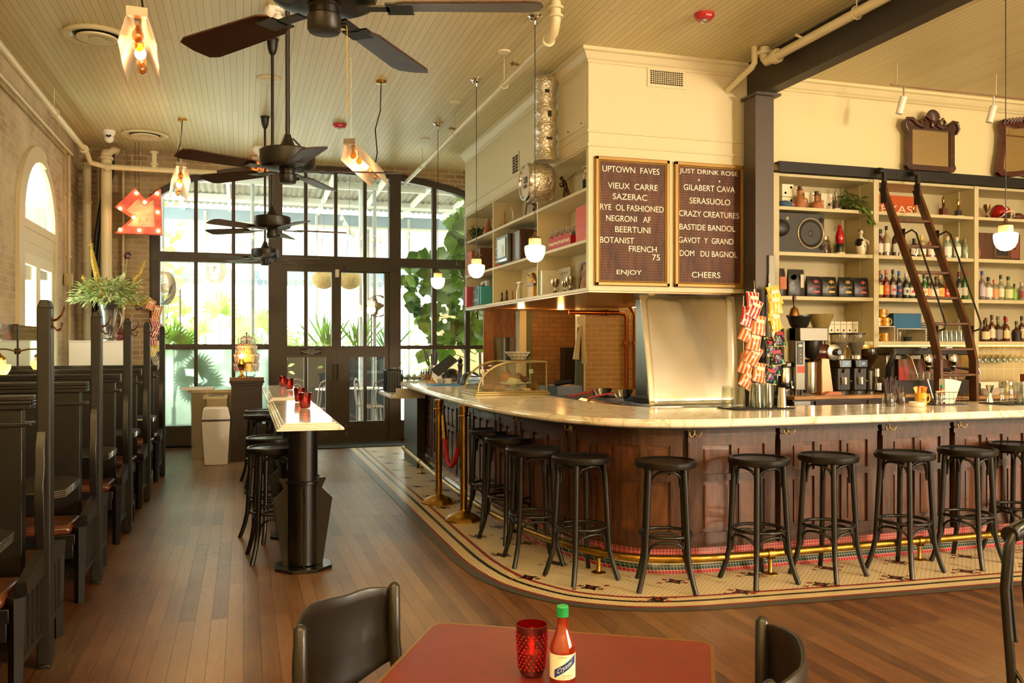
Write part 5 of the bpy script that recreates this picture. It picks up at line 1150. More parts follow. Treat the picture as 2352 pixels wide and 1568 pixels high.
for x,sh,gl,cp,lb,h,em,l in ((6.65,'tall','#6a1510','#8a1a1a','#d8d878',.30,None,'red capped bottle with a lime label at the left end'),
 (6.735,'tall','#7a2a12','#d0603a','#e0602a',.31,('#d89030','b'),'orange capped bottle with a bright orange label'),
 (6.775,'tall','#24344a','#2a5a9a','#d8d0c0',.27,None,'blue capped bottle tucked behind the orange labelled one'),
 (6.825,'tall','#4a3830','#2a1a20','#c8b8b8',.315,('#b03a3a','b'),'dark capped bottle with a pink and white label'),
 (6.905,'tall','#2a2a3a','#2a6ac0','#2a3a6a',.30,('#c85030','b'),'bottle with a bright blue cap and a navy label'),
 (7.0,'wine','#14120f','#c8c0b0','#d8d4c0',.28,('#2a4030','d'),'black bottle with a white diagonal label left of the ladder'),
 (7.075,'tall','#14502a','#1a5a2a','#e8e0d0',.26,('#c03a28','d'),'green bottle with red label beside the left ladder rail'),
 (7.16,'tall','#5a1a10','#e0c888','#c8a060',.29,None,'brown bottle with a cream stopper behind the ladder'),
 (7.245,'wine','#1a6a2a','#1d3a22','#e8dcc0',.27,('#c89030','d'),'bright green bottle between the ladder rails'),
 (7.30,'tall','#2a1410','#20140f','#d8a868',.25,None,'dark brown bottle with a tan label between the ladder rails'),
 (7.355,'round','#c0b890','#3a3028','#e4dcc4',.2,None,'short clear bottle between the ladder rails'),
 (7.41,'tall','#4a3a28','#1a1712','#d8d0b8',.25,None,'thin bottle with a tall black cap between the ladder rails'),
 (7.46,'squat','#2a1610','#c89850','#e8b85a',.28,('#e0982a','d'),'brown bottle with an orange diamond label between the ladder rails'),
 (7.56,'tall','#b03020','#b8202a','#e03a30',.22,('#f0c8a0','b'),'short red bottle with red label by the right rail'),
 (7.73,'wine','#1a1716','#6a1a28','#b0a898',.31,None,'tall black bottle right of the ladder'),
 (7.81,'wine','#14702a','#b82a2a','#d8d0b0',.325,None,'tall green bottle with red cap at the right end')):
    bottle(l+' on the middle shelf',x,YS+(.12 if 'behind the orange' in l else 0),ZC,sh,gl,cp,lb,h,'bottles on the middle shelf behind the ladder',extra=em)
for x,sh,gl,cp,lb,h,l,op in ((8.06,'tall','#b8a8b0','#2a4a8a','#c0b4c0',.33,'clear bottle with a tall blue cap at the left',.35),
 (8.15,'round','#c8c0b0','#1d1a16','#ece4d8',.27,'clear bottle with a square white label',.35),
 (8.24,'round','#c8c0a8','#d88a70','#d8955a',.24,'clear bottle with an orange label',.35),
 (8.33,'tall','#c8ccb0','#26362c','#dcdcb8',.29,'clear bottle with a dark green cap',.35),
 (8.44,'squat','#c4cc9c','#1e3a26','#d4d69a',.29,'wide clear bottle with dark green cap and pale label',.35),
 (8.53,'small','#a8c860','#1a1814','#7ac030',.2,'small bottle with a bright green label',.5),
 (8.64,'round','#c8c4b8','#b8b0a8','#8a4040',.22,'clear bottle cut off by the right edge',.35)):
    bottle(l+' on the right gin shelf',x,YS,ZC,sh,gl,cp,lb,h,'clear bottles at the right edge',op=op)
for x,dy,sh,gl,cp,lb,h,l in ((8.1,0,'squat','#4a1408','#2a1a14','#e0cfa0',.25,'amber whiskey bottle with a cream label at the left end'),
 (8.06,.13,'tall','#3c0f08','#3a241a','#d8c898',.25,'amber whiskey bottle with black cap at the back left'),
 (8.2,0,'tall','#5a2210','#3a3430','#e4d4b0',.30,'tall amber whiskey bottle with grey cap and label'),
 (8.26,.14,'wine','#4a1410','#8a1a1e','#c8b890',.27,'whiskey bottle with a red cap in the back row'),
 (8.31,.02,'squat','#3a1a10','#6a6058','#8a8078',.30,'whiskey bottle with a silver stopper'),
 (8.41,0,'tall','#6a200c','#c01a2a','#e8cf90',.27,'whiskey bottle with a bright red wax cap'),
 (8.50,.1,'tall','#3a120a','#1d1a17','#2a1c14',.29,'dark whiskey bottle with a black cap behind'),
 (8.54,-.02,'squat','#4a180a','#5a4a3a','#1a120e',.24,'square shouldered whiskey bottle with a black label'),
 (8.64,0,'tall','#4a1a0e','#1f1c18','#c8b080',.29,'whiskey bottle cut off by the right edge')):
    bottle(l+' of the whiskey shelf',x,YS+dy,ZD,sh,gl,cp,lb,h,'whiskey bottles at the right edge')
# ---------- hanging wine glasses, right edge ----------
def wineglass(lab,grp):
    t=one(MB().lathe([(.032,0),(.033,-.002),(.004,-.006),(.0035,-.075),(.012,-.085),(.03,-.105),(.036,-.135),(.032,-.17),(.031,-.17),(.034,-.135),(.028,-.108),(0,-.09)],n=18),'wine_glass',CLEAR,lab,'wine glass',group=grp);return t
wg=None
for r,(yy,z) in enumerate(((7.83,1.455),(7.97,1.42),(8.1,1.455))):
    for k in range(8):
        lab='clear wine glass hanging upside down under the lowest shelf at the right edge';loc=(7.96+.09*k,yy,1.46 if r!=1 else 1.462)
        if wg is None: wg=wineglass(lab,'wine glasses hanging at the right edge');wg.location=loc
        else:
            c=wg.copy();C.objects.link(c);c.location=loc
m=MB();m2=bpy.data.objects['back_bar_shelves']
for k in range(9): m.tube([(7.915+.09*k,.02,1.466),(7.915+.09*k,.40,1.466),(7.915+.09*k,.40,1.488)],.003,6)
m.build('glass_rack',BRASSL,m2)
# ---------- shelf curios, back bar ----------
def fig(lab,name,x,y,z,parts_,cat='figurine',rz=0,sc=1,grp=None):
    t=T(name,lab,cat,(x,y,z),rz,grp,sc)
    for nm_,mt,fn in parts_: m=MB();fn(m);m.build(nm_,mt,t)
    return t
TC=P('#a8683a',.55,var=.2,vs=20);TCD=P('#3c2014',.5)
def person_fn(s=1,pose='stand'):
    def f(m):
        m.sph((0,0,.145),(.012,.013,.016),10,8);m.tube([(0,0,.13),(0,0,.12),(0,.0,.09),(0,0,.075)],[.006,.018,.015,.014],8)
        m.tube([(-.008,0,.08),(-.016,-.012,.045),(-.012,.004,.005)],[.011,.009,.006],7);m.tube([(.008,0,.08),(.022,.004,.045),(.026,.02,.005)],[.011,.009,.006],7)
        m.tube([(-.016,0,.12),(-.035,-.015,.11),(-.03,-.035,.13)],[.006,.005,.004],6);m.tube([(.016,0,.12),(.035,-.01,.105),(.05,-.02,.12)],[.006,.005,.004],6)
    return f
for i,(x,z,l) in enumerate(((5.54,2.931,'lower domino block beside the blue cap'),(5.54,3.07,'domino block stacked on top beside the left wall of the shelf'),(5.82,2.931,'domino block between the two clay jugs'),(6.03,2.931,'domino block behind the silver trophy'))):
    w=.14;h=.135 if x<5.7 else .2
    fig('white '+l+', with black dots','domino_block',x,8.0,z,[('block',P('#e9dfc0',.5),lambda m:m.box(-w/2,-.05,0,w/2,.05,h-.002))],'block')
    t=bpy.data.objects[[o.name for o in bpy.data.objects if o.name.startswith('domino_block')][-1]]
    for dx,dz in(((-.03,.04),(.04,.1)) if x<5.7 else ((.03,.08),)):
        MB().lathe([(.013,-.002),(0,-.002)],(dx,-.05,dz),16,'y').build('dot',BLACKM,t)
fig('blue baseball cap with a pink patch at the left end of the top shelf','baseball_cap',5.44,7.87,2.931,[('crown',P('#3b6077',.8),lambda m:m.lathe([(.085,0),(.086,.03),(.07,.06),(.04,.075),(0,.08)],n=24)),('patch',P('#c86a70',.6),lambda m:m.sph((.06,-.055,.03),(.035,.02,.016),12,8)),('brim',P('#35576c',.8),lambda m:m.prism([(.06*cos(a*pi/8)+.03,-.05-.06*sin(a*pi/8)) for a in range(9)],.0,.006,'xy'))],'cap')
fig('tall clay figure jug with a brown top hat','clay_jug',5.63,7.87,2.931,[('jug',TC,lambda m:m.lathe([(0,0),(.06,0),(.066,.03),(.058,.08),(.03,.13),(.022,.15),(.028,.165),(.026,.19),(.02,.2)],n=24)),('hat',TCD,lambda m:m.lathe([(.034,.2),(.036,.203),(.02,.207),(.021,.24),(0,.241)],n=20)),('arm',TC,lambda m:m.tube([(.03,-.02,.12),(.07,-.03,.1),(.065,-.04,.06)],.009,8))],'jug')
fig('squat clay figure jug with a brown top hat beside the silver trophy','clay_jug',5.84,7.87,2.931,[('jug',TC,lambda m:m.lathe([(0,0),(.07,0),(.074,.04),(.06,.075),(.028,.09),(.024,.12),(.024,.15),(.018,.16)],n=24)),('hat',TCD,lambda m:m.lathe([(.036,.155),(.037,.159),(.021,.163),(.022,.197),(0,.198)],n=20)),('crown_points',TC,lambda m:[m.tube([(.045+.02*k,-.03,.07),(.045+.02*k,-.03,.105)],.005,6) for k in range(-1,2)])],'jug')
def trophy(lab,x,y,z,h=.2,mat=BRASSL,base=P('#4a2413',.4),rz=0,fs=1.0,bw=.035):
    t=T('trophy',lab,'trophy',(x,y,z),rz,'small sports trophies on the shelves' if False else None)
    MB().box(-bw,-bw,0,bw,bw,.02).build('base',P('#cfc6ac',.3),t,bev=.003)
    MB().box(-bw*.6,-bw*.6,.02,bw*.6,bw*.6,h-.13*fs).build('column',base,t,bev=.003)
    m=MB();m.T=Mx.Translation((0,0,h-.13*fs))@Mx.Scale(fs*.82,4);person_fn()(m);m.build('figure',mat,t)
trophy('silver figure trophy in front of the trailing plant on the top shelf',6.06,7.84,2.931,.22,CHROME)
trophy('brown plaque trophy with a bronze runner right of the ladder',7.54,7.9,2.931,.23,P('#6a4a2a',.35,.8),P('#5a2a14',.4),bw=.055)
trophy('trophy with a golden bowler on a black base right of the ladder',7.73,7.88,2.931,.21,BRASSL,P('#26262a',.4),bw=.045)
trophy('small golden figure trophy in front of the orange pennant',7.1,7.87,2.931,.1,BRASSL,P('#5a3018',.4),fs=.6)
trophy('tiny golden figure trophy between the ladder rails',7.26,7.87,2.931,.09,BRASSL,P('#5a3018',.4),fs=.6)
fig('clear glass decanter at the left end of the trophy shelf','glass_decanter',6.64,7.87,2.931,[('body',CLEAR,lambda m:m.lathe([(0,.002),(.03,0),(.036,.05),(.012,.12),(.018,.15),(.02,.16)],n=18))],'decanter')
fig('brass candlestick in front of the orange pennant','candlestick',6.76,7.87,2.931,[('stick',BRASSL,lambda m:m.lathe([(.03,0),(.026,.012),(.012,.02),(.012,.12),(.02,.13),(.02,.165),(.014,.17)],n=16))],'candlestick')
t=T('pennant','orange cloth pennant lettered TEXAS at the back of the top shelf','pennant',(7.05,8.16,3.07));MB().box(-.36,0,-.125,.36,.006,.125).build('cloth',P('#c0561f',.8),t,smooth=0);text('TEXAS','lettering',P('#e8d6b8',.7),t,(.02,-.003,-.03),.085,.56)
fig('small round clay jug with a stopper at the left end of the helmet shelf','clay_jug',8.0,7.88,2.931,[('jug',TC,lambda m:m.lathe([(0,0),(.032,0),(.04,.04),(.03,.08),(.012,.1),(.016,.12)],n=18)),('stopper',TCD,lambda m:m.sph((0,0,.13),(.016,.016,.014),10,8))],'jug')
fig('bronze two handled trophy cup left of the red helmet','trophy_cup',8.13,7.87,2.931,[('cup',P('#8a6a45',.3,1),lambda m:(m.lathe([(.04,0),(.03,.012),(.008,.04),(.008,.07),(.02,.09),(.032,.14),(.036,.165),(.03,.165)],n=20),[m.tube([(s*.03,0,.15),(s*.052,0,.14),(s*.045,0,.11),(s*.024,0,.1)],.004,6) for s in(-1,1)]))],'trophy')
t=T('football_helmet','shiny red football helmet with a white stripe and face guard','helmet',(8.35,7.9,2.931))
m=MB();m.sph((0,0,.085),(.105,.115,.09),28,18);m.build('shell',P('#b01218',.12,coat=.6),t,smooth=60);m=MB();
vs=[]
for i in range(11):
    a=R(10+16*i);y=-.117*cos(a);z=.085+.0925*sin(a);vs+=[(-.016-.02,y,z),(.016-.02,y,z)]
m.add(vs,[(2*i,2*i+1,2*i+3,2*i+2) for i in range(10)]);m.build('stripe',WHITE,t);MB().sph((0,-.07,.04),(.07,.05,.045),18,12).build('face_opening',P('#2a1410',.7),t)
MB().tube([(-.09,-.04,.0),(-.085,-.12,.03),(-.05,-.15,.075),(0,-.16,.085),(.05,-.15,.075),(.085,-.12,.03),(.09,-.04,.0)],.007,8).build('face_guard',P('#e6dcc8',.4),t)
fig('brown leather football at the right edge beside the red helmet','football',8.6,7.88,2.932,[('ball',P('#5a3018',.5),lambda m:m.sph((0,0,.045),(.08,.045,.045),18,12))],'ball')
# pothos
def leafmesh(mb,p,d,n,L,W,fold=.15,segs=4):
    p=V(p);d=V(d).normalized();n=V(n);n=(n-d*n.dot(d)).normalized();w=d.cross(n);vs=[];prof=[.0,.75,1,.7,.0] if segs==4 else [0,.9,1,0]
    N=len(prof)-1
    for i,q in enumerate(prof):
        c=p+d*(L*i/N)-n*(L*.25*(i/N)**2);vs+=[c-w*W/2*q+n*fold*W*q,c,c+w*W/2*q+n*fold*W*q]
    fs=[]
    for i in range(N):
        for k in(0,1):fs.append((3*i+k,3*i+k+1,3*i+k+4,3*i+k+3))
    mb.add(vs,fs)
def leafmat(name,a,b,tr=.25,r=.4,sc=9):
    m,nt,out=nm(name);tc=nt.nodes.new('ShaderNodeTexCoord');n=node(nt,'TexNoise',{'Vector':tc.outputs['Object'],'Scale':float(sc),'Detail':2.});c=ramp(nt,n.outputs[0],[(.35,a),(.65,b)])
    p=node(nt,'BsdfPrincipled',{'Base Color':c,'Roughness':r});t=node(nt,'BsdfTranslucent',{'Color':c});x=node(nt,'MixShader',{0:tr,1:p.outputs[0],2:t.outputs[0]});nt.links.new(x.outputs[0],out.inputs[0]);return m
LP=leafmat('pothos_leaf','#1f4418','#8a9a48',.2);rnd=random.random
def pothos(lab,x,y,z,sx,top,drop,n,seed,out=(0,-1,0)):
    random.seed(seed);t=T('trailing_plant',lab,'plant',(x,y,z))
    m=MB();m.lathe([(0,0),(.05,0),(.06,.07),(.055,.07)],n=20);m.build('pot',P('#4a3626',.6),t)
    m=MB();s=MB()
    for i in range(n):
        a=random.uniform(0,2*pi);r=random.uniform(.02,sx);h=.07+random.uniform(0,top)*(1-r/sx*.5);p=(r*cos(a)*(1 if out[1] else .6),r*sin(a)*.5-.02*abs(out[1]),h);d=(cos(a)+random.uniform(-.4,.4),sin(a)*.5+out[1]*.5,random.uniform(-.7,.3));d=(d[0]+out[0]*.6,d[1],d[2]);leafmesh(m,p,d,(random.uniform(-.3,.3),-.3,1),random.uniform(.045,.075),random.uniform(.03,.05));s.tube([(0,0,.06),p],.0018,4)
    for i in range(int(n*.45)):
        u=rnd();p=(drop[0]*u**.6+random.uniform(-.04,.04)+out[0]*.06,drop[1]*u**.4+random.uniform(-.03,.03),.06-drop[2]*u*u);leafmesh(m,p,(random.uniform(-.6,.6),-.5 if out[1] else 0,-.6),(out[0],out[1],.3),random.uniform(.045,.07),random.uniform(.03,.045))
    s.tube([(0,0,.07),(drop[0]*.7,drop[1]*.8,.07),(drop[0],drop[1],-.1),(drop[0],drop[1],.05-drop[2])],.003,5)
    m.build('leaves',LP,t,kind='stuff');s.build('stems',P('#5a6a30',.5),t,kind='stuff')
pothos('trailing green and yellow pothos plant spilling over the top shelf left of the ladder',6.28,7.93,2.931,.19,.19,(.1,-.26,.2),80,3)
# speaker
t=T('loudspeaker','large dark grey loudspeaker with a ringed woofer on the shelf by the column','loudspeaker',(5.6,7.80,2.461));DK=P('#33302b',.55)
MB().box(-.29,0,0,.285,.35,.415).build('cabinet',DK,t,bev=.004)
m=MB();m.lathe([(.158,.002),(.162,-.006),(.155,-.01),(.148,-.004)],(.115,-.001,.205),48,'y',cap=False);m.build('woofer_ring',P('#d8c8a8',.3,.5),t)
m=MB();m.lathe([(.150,-.003),(.14,-.008),(.125,.0),(.06,.03),(.045,.03)],(.115,-.003,.205),40,'y',cap=False);m.build('woofer_cone',P('#221e1a',.6),t);MB().sph((.115,.02,.205),(.046,.03,.046),20,12).build('dust_cap',P('#3a342c',.5),t)
for dz in(.06,.35): MB().lathe([(.03,-.001),(0,-.0012)],(.245,-.001,dz),20,'y').build('port',P('#0d0c0a',.8),t)
m=MB();m.sph((-.255,.0,.25),(.11,.05,.09),18,10);m.build('horn',P('#24211d',.45),t);m=MB();m.box(-.17,-.003,.335,-.16,-.001,.37);m.box(-.185,-.003,.345,-.175,-.001,.365);m.build('badge',P('#c8b890',.4),t)
for x,c,l,h in((5.955,'#c8a050','jar of pale pasta shells beside the loudspeaker',.2),(6.04,'#6a3a28','jar of dark beans between loudspeaker and red parrot',.2),(6.24,'#8a6a40','jar of corks right of the red parrot',.2)):
    t=T('glass_jar',l,'jar',(x,8.0,2.461));MB().lathe([(0,.003),(.05,0),(.056,.02),(.056,.13),(.04,.16),(.036,.175)],n=22).build('glass',CLEAR,t);MB().lathe([(0,.006),(.05,.006),(.052,.02),(.052,.12),(0,.125)],n=20).build('contents',P(c,.7,var=.5,vs=60),t);MB().lathe([(.04,.17),(.04,.2),(0,.201)],n=20).build('lid',P('#b8a888',.3,.7),t)
fig('red ceramic parrot bottle standing between two glass jars','parrot_bottle',6.11,7.84,2.461,[('body',P('#b0101c',.12,coat=.6),lambda m:(m.lathe([(.025,.1),(.045,.14),(.048,.19),(.035,.24),(.022,.27),(.024,.29),(.015,.315),(0,.32)],n=20),m.tube([(0,-.02,.29),(.0,-.035,.285),(.0,-.035,.272)],[.008,.006,.002],8))),('tree_stump',P('#2a2a1c',.35),lambda m:m.lathe([(0,.02),(.04,.02),(.035,.06),(.045,.09),(.03,.12)],n=14)),('base',P('#d8c898',.4),lambda m:m.lathe([(0,0),(.055,0),(.055,.02),(0,.022)],n=24)),('beak_shadow',P('#2a1010',.4),lambda m:m.sph((0,-.03,.285),(.006,.008,.008),8,6))],'figurine')
t=T('rye_decanter','white ceramic butler decanter lettered Rye with black painted coat','decanter',(6.375,7.83,2.461));CW=P('#e6dcc4',.15,coat=.5)
m=MB();m.lathe([(0,0),(.04,0),(.052,.04),(.058,.1),(.05,.15),(.03,.18),(.014,.2),(.013,.225)],n=24);m.sph((0,0,.245),(.022,.024,.028),14,10);m.tube([(.03,-.02,.165),(.06,-.04,.14),(.05,-.06,.11)],[.014,.012,.008],8);m.build('body',CW,t,smooth=60)
m=MB();m.sph((-.038,-.005,.13),(.026,.05,.05),14,10);m.sph((0,.01,.262),(.022,.022,.014),12,8);m.sph((-.02,-.03,.155),(.02,.022,.02),10,8);m.build('black_glaze',BLACK,t);text('Rye','lettering',BLACK,t,(.012,-.0605,.085),.03,.045,shear=.3)
# coffee bags
def bag(lab,x,z,w,h,mark=None,mat='#1c1917',y=7.83,nm_='coffee_bag'):
    t=T(nm_,lab,'bag',(x,y,z),0,'black coffee bags on the shelf' if mark else None);m=MB();n=8;vs=[]
    for j,(zz,dp,ww) in enumerate(((0,.07,1),(.08*h,.085,1),(.5*h,.08,.97),(.85*h,.05,.95),(.95*h,.015,.97),(h,.012,.98))):
        for k in range(n):
            a=2*pi*k/n+pi/8;vs.append((max(-1,min(1,1.25*cos(a)))*w/2*ww,max(-1,min(1,1.25*sin(a)))*dp/2,zz+random.uniform(-.002,.002)))
    fs=[(j*n+k,j*n+(k+1)%n,(j+1)*n+(k+1)%n,(j+1)*n+k) for j in range(5) for k in range(n)]+[tuple(range(n))[::-1],tuple(5*n+k for k in range(n))]
    m.add(vs,fs);m.build('bag',P(mat,.35,bump=.5,bs=18),t,smooth=60)
    if mark:
        mk=P(mark,.5);q=MB();q.T=Mx.Translation((.0,-.0435,h*.66))
        for k in range(7):
            a=pi*k/6;q.tube([(0,0,0),(.018*cos(a),-.001,.018*sin(a)+.012),(.03*cos(a),-.0,.026*sin(a)+.004)],.0022,5)
        q.tube([(.033*cos(pi*k/10),0,.032*sin(pi*k/10)+.002) for k in range(11)],.002,5);q.build('emblem',mk,t);text("Barrett's",'lettering',mk,t,(0,-.0435,h*.5),.026,.105,shear=.3)
        MB().box(-.03,-.0445,h*.2,.045,-.0435,h*.2+.02).build('flavour_sticker',mk,t,smooth=0)
    return t
bag('brown and orange paper bag at the far left of the coffee shelf',5.36,2.001,.11,.29,None,'#3a2a22')
MB().box(-.03,-.046,.07,.05,-.045,.2).build('orange_label',P('#c8764a',.6),bpy.data.objects['coffee_bag'])
b_=bag('tall dark grey coffee bag with a red disc and white strip',5.55,2.001,.2,.285,None,'#2e2b28');MB().lathe([(.028,-.001),(0,-.001)],(-.045,-.044,.2),20,'y').build('red_disc',P('#a84a44',.5),b_);MB().box(.03,-.046,.09,.07,-.045,.23).build('white_strip',P('#c8c0b0',.6),b_)
for x,c,l in((5.77,'#c8505a','first small black coffee bag, with a pink logo'),(5.96,'#d8b850','second small black coffee bag, with a gold logo'),(6.17,'#c8a848','third small black coffee bag, with a gold logo'),(6.365,'#c8505a','fourth small black coffee bag, at the right with a pink logo')): bag(l,x,2.001,.185,.215,c)
# row D bay 1: white cartons
for i,x in enumerate((6.17,6.245,6.32,6.39,6.455-.03)):
    t=T('white_carton','narrow white carton, %s of five from the left'%ORD[i],'carton',(5.97+.078*i+.12,7.95,1.531),0,'row of white cartons');MB().box(-.036,0,0,.036,.1,.215).build('box',P('#e6ddc6',.6),t,bev=.002)
    MB().box(-.03,-.001,.18,.03,0,.186).build('print_line',P('#7a8a78',.6),t,smooth=0);m=MB();m.box(-.008,-.001,.045,.01,0,.065);m.build('mark',P('#3a4438',.6),t,smooth=0);MB().lathe([(.01,-.0012),(.0085,-.0012)],(0,0,.12),12,'y').build('ring_mark',P('#7a7a68',.6),t)
fig('brass hand bell with a turned wooden handle on the brewer','hand_bell',5.145,7.28,1.775,[('bell',P('#9a7038',.35,.9),lambda m:m.lathe([(.052,0),(.048,.02),(.036,.07),(.026,.082),(.008,.086)],n=24)),('handle',WAL,lambda m:m.lathe([(.008,.085),(.012,.09),(.008,.11),(.018,.15),(.02,.18),(.012,.205),(0,.21)],n=16))],'bell')
# mugs
MUG=P('#d99a20',.2,coat=.5)
def mug(lab,x,y,z,rz,mt=MUG,s=1,grp='yellow diner mugs'):
    t=T('mug',lab,'mug',(x,y,z),rz,grp,s);m=MB();m.lathe([(0,0),(.037,0),(.042,.005),(.042,.088),(.038,.092),(.036,.088),(.036,.01),(0,.01)],n=28);m.build('body',mt,t);m=MB();m.tube([(.04,0,.075),(.06,0,.078),(.07,0,.06),(.068,0,.035),(.055,0,.02),(.04,0,.022)],.006,8);m.build('handle',mt,t,smooth=60);m=MB();m.box(-.02,-.0425,.045,.02,-.0415,.05);m.box(-.014,-.0425,.035,.014,-.0415,.039);m.build('print',P('#4a3a18',.5),t,smooth=0);return t
t=T('wire_riser','low white wire shelf riser holding the yellow mugs','riser',(6.66,7.86,1.531));m=MB();m.box(-.12,-.1,.155,.1,.2,.165);m.box(.09,-.1,0,.1,.2,.155);m.box(-.12,-.1,0,-.11,.2,.155);m.build('riser',P('#d8d0bc',.5),t,bev=.002)
t=T('wire_riser','low white wire shelf riser under the blue box','riser',(6.98,7.86,1.531));m=MB();m.box(-.19,-.1,.13,.2,.2,.14);m.box(.19,-.1,0,.2,.2,.13);m.box(-.19,-.1,0,-.18,.2,.13);m.build('riser',P('#d8d0bc',.5),t,bev=.002)
mug('yellow mug on the bottom shelf under the white riser',6.69,7.84,1.531,R(180));mug('yellow mug on the white riser, left one',6.60,7.84,1.697,0);mug('yellow mug on the white riser, right one',6.705,7.84,1.697,R(-10));mug('yellow mug stacked on top of two others',6.66,7.84,1.79,R(-10))
fig('dented blue metal box on the white riser behind the ladder','blue_box',7.0,7.95,1.672,[('box',P('#1c5a80',.4,.3),lambda m:m.box(-.19,-.11,0,.18,.11,.165)),('lip',P('#1a4a68',.4),lambda m:m.box(-.192,-.112,.155,.182,.112,.167))],'box')
fig('stack of striped diner plates beside the blue box','plate_stack',7.25,7.93,1.531,[('plate',P('#d8d0bc',.3) if k%2 else P('#4a5562',.3),(lambda k:lambda m:m.lathe([(0,k*.014),(.05,k*.014),(.078,k*.014+.009),(.078,k*.014+.013),(0,k*.014+.008)],n=28))(k)) for k in range(15)],'plates')
fig('small dark grey bowl under the white riser','small_bowl',6.98,7.82,1.531,[('bowl',P('#2c3236',.4),lambda m:m.lathe([(0,0),(.035,0),(.05,.05),(.046,.05),(.03,.006),(0,.006)],n=24))],'bowl')
fig('fluted metal cup under the white riser','metal_cup',6.87,7.83,1.531,[('cup',STEEL,lambda m:m.lathe([(0,0),(.02,0),(.036,.105),(.034,.105),(.018,.006),(0,.006)],n=12))],'cup')
def tumbler(lab,x,y,z,r=.035,h=.12,grp=None,rib=0,up=True,name='drinking_glass',mt=None):
    m=MB();n=24
    k=1 if not up else .8;k2=.8 if not up else 1
    m.lathe([(0,.004),(r*k*.98,.0),(r*k,.004),(r*k2,h),(r*k2-.002,h),(r*k-.003,.01),(0,.01)] if up else [(r,0),(r*.97,.03),(r*.82,h-.004),(r*.8,h),(0,h),(0,h-.012),(r*.78,h-.012),(r*.94,.03),(r-.003,0)],n=n)
    return one(m,name,mt or CLEAR,lab,'glass',(x,y,z),group=grp)
g0=None
for i in range(7):
    for j in range(3):
        tumbler('clear drinking glass upside down on the shelf right of the ladder rail' ,7.38+.066*i,7.83+.085*j,1.531,.03,.13,'clear drinking glasses on the shelf',up=False)
fig('small drawer chest of orange wood at the right edge','spice_chest',8.52,7.5,1.0-.035,[('cabinet',P('#8a3f14',.4),lambda m:m.box(-.2,-.1,0,.25,.1,.2))]+[('drawer',wood('#9a4a18','#6a2d0c',4,(1,1,1),.35,.2,'cedar'),(lambda x:lambda m:m.box(x,-.108,.1,x+.085,-.1,.19))(x)) for x in(-.19,-.095,0,.1)],'chest')
# TV
t=T('wooden_television','old wood cased television set behind the right pendant lamp','television',(8.28,7.86,2.461));MB().box(-.27,0,0,.33,.36,.31).build('case',WAL,t,bev=.006);m=MB();m.box(-.06,-.008,.03,.17,.0,.28);m.build('bezel',P('#5a4028',.35),t,bev=.004);MB().box(-.03,-.012,.055,.14,-.008,.25).build('screen',P('#2a2c2c',.08),t,bev=.01)
m=MB();m.box(.18,-.006,.03,.31,.0,.28);m.build('control_panel',P('#7a4030',.4),t);[MB().lathe([(.02,0),(.018,-.018),(0,-.018)],(.245,-.006,z),18,'y').build('knob',BRASS,t) for z in(.23,.15)];MB().tube([(-.2,.2,.31),(-.27,.2,.38)],.003,6).build('antenna',BLACKM,t)
fig('round pinkish stone disc leaning beside the television','stone_disc',8.0-.05,7.85,2.461,[('disc',P('#8a5a48',.7),lambda m:m.lathe([(.07,-.006),(.07,.006),(0,.007)],(0,0,.07),24,'y'))],'disc')
# ---------- coffee station ----------
ZK=1.0;yc=7.34
t=T('airpot','stainless airpot coffee dispenser left of the brewer','airpot',(5.07,7.35,ZK));MB().lathe([(0,.0),(.085,0),(.085,.035),(.0,.04)],n=28).build('base',BLACKM,t);MB().lathe([(.075,.035),(.08,.05),(.08,.26),(.07,.28)],n=28).build('body',CHROME,t);MB().lathe([(.078,.28),(.078,.31),(.05,.325),(0,.325)],n=28).build('lid',BLACKM,t);m=MB();m.box(-.02,-.09,.285,.025,-.07,.315);m.build('gauge',P('#8a8a78',.3),t);m=MB();m.cyl((.03,-.09,.09),(.03,-.09,.14),.008);m.box(.02,-.11,.07,.04,-.08,.09);m.build('spout',CHROME,t)
t=T('coffee_brewer','tall stainless batch coffee brewer with a black brew basket','coffee machine',(5.27,7.35,ZK));SS=P('#7c776c',.4,1,bump=.05,bs=60)
MB().box(-.13,-.1,.05,-.02,.18,.66).build('tower',SS,t,bev=.006);MB().box(-.13,-.17,.53,.19,.18,.66).build('head',SS,t,bev=.006);MB().box(-.19,-.0,.05,-.13,.18,.66).build('side_panel',P('#a89a70',.4,.5),t)
m=MB();[m.box(x,y,0,x+.02,y+.02,.05) for x in(-.12,-.05) for y in(-.08,.12)];m.build('feet',BLACKM,t)
m=MB();m.box(-.115,-.106,.30,-.045,-.1,.52);m.build('control_panel',P('#35322e',.4),t,bev=.002);m=MB();[m.sph((-.08,-.107,z),.008,10,6) for z in(.33,.365,.40,.44)];m.box(-.1,-.108,.475,-.06,-.106,.495);m.build('buttons',P('#d8d4cc',.4),t);MB().box(-.11,-.103,.22,-.03,-.1,.285).build('red_sticker',P('#c04a38',.5),t,smooth=0)
MB().lathe([(.05,.36),(.07,.40),(.085,.52),(.085,.53)],(.09,-.05,0),24).build('brew_basket',BLACKM,t);MB().lathe([(.075,-.0),(.075,.30),(.05,.33)],(.08,-.02,.02),24).build('server',CHROME,t);
MB().lathe([(.07,.66),(.09,.69),(.115,.765),(.125,.77),(.125,.785),(.115,.785),(.1,.77),(0,.768)],(-.04,-.03,0),28).build('spare_basket',P('#1f1c19',.35),t);MB().lathe([(.15,.0),(.15,.012),(.02,.02),(.02,.05),(.15,.055)],(-.12,.12,.66),20).build('dispenser',BLACKM,t) if False else None
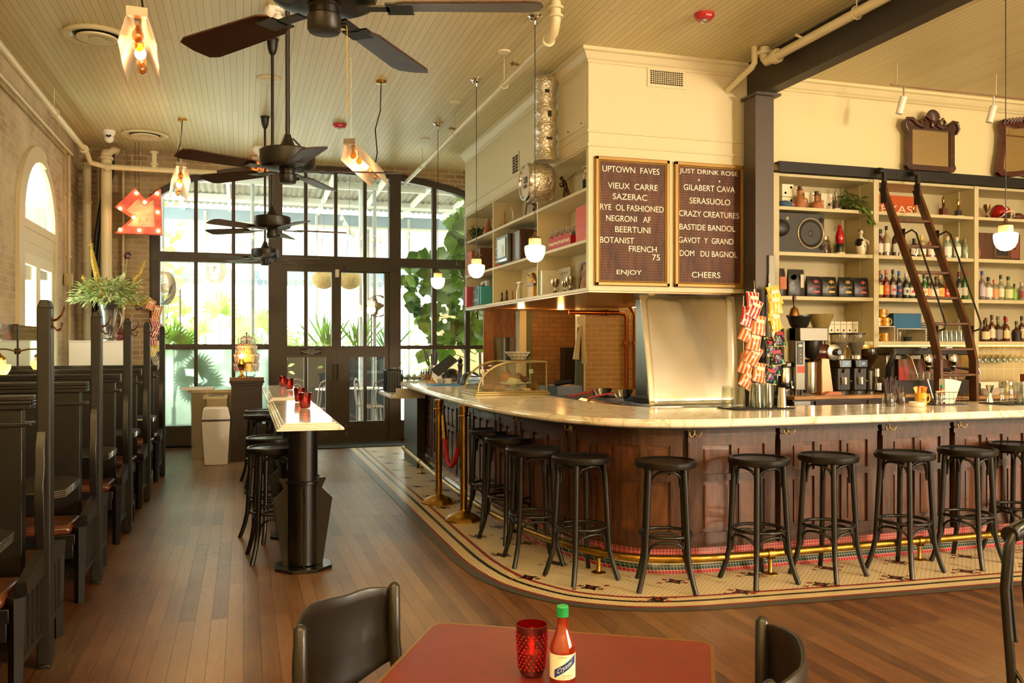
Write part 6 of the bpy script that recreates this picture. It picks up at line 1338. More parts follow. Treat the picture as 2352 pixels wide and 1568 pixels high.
t=T('shop_grinder','coffee grinder with a brown motor, silver front and clear cone hopper','coffee grinder',(5.555,7.38,ZK));m=MB();m.lathe([(.0,-.15),(.07,-.15),(.085,-.11),(.085,.02),(.07,.06),(0,.06)],(0,0,.42),26,'x');m.build('motor_body',P('#4a1d12',.25,coat=.5),t)
m=MB();m.lathe([(.075,-.0),(.08,-.02),(.06,-.03),(0,-.03)],(.06,-.07,.42),26,'y');m.build('adjuster_plate',P('#b8b0a0',.3,.8),t);MB().lathe([(.035,0),(.035,-.05),(.025,-.06),(0,-.06)],(.07,-.10,.42),20,'y').build('adjuster_knob',BLACKM,t);m=MB();m.prism([(-.07,0),(.075,0),(.02,.36),(-.07,.36)],-.07,.08);m.build('stand',P('#c0906c',.35,.5),t,bev=.008);MB().prism([(-.09,0),(.12,0),(.1,.03),(-.02,.03)],-.14,.1).build('foot',P('#9a5a38',.35,.5),t)
MB().lathe([(.035,.49),(.035,.56)],(-.02,0,0),20).build('neck',BLACKM,t);MB().lathe([(.035,.56),(.045,.58),(.13,.80),(.127,.80),(.04,.58)],(-.03,0,0),32).build('hopper',thin('smoky_plastic','#d8c890',.08,.1,.5,'#b5a468',.3),t)
def espresso_grinder(lab,x):
    t=T('espresso_grinder',lab,'coffee grinder',(x,7.36,ZK),0,'twin black espresso grinders');MB().lathe([(0,0),(.09,0),(.09,.03),(.07,.045)],(.0,0,0),26).build('base',P('#2a2825',.4),t);MB().box(-.085,-.09,.04,.06,.1,.26).build('lower_body',P('#2e2d2a',.45),t,bev=.006);MB().box(-.08,-.10,.26,.075,.12,.35).build('upper_body',BLACKM,t,bev=.012)
    MB().box(-.055,-.093,.05,.03,-.088,.22).build('recess',P('#141210',.4),t);m=MB();m.cyl((-.02,-.1,.1),(-.02,-.1,.17),.032);m.tube([(-.05,-.1,.14),(-.02,-.13,.14),(.03,-.1,.14),(.065,-.1,.13)],.005,6);m.build('portafilter_fork',CHROME,t);MB().tube([(-.02,-.09,.25),(-.02,-.11,.235),(-.02,-.11,.215)],.014,10).build('spout',P('#4a2c1c',.4),t)
    m=MB();m.box(-.045,-.103,.275,.055,-.1,.335);m.build('display',P('#1a1c1e',.15),t);m=MB();m.box(-.005,-.105,.295,.03,-.103,.315);m.sph((-.03,-.104,.32),.005,8,6);m.sph((-.03,-.104,.295),.005,8,6);m.build('display_digits',emis('disp','#a8c8d8',.9),t)
    MB().lathe([(.06,.35),(.06,.385),(.055,.39)],n=26).build('chrome_collar',CHROME,t);MB().lathe([(.04,.39),(.045,.42),(.085,.50),(.095,.60),(.093,.60),(.083,.50),(.042,.42)],n=28).build('hopper',thin('clear_hopper','#e8e4d8',.1,.04,.12,'#d8d0b8',.4),t);MB().lathe([(0,.392),(.036,.392),(.044,.425),(.078,.495),(.081,.515),(0,.52)],n=26).build('coffee_beans',P('#2a140b',.5,var=.5,vs=90,bump=.8,bs=120),t);MB().lathe([(.097,.595),(.098,.612),(0,.615)],n=28).build('hopper_lid',BLACKM,t)
espresso_grinder('left black espresso grinder with a full clear hopper',5.73);espresso_grinder('right black espresso grinder with a full clear hopper',5.925)
t=T('hopper_grinder','smaller chrome coffee grinder with a round dark hopper','coffee grinder',(6.09,7.36,ZK));MB().lathe([(0,0),(.06,0),(.06,.02),(.045,.04),(.045,.23),(.03,.25)],n=24).build('body',P('#5a564e',.25,.9),t);MB().lathe([(.02,.25),(.03,.28),(.075,.36),(.085,.42),(.083,.44),(0,.44)],n=28).build('hopper',P('#2a1810',.15,coat=.5),t);MB().lathe([(.088,.44),(.088,.452),(0,.456)],n=28).build('lid',BLACKM,t);m=MB();m.cyl((.06,-.03,.17),(.06,-.03,.25),.04);m.lathe([(.035,.17),(.012,.11)],(.06,-.03,0),16);m.build('doser',CHROME,t);MB().box(.03,-.08,.03,.09,-.02,.11).build('catch_box',STEEL,t,bev=.004)
t=T('espresso_machine','large espresso machine with chrome groups and wood backed panels behind the ladder','coffee machine',(6.84,7.38,.965));SM=P('#8a8478',.25,.9)
m=MB();m.prism([(-.56,.02),(.56,.02),(.56,.12),(.5,.16),(-.5,.16),(-.56,.12)],-.14,.26);m.build('drip_base',P('#2a2622',.35,.4),t);MB().box(-.48,.05,.12,.5,.26,.5).build('rear_panel',SM,t,bev=.01);m=MB();m.box(-.52,-.1,.42,.52,.26,.50);m.build('cup_tray',P('#1e1a16',.35,.3),t,bev=.01)
for s in(-1,1): m=MB();m.tube([(s*.53,.2,.05),(s*.5,.0,.12),(s*.56,-.08,.3),(s*.5,-.1,.46)],[.03,.035,.03,.028],10);m.build('side_frame',BLACKM,t,smooth=60)
MB().box(-.37,-.005,.13,.44,.01,.38).build('wood_panel',P('#7a4a34',.35),t);MB().box(-.37,-.008,.13,-.26,.0,.3).build('red_panel',P('#a83a34',.4),t)
for x in(-.12,.2):
    m=MB();m.lathe([(.0,.31),(.05,.31),(.062,.34),(.062,.40),(.05,.43)],(x,-.12,0),26);m.build('group_head',CHROME,t);m=MB();m.lathe([(.0,.26),(.035,.26),(.045,.30),(.045,.31)],(x,-.12,0),22);m.build('basket',CHROME,t);MB().tube([(x+.03,-.15,.29),(x+.09,-.2,.28),(x+.17,-.26,.265)],[.009,.014,.016],10).build('portafilter_handle',BLACKM,t,smooth=60);m=MB();m.tube([(x-.1,-.1,.48),(x-.09,-.14,.5),(x-.03,-.15,.5),(x+.0,-.12,.48)],.008,8);m.build('lever',STEEL,t)
for x in(-.36,.45): MB().tube([(x,-.08,.44),(x+.03,-.14,.4),(x+.08,-.16,.22)],.008,8).build('steam_wand',STEEL,t,smooth=60)
for k in range(6): tumbler('small clear shot glass on the espresso machine drip tray',6.62+.075*k+(.12 if k>3 else 0),7.26,.965+.161,.026,.075,'shot glasses on the espresso machine')
# ---------- curios on the aisle shelves ----------
XS=3.22;Z1,Z2,Z3=2.031,2.486,2.971
pothos('bushy pothos plant hanging off the far end of the top aisle shelf','','','',0,0,0,0) if False else None
pothos('bushy green plant hanging off the far end of the top aisle shelf',XS-.05,11.95,Z3,.15,.18,(-.22,.05,.42),70,5,(-1,0,0))
BRZ=P('#5a432c',.35,.9)
def human(lab,y,z,h,mt,cat='figurine',base=None,rz=0,x=XS,name='figurine'):
    t=T(name,lab,cat,(x,y,z),rz);b=0
    if base: b=base[0];MB().box(-.03,-.03,0,.03,.03,.012).build('foot',P('#d8cba8',.3),t);MB().box(-.02,-.02,.012,.02,.02,b).build('pedestal',base[1],t,bev=.002);
    m=MB();m.T=Mx.Translation((0,0,b))@Mx.Scale((h-b)/.162,4);person_fn()(m);m.build('figure',mt,t,smooth=60);return t
human('small dark carved wooden figure beside the hanging plant on the top aisle shelf',11.74,Z3,.17,P('#3c2010',.5))
fig('tall brown wooden vase on the top aisle shelf','wooden_vase',XS,11.5,Z3,[('vase',P('#a8683a',.4,var=.2),lambda m:m.lathe([(0,0),(.06,0),(.07,.05),(.06,.11),(.035,.16),(.03,.22),(.034,.25),(.03,.25)],n=24))],'vase')
def frame(lab,y,z,w,h,fc,pc,rz=-pi/2,x=XS+.08,art=None):
    t=T('picture_frame',lab,'picture frame',(x,y,z),rz);m=MB();b=.022;m.T=Mx.Rotation(R(-8),4,'X')
    m.box(-w/2,-.012,0,w/2,.0,b);m.box(-w/2,-.012,h-b,w/2,0,h);m.box(-w/2,-.012,b,-w/2+b,0,h-b);m.box(w/2-b,-.012,b,w/2,0,h-b);m.build('frame',P(fc,.4),t)
    m=MB();m.T=Mx.Rotation(R(-8),4,'X');m.box(-w/2+b,-.004,b,w/2-b,0,h-b);m.build('picture',P(pc,.6,var=.35,vs=12),t,smooth=0);return t
frame('narrow dark picture frame leaning right of the brown vase',11.15,Z3,.18,.22,'#2a1a10','#b8a888')
human('small white figurine at the back of the far end top aisle shelf',10.95,Z3,.3,P('#d8d0b8',.4),x=XS+.1)
fig('thin spotted giraffe carving in front of the cola bottle','giraffe_figurine',XS-.06,10.52,Z3,[('body',P('#b07830',.5,var=.5,vs=50),lambda m:(m.tube([(0,0,0),(0,0,.1),(0,-.01,.2)],[.014,.016,.009],8),m.sph((0,-.02,.22),(.01,.022,.012),8,6),[m.cyl((s*.006,-.012,.225),(s*.008,-.01,.245),.002,n=5) for s in(-1,1)]))])
t=fig('clear glass cola bottle with a red white and blue disc','cola_bottle',XS-.02,10.36,Z3,[('glass',CLEAR,lambda m:m.lathe([(0,.003),(.03,0),(.034,.03),(.03,.08),(.033,.12),(.012,.2),(.011,.24),(.013,.242)],n=20)),('label_band',P('#d8d4cc',.4),lambda m:m.lathe([(.0345,.02),(.0345,.06)],n=20,cap=False)),('red_mark',P('#b01c28',.4),lambda m:m.box(-.036,-.012,.042,-.0345,.012,.058)),('blue_mark',P('#1c3c8a',.4),lambda m:m.box(-.036,-.012,.024,-.0345,.012,.038))],'bottle')
frame('brown framed certificate leaning at the back of the top aisle shelf',9.95,Z3,.36,.26,'#5a2c14','#b0a080')
human('bronze kneeling player figure with a raised stick by the drum',9.5,Z3,.2,BRZ);fig('small bronze group figure under the foil drum','figurine',XS-.05,9.18,Z3,[('figure',BRZ,lambda m:(m.sph((0,0,.05),(.04,.05,.05),12,8),m.sph((0,-.02,.12),(.018,.018,.022),10,8),m.tube([(0,0,.08),(.0,-.07,.12),(0,-.1,.1)],[.012,.008,.005],6)))])
t=T('golfer_statue','bronze golfer statuette swinging a long club on the top aisle shelf','statue',(XS-.08,8.28,Z3),R(-60));m=MB();m.tube([(-.02,0,0),(-.02,0,.06),(.0,0,.12)],[.013,.015,.018],8);m.tube([(.03,0,0),(.035,0,.06),(.01,0,.12)],[.013,.015,.018],8);m.tube([(0,0,.11),(-.01,0,.16),(-.035,0,.2)],[.022,.026,.02],10);m.sph((-.055,0,.225),(.02,.018,.022),12,8);m.tube([(-.02,-.02,.19),(-.05,-.04,.16),(-.035,-.04,.13)],[.01,.008,.006],6);m.tube([(-.02,.02,.19),(-.05,.02,.16),(-.035,-.03,.13)],[.01,.008,.006],6);m.build('figure',BRZ,t,smooth=60);MB().tube([(-.04,-.03,.14),(.06,.0,.22),(.12,.02,.27)],.003,6).build('club',BRZ,t)
human('silver figure on a tall marble column trophy beside the bronze golfer',7.95,Z3,.30,CHROME,'trophy',(.15,P('#1f3030',.2)),name='trophy')
# middle row
OR=tilem('orange_box','#d0501a','#7a2208',.03,.5,'z',.1)
t=T('record_case','brown leather case with an orange front at the far end of the middle aisle shelf','case',(XS+.02,11.8,Z2));MB().box(-.13,-.28,0,.13,.24,.34).build('case',P('#5a3018',.5),t,bev=.008);MB().box(-.16,.06,.0,-.132,.32,.33).build('orange_front',OR,t)
human('gilded figure trophy in front of the brown case',11.5,Z2,.30,BRASSL,'trophy',(.1,P('#2a5a30',.4)),x=XS-.15,name='trophy')
t=T('ceramic_plate','pale ceramic plate with red lettering leaning on the divider','plate',(XS,11.1,Z2+.13),-pi/2);MB().lathe([(.0,.0),(.09,.0),(.13,-.01),(.13,-.004),(.09,.006),(0,.006)],n=32,ax='y').build('plate',P('#d8ceb8',.3),t);text('TEC','lettering',P('#a85038',.5),t,(0,-.003,0),.06,.13)
def colapack(lab,y,z,x=XS-.06):
    t=T('soda_carton',lab,'soda carton',(x,y,z),-pi/2+.15,'red and white soda cartons');m=MB();m.prism([(-.07,0),(.07,0),(.07,.1),(-.07,.15)],-.05,.05);m.build('carton',P('#b3141e',.5),t);q=MB();q.tube([(-.06+.12*k/14,-.052,.06+.018*sin(k*1.3)) for k in range(15)],.007,5);q.build('white_swirl',P('#efe6d8',.5),t)
    for i in range(3):
        for s in(-1,1): MB().lathe([(.018,.06),(.02,.11),(.008,.16),(.008,.19),(.011,.192),(.011,.2),(0,.2)],(-.045+.045*i,s*.026,0),12).build('bottle',thin('cola_glass','#b8a890',.15,.04,.3,'#8a7860',.5),t)
colapack('single red and white soda carton beside the little television',10.66,Z2)
for i,y in enumerate((8.62,8.47,8.32,8.17)): colapack('red and white soda carton, %s from the left in the row of four'%ORD[i],y,Z2)
t=T('small_television','vintage grey fronted television set with a dark wood case on the aisle shelf','television',(XS,10.05,Z2));MB().box(-.14,-.42,0,.15,.38,.36).build('case',WAL,t,bev=.015);MB().box(-.19,-.1,.01,-.14,.40,.35).build('metal_front',P('#5c5a50',.35,.7),t,bev=.012)
MB().box(-.198,-.02,.07,-.19,.33,.31).build('screen',P('#7a8078',.1,.3),t,bev=.02);m=MB();[m.cyl((-.2,.36,z),(-.19,.36,z),.012,n=10) for z in(.1,.2)];m.box(-.2,-.08,.02,-.19,.38,.05);m.build('trim',CHROME,t);m=MB();m.box(-.2,.05,.09,-.198,.15,.22);m.build('decal',P('#d8d4c0',.4),t)
t=T('ridged_box','tall orange ridged box at the near end of the middle aisle shelf','box',(XS-.06,7.76,Z2));m=MB();
for k in range(17): m.box(-.06,-.14,.02*k,.06,.14,.02*k+.017)
m.box(-.055,-.135,0,.055,.135,.34);m.build('stack',P('#d4501a',.5),t,smooth=0)
# bottom row
def book(lab,x,y,z,w,d,h,c,rz=0,title=None,tc='#e8e0cc',grp=None):
    t=T('book',lab,'book',(x,y,z),rz,grp);MB().box(-d/2,-w/2,0,d/2,w/2,h).build('cover',P(c,.5,var=.08),t,bev=.002);MB().box(-d/2+.006,-w/2+.003,h-.001,d/2-.004,w/2-.003,h+.0005).build('pages',PAPER,t)
    if title:
        o=text(title[0],'lettering',P(tc,.5),t,(-d/2-.001,0,h*title[2]),title[1],w*.8,rot=(pi/2,0,-pi/2))
    return t
book('white cookbook with a dark blue emblem behind the red book',XS+.05,11.85,Z1,.34,.04,.36,'#e8e2d4')
MB().lathe([(.06,-.001),(0,-.0012)],n=24,ax='x').build('emblem',P('#24406a',.5),bpy.data.objects['book']).location=(-.022,-.03,.28)
MB().box(-.024,-.11,.265,-.022,.05,.29).build('emblem_ribbon',P('#c8404a',.5),bpy.data.objects['book'])
book('grey book at the far left of the bottom aisle shelf',XS-.1,12.1,Z1,.05,.2,.26,'#4a4a48');book('red book, second from the far end of the bottom aisle shelf',XS-.1,11.97,Z1,.13,.2,.28,'#c84a50')
book('black cookbook titled OYSTERS facing the aisle',XS-.12,11.6,Z1,.5,.04,.27,'#1c1c1a',title=('OYSTERS',.035,.28))
for k,(dy,c) in enumerate(((.12,'#c84838'),(0,'#3a8a4a'),(-.12,'#c8983a'))): MB().sph((-.024,dy,.2),(.004,.035,.03),12,8).build('cover_shape',P(c,.5),bpy.data.objects['book.003'])
book('teal book leaning right of the black cookbook',XS-.1,11.27,Z1,.07,.2,.25,'#2a7a8a');book('thin turquoise book at the right end of the teal pair',XS-.1,11.17,Z1,.05,.2,.24,'#3a98a0')
CH=lambda m:m.lathe([(.028,0),(.03,.01),(.018,.02),(.012,.05),(.01,.08),(.018,.085),(.008,.09),(.014,.1),(.012,.12),(0,.125)],n=16)
fig('dark wooden chess piece, left of the three on the bottom aisle shelf','chess_piece',XS-.1,10.5,Z1,[('piece',P('#4a2814',.4),CH)],'chess piece',grp=None);fig('tall dark wooden chess piece in the middle of the three','chess_piece',XS-.08,10.36,Z1,[('piece',P('#4a2814',.4),CH)],'chess piece',sc=1.15);fig('pale wooden chess piece, right of the three','chess_piece',XS-.08,10.12,Z1,[('piece',P('#a8703a',.4),CH)],'chess piece')
t=T('zip_sign','yellow poster board with red ZIP lettering at the back of the bottom aisle shelf','poster',(XS+.12,9.85,Z1),-pi/2);MB().box(-.3,0,0,.3,.006,.34).build('board',P('#e0b030',.5),t,smooth=0);text('ZIP','lettering',P('#b83418',.5),t,(0.0,-.003,.235),.13,.42,shear=.3);text('BE','lettering',P('#3a2418',.5),t,(-.13,-.02,.04),.07,.12,ext=.015)
fig('white swan neck shaped figure in front of the ZIP poster','swan_figurine',XS-.08,9.82,Z1,[('swan',P('#e0dccc',.35),lambda m:(m.tube([(0,.05,0),(0,.06,.08),(0,.02,.15),(0,-.02,.2)],[.03,.028,.022,.02],10),m.box(-.03,-.12,.19,.03,.04,.205)))])
fig('golden fish trophy on a brown base','trophy',XS-.05,9.35,Z1,[('base',P('#c89830',.5),lambda m:m.box(-.05,-.09,0,.05,.09,.13)),('plinth',P('#5a2814',.4),lambda m:m.box(-.06,-.12,.13,.06,.12,.155)),('fish',BRASSL,lambda m:m.tube([(0,-.05,.16),(0,-.02,.2),(0,.06,.26),(0,.18,.25),(0,.28,.29)],[.012,.022,.03,.016,.004],8))],'trophy')
book('green spined book at the left of the bottom right aisle bay',XS-.05,8.86,Z1,.04,.22,.25,'#3a7a34');book('white spined book beside the green one',XS-.05,8.81,Z1,.05,.22,.26,'#e8e4d4');book('pale grey cookbook facing the aisle behind a silver cup',XS+.02,8.55,Z1,.34,.03,.27,'#a89c80',title=('COOKBOOK',.02,.8),tc='#3a342c')
def cup(lab,y,z,s=1,x=XS-.12,mt=None): return fig(lab,'trophy_cup',x,y,z,[('cup',mt or P('#a89c88',.2,1),lambda m:m.lathe([(.03,0),(.025,.01),(.006,.025),(.006,.05),(.03,.065),(.042,.1),(.04,.13),(.036,.13),(.036,.1),(0,.07)],n=20))],'trophy',sc=s)
cup('silver trophy bowl in front of the pale grey cookbook',8.48,Z1,1.1)
f_=frame('dark framed relief picture with leaf shapes at the near end of the bottom aisle shelf',8.0,Z1,.5,.3,'#3c1c10','#b08048',x=XS+.05)
m=MB()
for k in range(9): leafmesh(m,(-.15+.035*k,-.035,.12+.02*(k%3)),(.3-.1*(k%4),0,.6),(0,-1,0),.09,.03)
m.build('leaf_relief',P('#6a4420',.5),f_)
cup('small silver trophy cup, left of the two before the framed relief',8.2,Z1,.8);cup('larger silver trophy cup, right of the two before the framed relief',8.05,Z1,1.05)
# ---------- things on the bar ----------
ZT=1.0305
def cyls(lab,name,cat,x,y,z,r,h,mt,grp=None): return one(MB().lathe([(0,0),(r,0),(r,h),(r*.9,h),(r*.9,.01),(0,.01)],n=24),name,mt,lab,cat,(x,y,z),group=grp)
i=0
for r_ in range(3):
    for k in range(5): 
        c=wg.copy();c.rotation_euler=(0,0,0);C.objects.link(c);c.location=(1.86+.085*k,11.02+.1*r_,ZT+.171);c['label']='clear stemmed glass standing upside down at the far end of the bar';c['group']='upturned stemmed glasses at the far bar end'
t=T('knife_holder','steel cylinder holding dark handled knives at the far end of the bar','knife holder',(2.40,11.3,ZT));MB().lathe([(0,0),(.06,0),(.06,.19),(.055,.19),(.055,.01)],n=24).build('cylinder',STEEL,t)
for k,(a,b) in enumerate(((-.1,.0),(-.06,.03),(-.02,-.03),(.03,.02),(.06,-.02))): MB().tube([(a*.3,b,.12),(a*.8,b,.24),(a*1.1,b*1.2,.40-.03*(k%3))],[.006,.012,.013],6).build('knife_handle',P('#2e1c12',.4),t)
t=T('order_tablet','slim black touch screen tilted on an angled black stand','tablet',(2.42,10.75,ZT));m=MB();m.T=Mx.Translation((0,-.05,.2))@Mx.Rotation(R(-38),4,'Y')@Mx.Rotation(R(25),4,'X');m.box(-.16,-.11,-.006,.16,.11,.008);m.build('screen',P('#23262a',.12),t,bev=.004);m=MB();m.tube([(.03,0,.17),(.09,.02,.0)],.02,8);m.lathe([(.07,0),(.07,.01),(0,.012)],(.09,.02,0),20);m.build('stand',BLACKM,t);MB().lathe([(0,.17),(.05,.165),(.085,0)],(-.04,.18,0),20).build('paper_roll',PAPER,t) 
fig('tall black turned pepper mill beside the pastry case','pepper_mill',2.48,10.1,ZT,[('mill',BLACK,lambda m:m.lathe([(0,0),(.035,0),(.037,.03),(.028,.06),(.022,.13),(.026,.19),(.034,.22),(.03,.235),(.018,.24),(.03,.26),(.03,.285),(.012,.3),(.01,.315),(0,.32)],n=24))],'pepper mill')
for x,y,l in((2.66,10.9,'left'),(2.62,9.75,'right')):
    fig('black domed cover, the %s one behind the pepper mill'%l,'domed_cover',x-.1,y,ZT,[('cover',P('#1a1917',.4),lambda m:m.lathe([(.13,0),(.125,.05),(.09,.12),(.04,.15),(0,.155)],n=28)),('rim',P('#3a3834',.3),lambda m:m.lathe([(.133,0),(.133,.01),(.128,.012)],n=28))],'cover')
t=T('blue_tray','bright blue service tray with small bowls on the far bar','tray',(2.2,9.75,ZT));MB().prism(rrect(-.16,-.2,.16,.25,.03),0,.012,'xy').build('tray',P('#2a7ac0',.4),t,bev=.003)
for x,y,c,l,nm_ in((2.15,9.68,'#b8b0a0','small steel condiment cup on the blue tray','condiment_cup'),(2.27,9.82,'#e8d8c8','small white tub on the blue tray','condiment_cup')): fig(l,nm_,x,y,ZT+.013,[('cup',P(c,.3,.6 if 'steel' in l else 0),lambda m:m.lathe([(0,0),(.035,0),(.045,.06),(.041,.06),(.03,.008),(0,.008)],n=20)),('filling',P('#c88a78',.7),lambda m:m.sph((0,0,.045),(.036,.036,.018),12,8))],'cup')
fig('tiny golden service bell behind the blue tray','service_bell',2.13,10.05,ZT,[('bell',P('#d89a20',.25,.6),lambda m:m.lathe([(.04,0),(.038,.02),(.02,.04),(.008,.05),(.01,.06),(0,.075)],n=20))],'bell')
fig('wooden caddy of little sauce bottles at the far end of the bar','bottle_caddy',2.28,11.22,ZT,[('caddy',P('#8a6230',.5),lambda m:m.box(-.07,-.05,0,.07,.05,.07))]+[('bottle',P('#3a2a20',.3),(lambda k:lambda m:m.lathe([(.014,.03),(.014,.1),(.006,.12),(.008,.14),(0,.145)],(-.045+.03*k,0,0),10))(k)) for k in range(4)],'caddy')
t=T('menu_basket','black wire basket of folded menus on the end shelf of the bar','basket',(1.80,10.85,.902));WB=P('#1d2024',.4,.5);m=MB()
for z in(.005,.27): m.tube([(-.1,-.12,z),(.1,-.12,z),(.1,.12,z),(-.1,.12,z)],.005,5,closed=True)
for k in range(7):
    for s in(-1,1): m.tube([(-.1+.033*k,s*.12,0),(-.1+.033*k,s*.12,.27)],.003,4)
    for s in(-1,1): m.tube([(s*.1,-.12+.04*k,0),(s*.1,-.12+.04*k,.27)],.003,4)
m.build('wire_basket',WB,t);m=MB();[m.box(-.08,-.1+.035*k,.01,.08,-.09+.035*k,.25) for k in range(6)];m.build('menus',P('#4a4c50',.6),t)
# pastry case
BG=P('#a5905e',.4,.7);t=T('pastry_case','curved glass pastry case with gold trim and a white cake stand inside','pastry case',(2.03,7.63,ZT))
m=MB();m.box(-.02,-.02,0,.70,.50,.02);m.box(-.01,-.01,.02,.69,.49,.035);m.build('base',BG,t,bev=.004)
cv=[(0.01+.34*(1-cos(a)),.035+.27*sin(a)) for a in [pi/2*k/10 for k in range(11)]]+[(.67,.305)]
for y in(0,.48):
    m=MB();m.tube([(x,y,z) for x,z in cv]+[(.67,y,.035)],.009,6);m.build('gold_frame',BG,t)
m=MB()
for x,z in((.35,.305),(.67,.305),(.01,.04)):m.tube([(x,0,z),(x,.48,z)],.008,6)
m.build('cross_bars',BG,t);m=MB();n=len(cv);m.add([(x,0.005,z) for x,z in cv]+[(x,.475,z) for x,z in cv],[(i,i+1,n+i+1,n+i) for i in range(n-1)]);m.build('curved_glass',thin('case_glass','#eef2ea',.1,.02,edge=.2),t,smooth=50)
m=MB();m.prism(cv+[(.67,.04),(.01,.04)],.003,.005);m.build('side_glass',thin('case_glass','#eef2ea',.1,.02,edge=.2),t,smooth=0)
fig('white pedestal cake stand inside the glass pastry case','cake_stand',2.46,7.83,ZT+.036,[('stand',WHITE,lambda m:m.lathe([(.09,0),(.07,.015),(.05,.03),(.06,.045),(.15,.065),(.15,.072),(0,.068)],n=32))],'cake stand')
PB=P('#a8652c',.6,var=.3,vs=30,bump=.3)
fig('square slice of pale cheesecake on the cake stand','cake_slice',2.44,7.79,ZT+.106,[('slice',P('#e8dcb8',.6),lambda m:m.prism([(-.08,0),(.05,0),(.05,.035),(-.05,.05)],-.03,.03)),('crust',P('#b8803a',.6),lambda m:m.box(-.05,-.03,.047,.05,.03,.054))],'cake')
for x,y,z,r_,l,c in((2.37,7.86,.106,(.055,.045,.05),'round golden bun on the left of the cake stand','#b8702c'),(2.5,7.88,.106,(.05,.045,.045),'dark red glazed bun at the back of the cake stand','#7a3a24'),(2.55,7.82,.106,(.035,.035,.03),'small reddish bun on the right of the cake stand','#8a4430'),(2.62,7.75,.036,(.05,.04,.035),'brown roll on the case floor at the right','#9a7038'),(2.17,7.76,.036,(.07,.05,.03),'flat brown pastry at the left of the glass case','#8a4a22'),(2.27,7.70,.036,(.05,.035,.025),'small oval roll at the front left of the glass case','#b07838')):
    fig(l,'bread_roll',x,y,ZT+z,[('roll',P(c,.6,var=.3,vs=30,bump=.3),(lambda r_:lambda m:m.sph((0,0,r_[2]),r_,16,10))(r_))],'bread')
for x,y,l in((2.1,7.7,'left'),(2.56,7.66,'right')):
    fig('small white price card on a stick, %s one in the pastry case'%l,'price_card',x,y,ZT+.036,[('stick',STEEL,lambda m:m.cyl((0,0,0),(0,0,.16),.0015,n=5)),('card',PAPER,lambda m:m.box(-.02,-.001,.16,.02,.001,.2))],'card')
t=T('wire_basket','black wire basket lined with white paper on top of the pastry case','basket',(2.5,7.88,ZT+.316));m=MB()
for rr,z in((.07,.0),(.095,.03),(.115,.06)): m.tube([(rr*cos(k*pi/12)*1.1,rr*sin(k*pi/12),z+.003) for k in range(24)],.002,5,closed=True)
for k in range(16): a=k*pi/8;m.tube([(.077*cos(a),.07*sin(a),.003),(.127*cos(a),.115*sin(a),.063)],.0015,4)
m.build('wire',WB,t);MB().lathe([(.06,.004),(.1,.045),(.13,.08),(.1,.05),(0,.03)],n=9).build('paper_liner',PAPER,t,smooth=0)
# glasses by the steel sheet
t=T('bar_mat','black rubber bar mat under the upturned glasses in the middle of the bar','bar mat',(3.57,5.53,ZT),R(2));MB().box(-.24,-.15,0,.24,.12,.008).build('mat',P('#1c1b19',.8),t,bev=.002);ZM=ZT+.009
RB=thin('ribbed_glass','#eef0ea',.1,.04,edge=.35)
for x,y,l in((3.375,5.58,'short ribbed glass, left of the two at the left of the bar mat'),(3.455,5.55,'short ribbed glass, right of the two at the left of the bar mat')):
    m=MB();m.lathe([(.043,0),(.043,.02),(.04,.15),(.03,.155),(0,.155),(0,.145),(.036,.14),(.038,.0)],n=14);one(m,'ribbed_glass',RB,l,'glass',(x,y,ZM),group=None,smooth=0)
for i,(x,y) in enumerate(((3.57,5.5),(3.645,5.48),(3.6,5.58),(3.685,5.57))): tumbler('tall clear pint glass upside down on the bar mat',x,y,ZM,.04,.175,'tall pint glasses on the bar mat',up=False,name='pint_glass')
fig('small steel shaker tin upside down at the right end of the bar mat','shaker_tin',3.755,5.46,ZM,[('tin',CHROME,lambda m:m.lathe([(.034,0),(.033,.01),(.026,.14),(.02,.145),(0,.145)],n=28))],'shaker')
def jar(lab,x,y,r,h,n,ln,c,seed):
    random.seed(seed);t=T('straw_jar',lab,'jar',(x,y,ZT));MB().lathe([(0,.003),(r,0),(r*1.04,.02),(r*1.04,h*.8),(r*.9,h*.9),(r*.9,h)],n=22).build('glass',CLEAR,t)
    for k in range(n):
        a=2*pi*k/n;q=random.uniform(.3,.9)*r;s_=random.uniform(1.2,2.1);MB().tube([(q*.5*cos(a),q*.5*sin(a),.006),(q*s_*cos(a),q*s_*sin(a)*.5,ln*random.uniform(.85,1))],.0035,6).build('straw',P(c,.35),t)
jar('glass jar full of long dark brown straws','x','y',0,0,0,0,'#000000',1) if False else None
jar('glass jar full of long dark brown straws on the right side of the bar',4.66,5.42,.045,.1,18,.23,'#3c1e12',2);jar('smaller glass jar of short brown stirrers behind the white ramekin',4.84,5.50,.04,.1,12,.15,'#4a2818',4)
fig('low white ramekin in front of the yellow mug','ramekin',4.84,5.33,ZT,[('ramekin',P('#d8d0bc',.3),lambda m:m.lathe([(0,0),(.05,0),(.056,.005),(.056,.035),(.052,.035),(.05,.01),(0,.01)],n=28))],'bowl')
mm=mug('yellow mug holding sugar packets on the bar',4.97,5.43,ZT,R(-10),P('#d8a82a',.2,coat=.5),1.05,None);random.seed(9)
for k in range(10): q=MB();a=k*.65;q.T=Mx.Translation((.018*cos(a),.018*sin(a),.07))@Mx.Rotation(random.uniform(-.4,.4),4,'Y')@Mx.Rotation(random.uniform(-.4,.4),4,'X');q.box(-.015,-.001,0,.015,.001,.07);q.build('sugar_packet',P(('#d87820','#c83a20','#e0b040')[k%3],.5),mm,smooth=0)
t=T('wire_caddy','black wire caddy with napkins and a hot sauce bottle on the bar','caddy',(5.2,5.45,ZT),R(-3));m=MB()
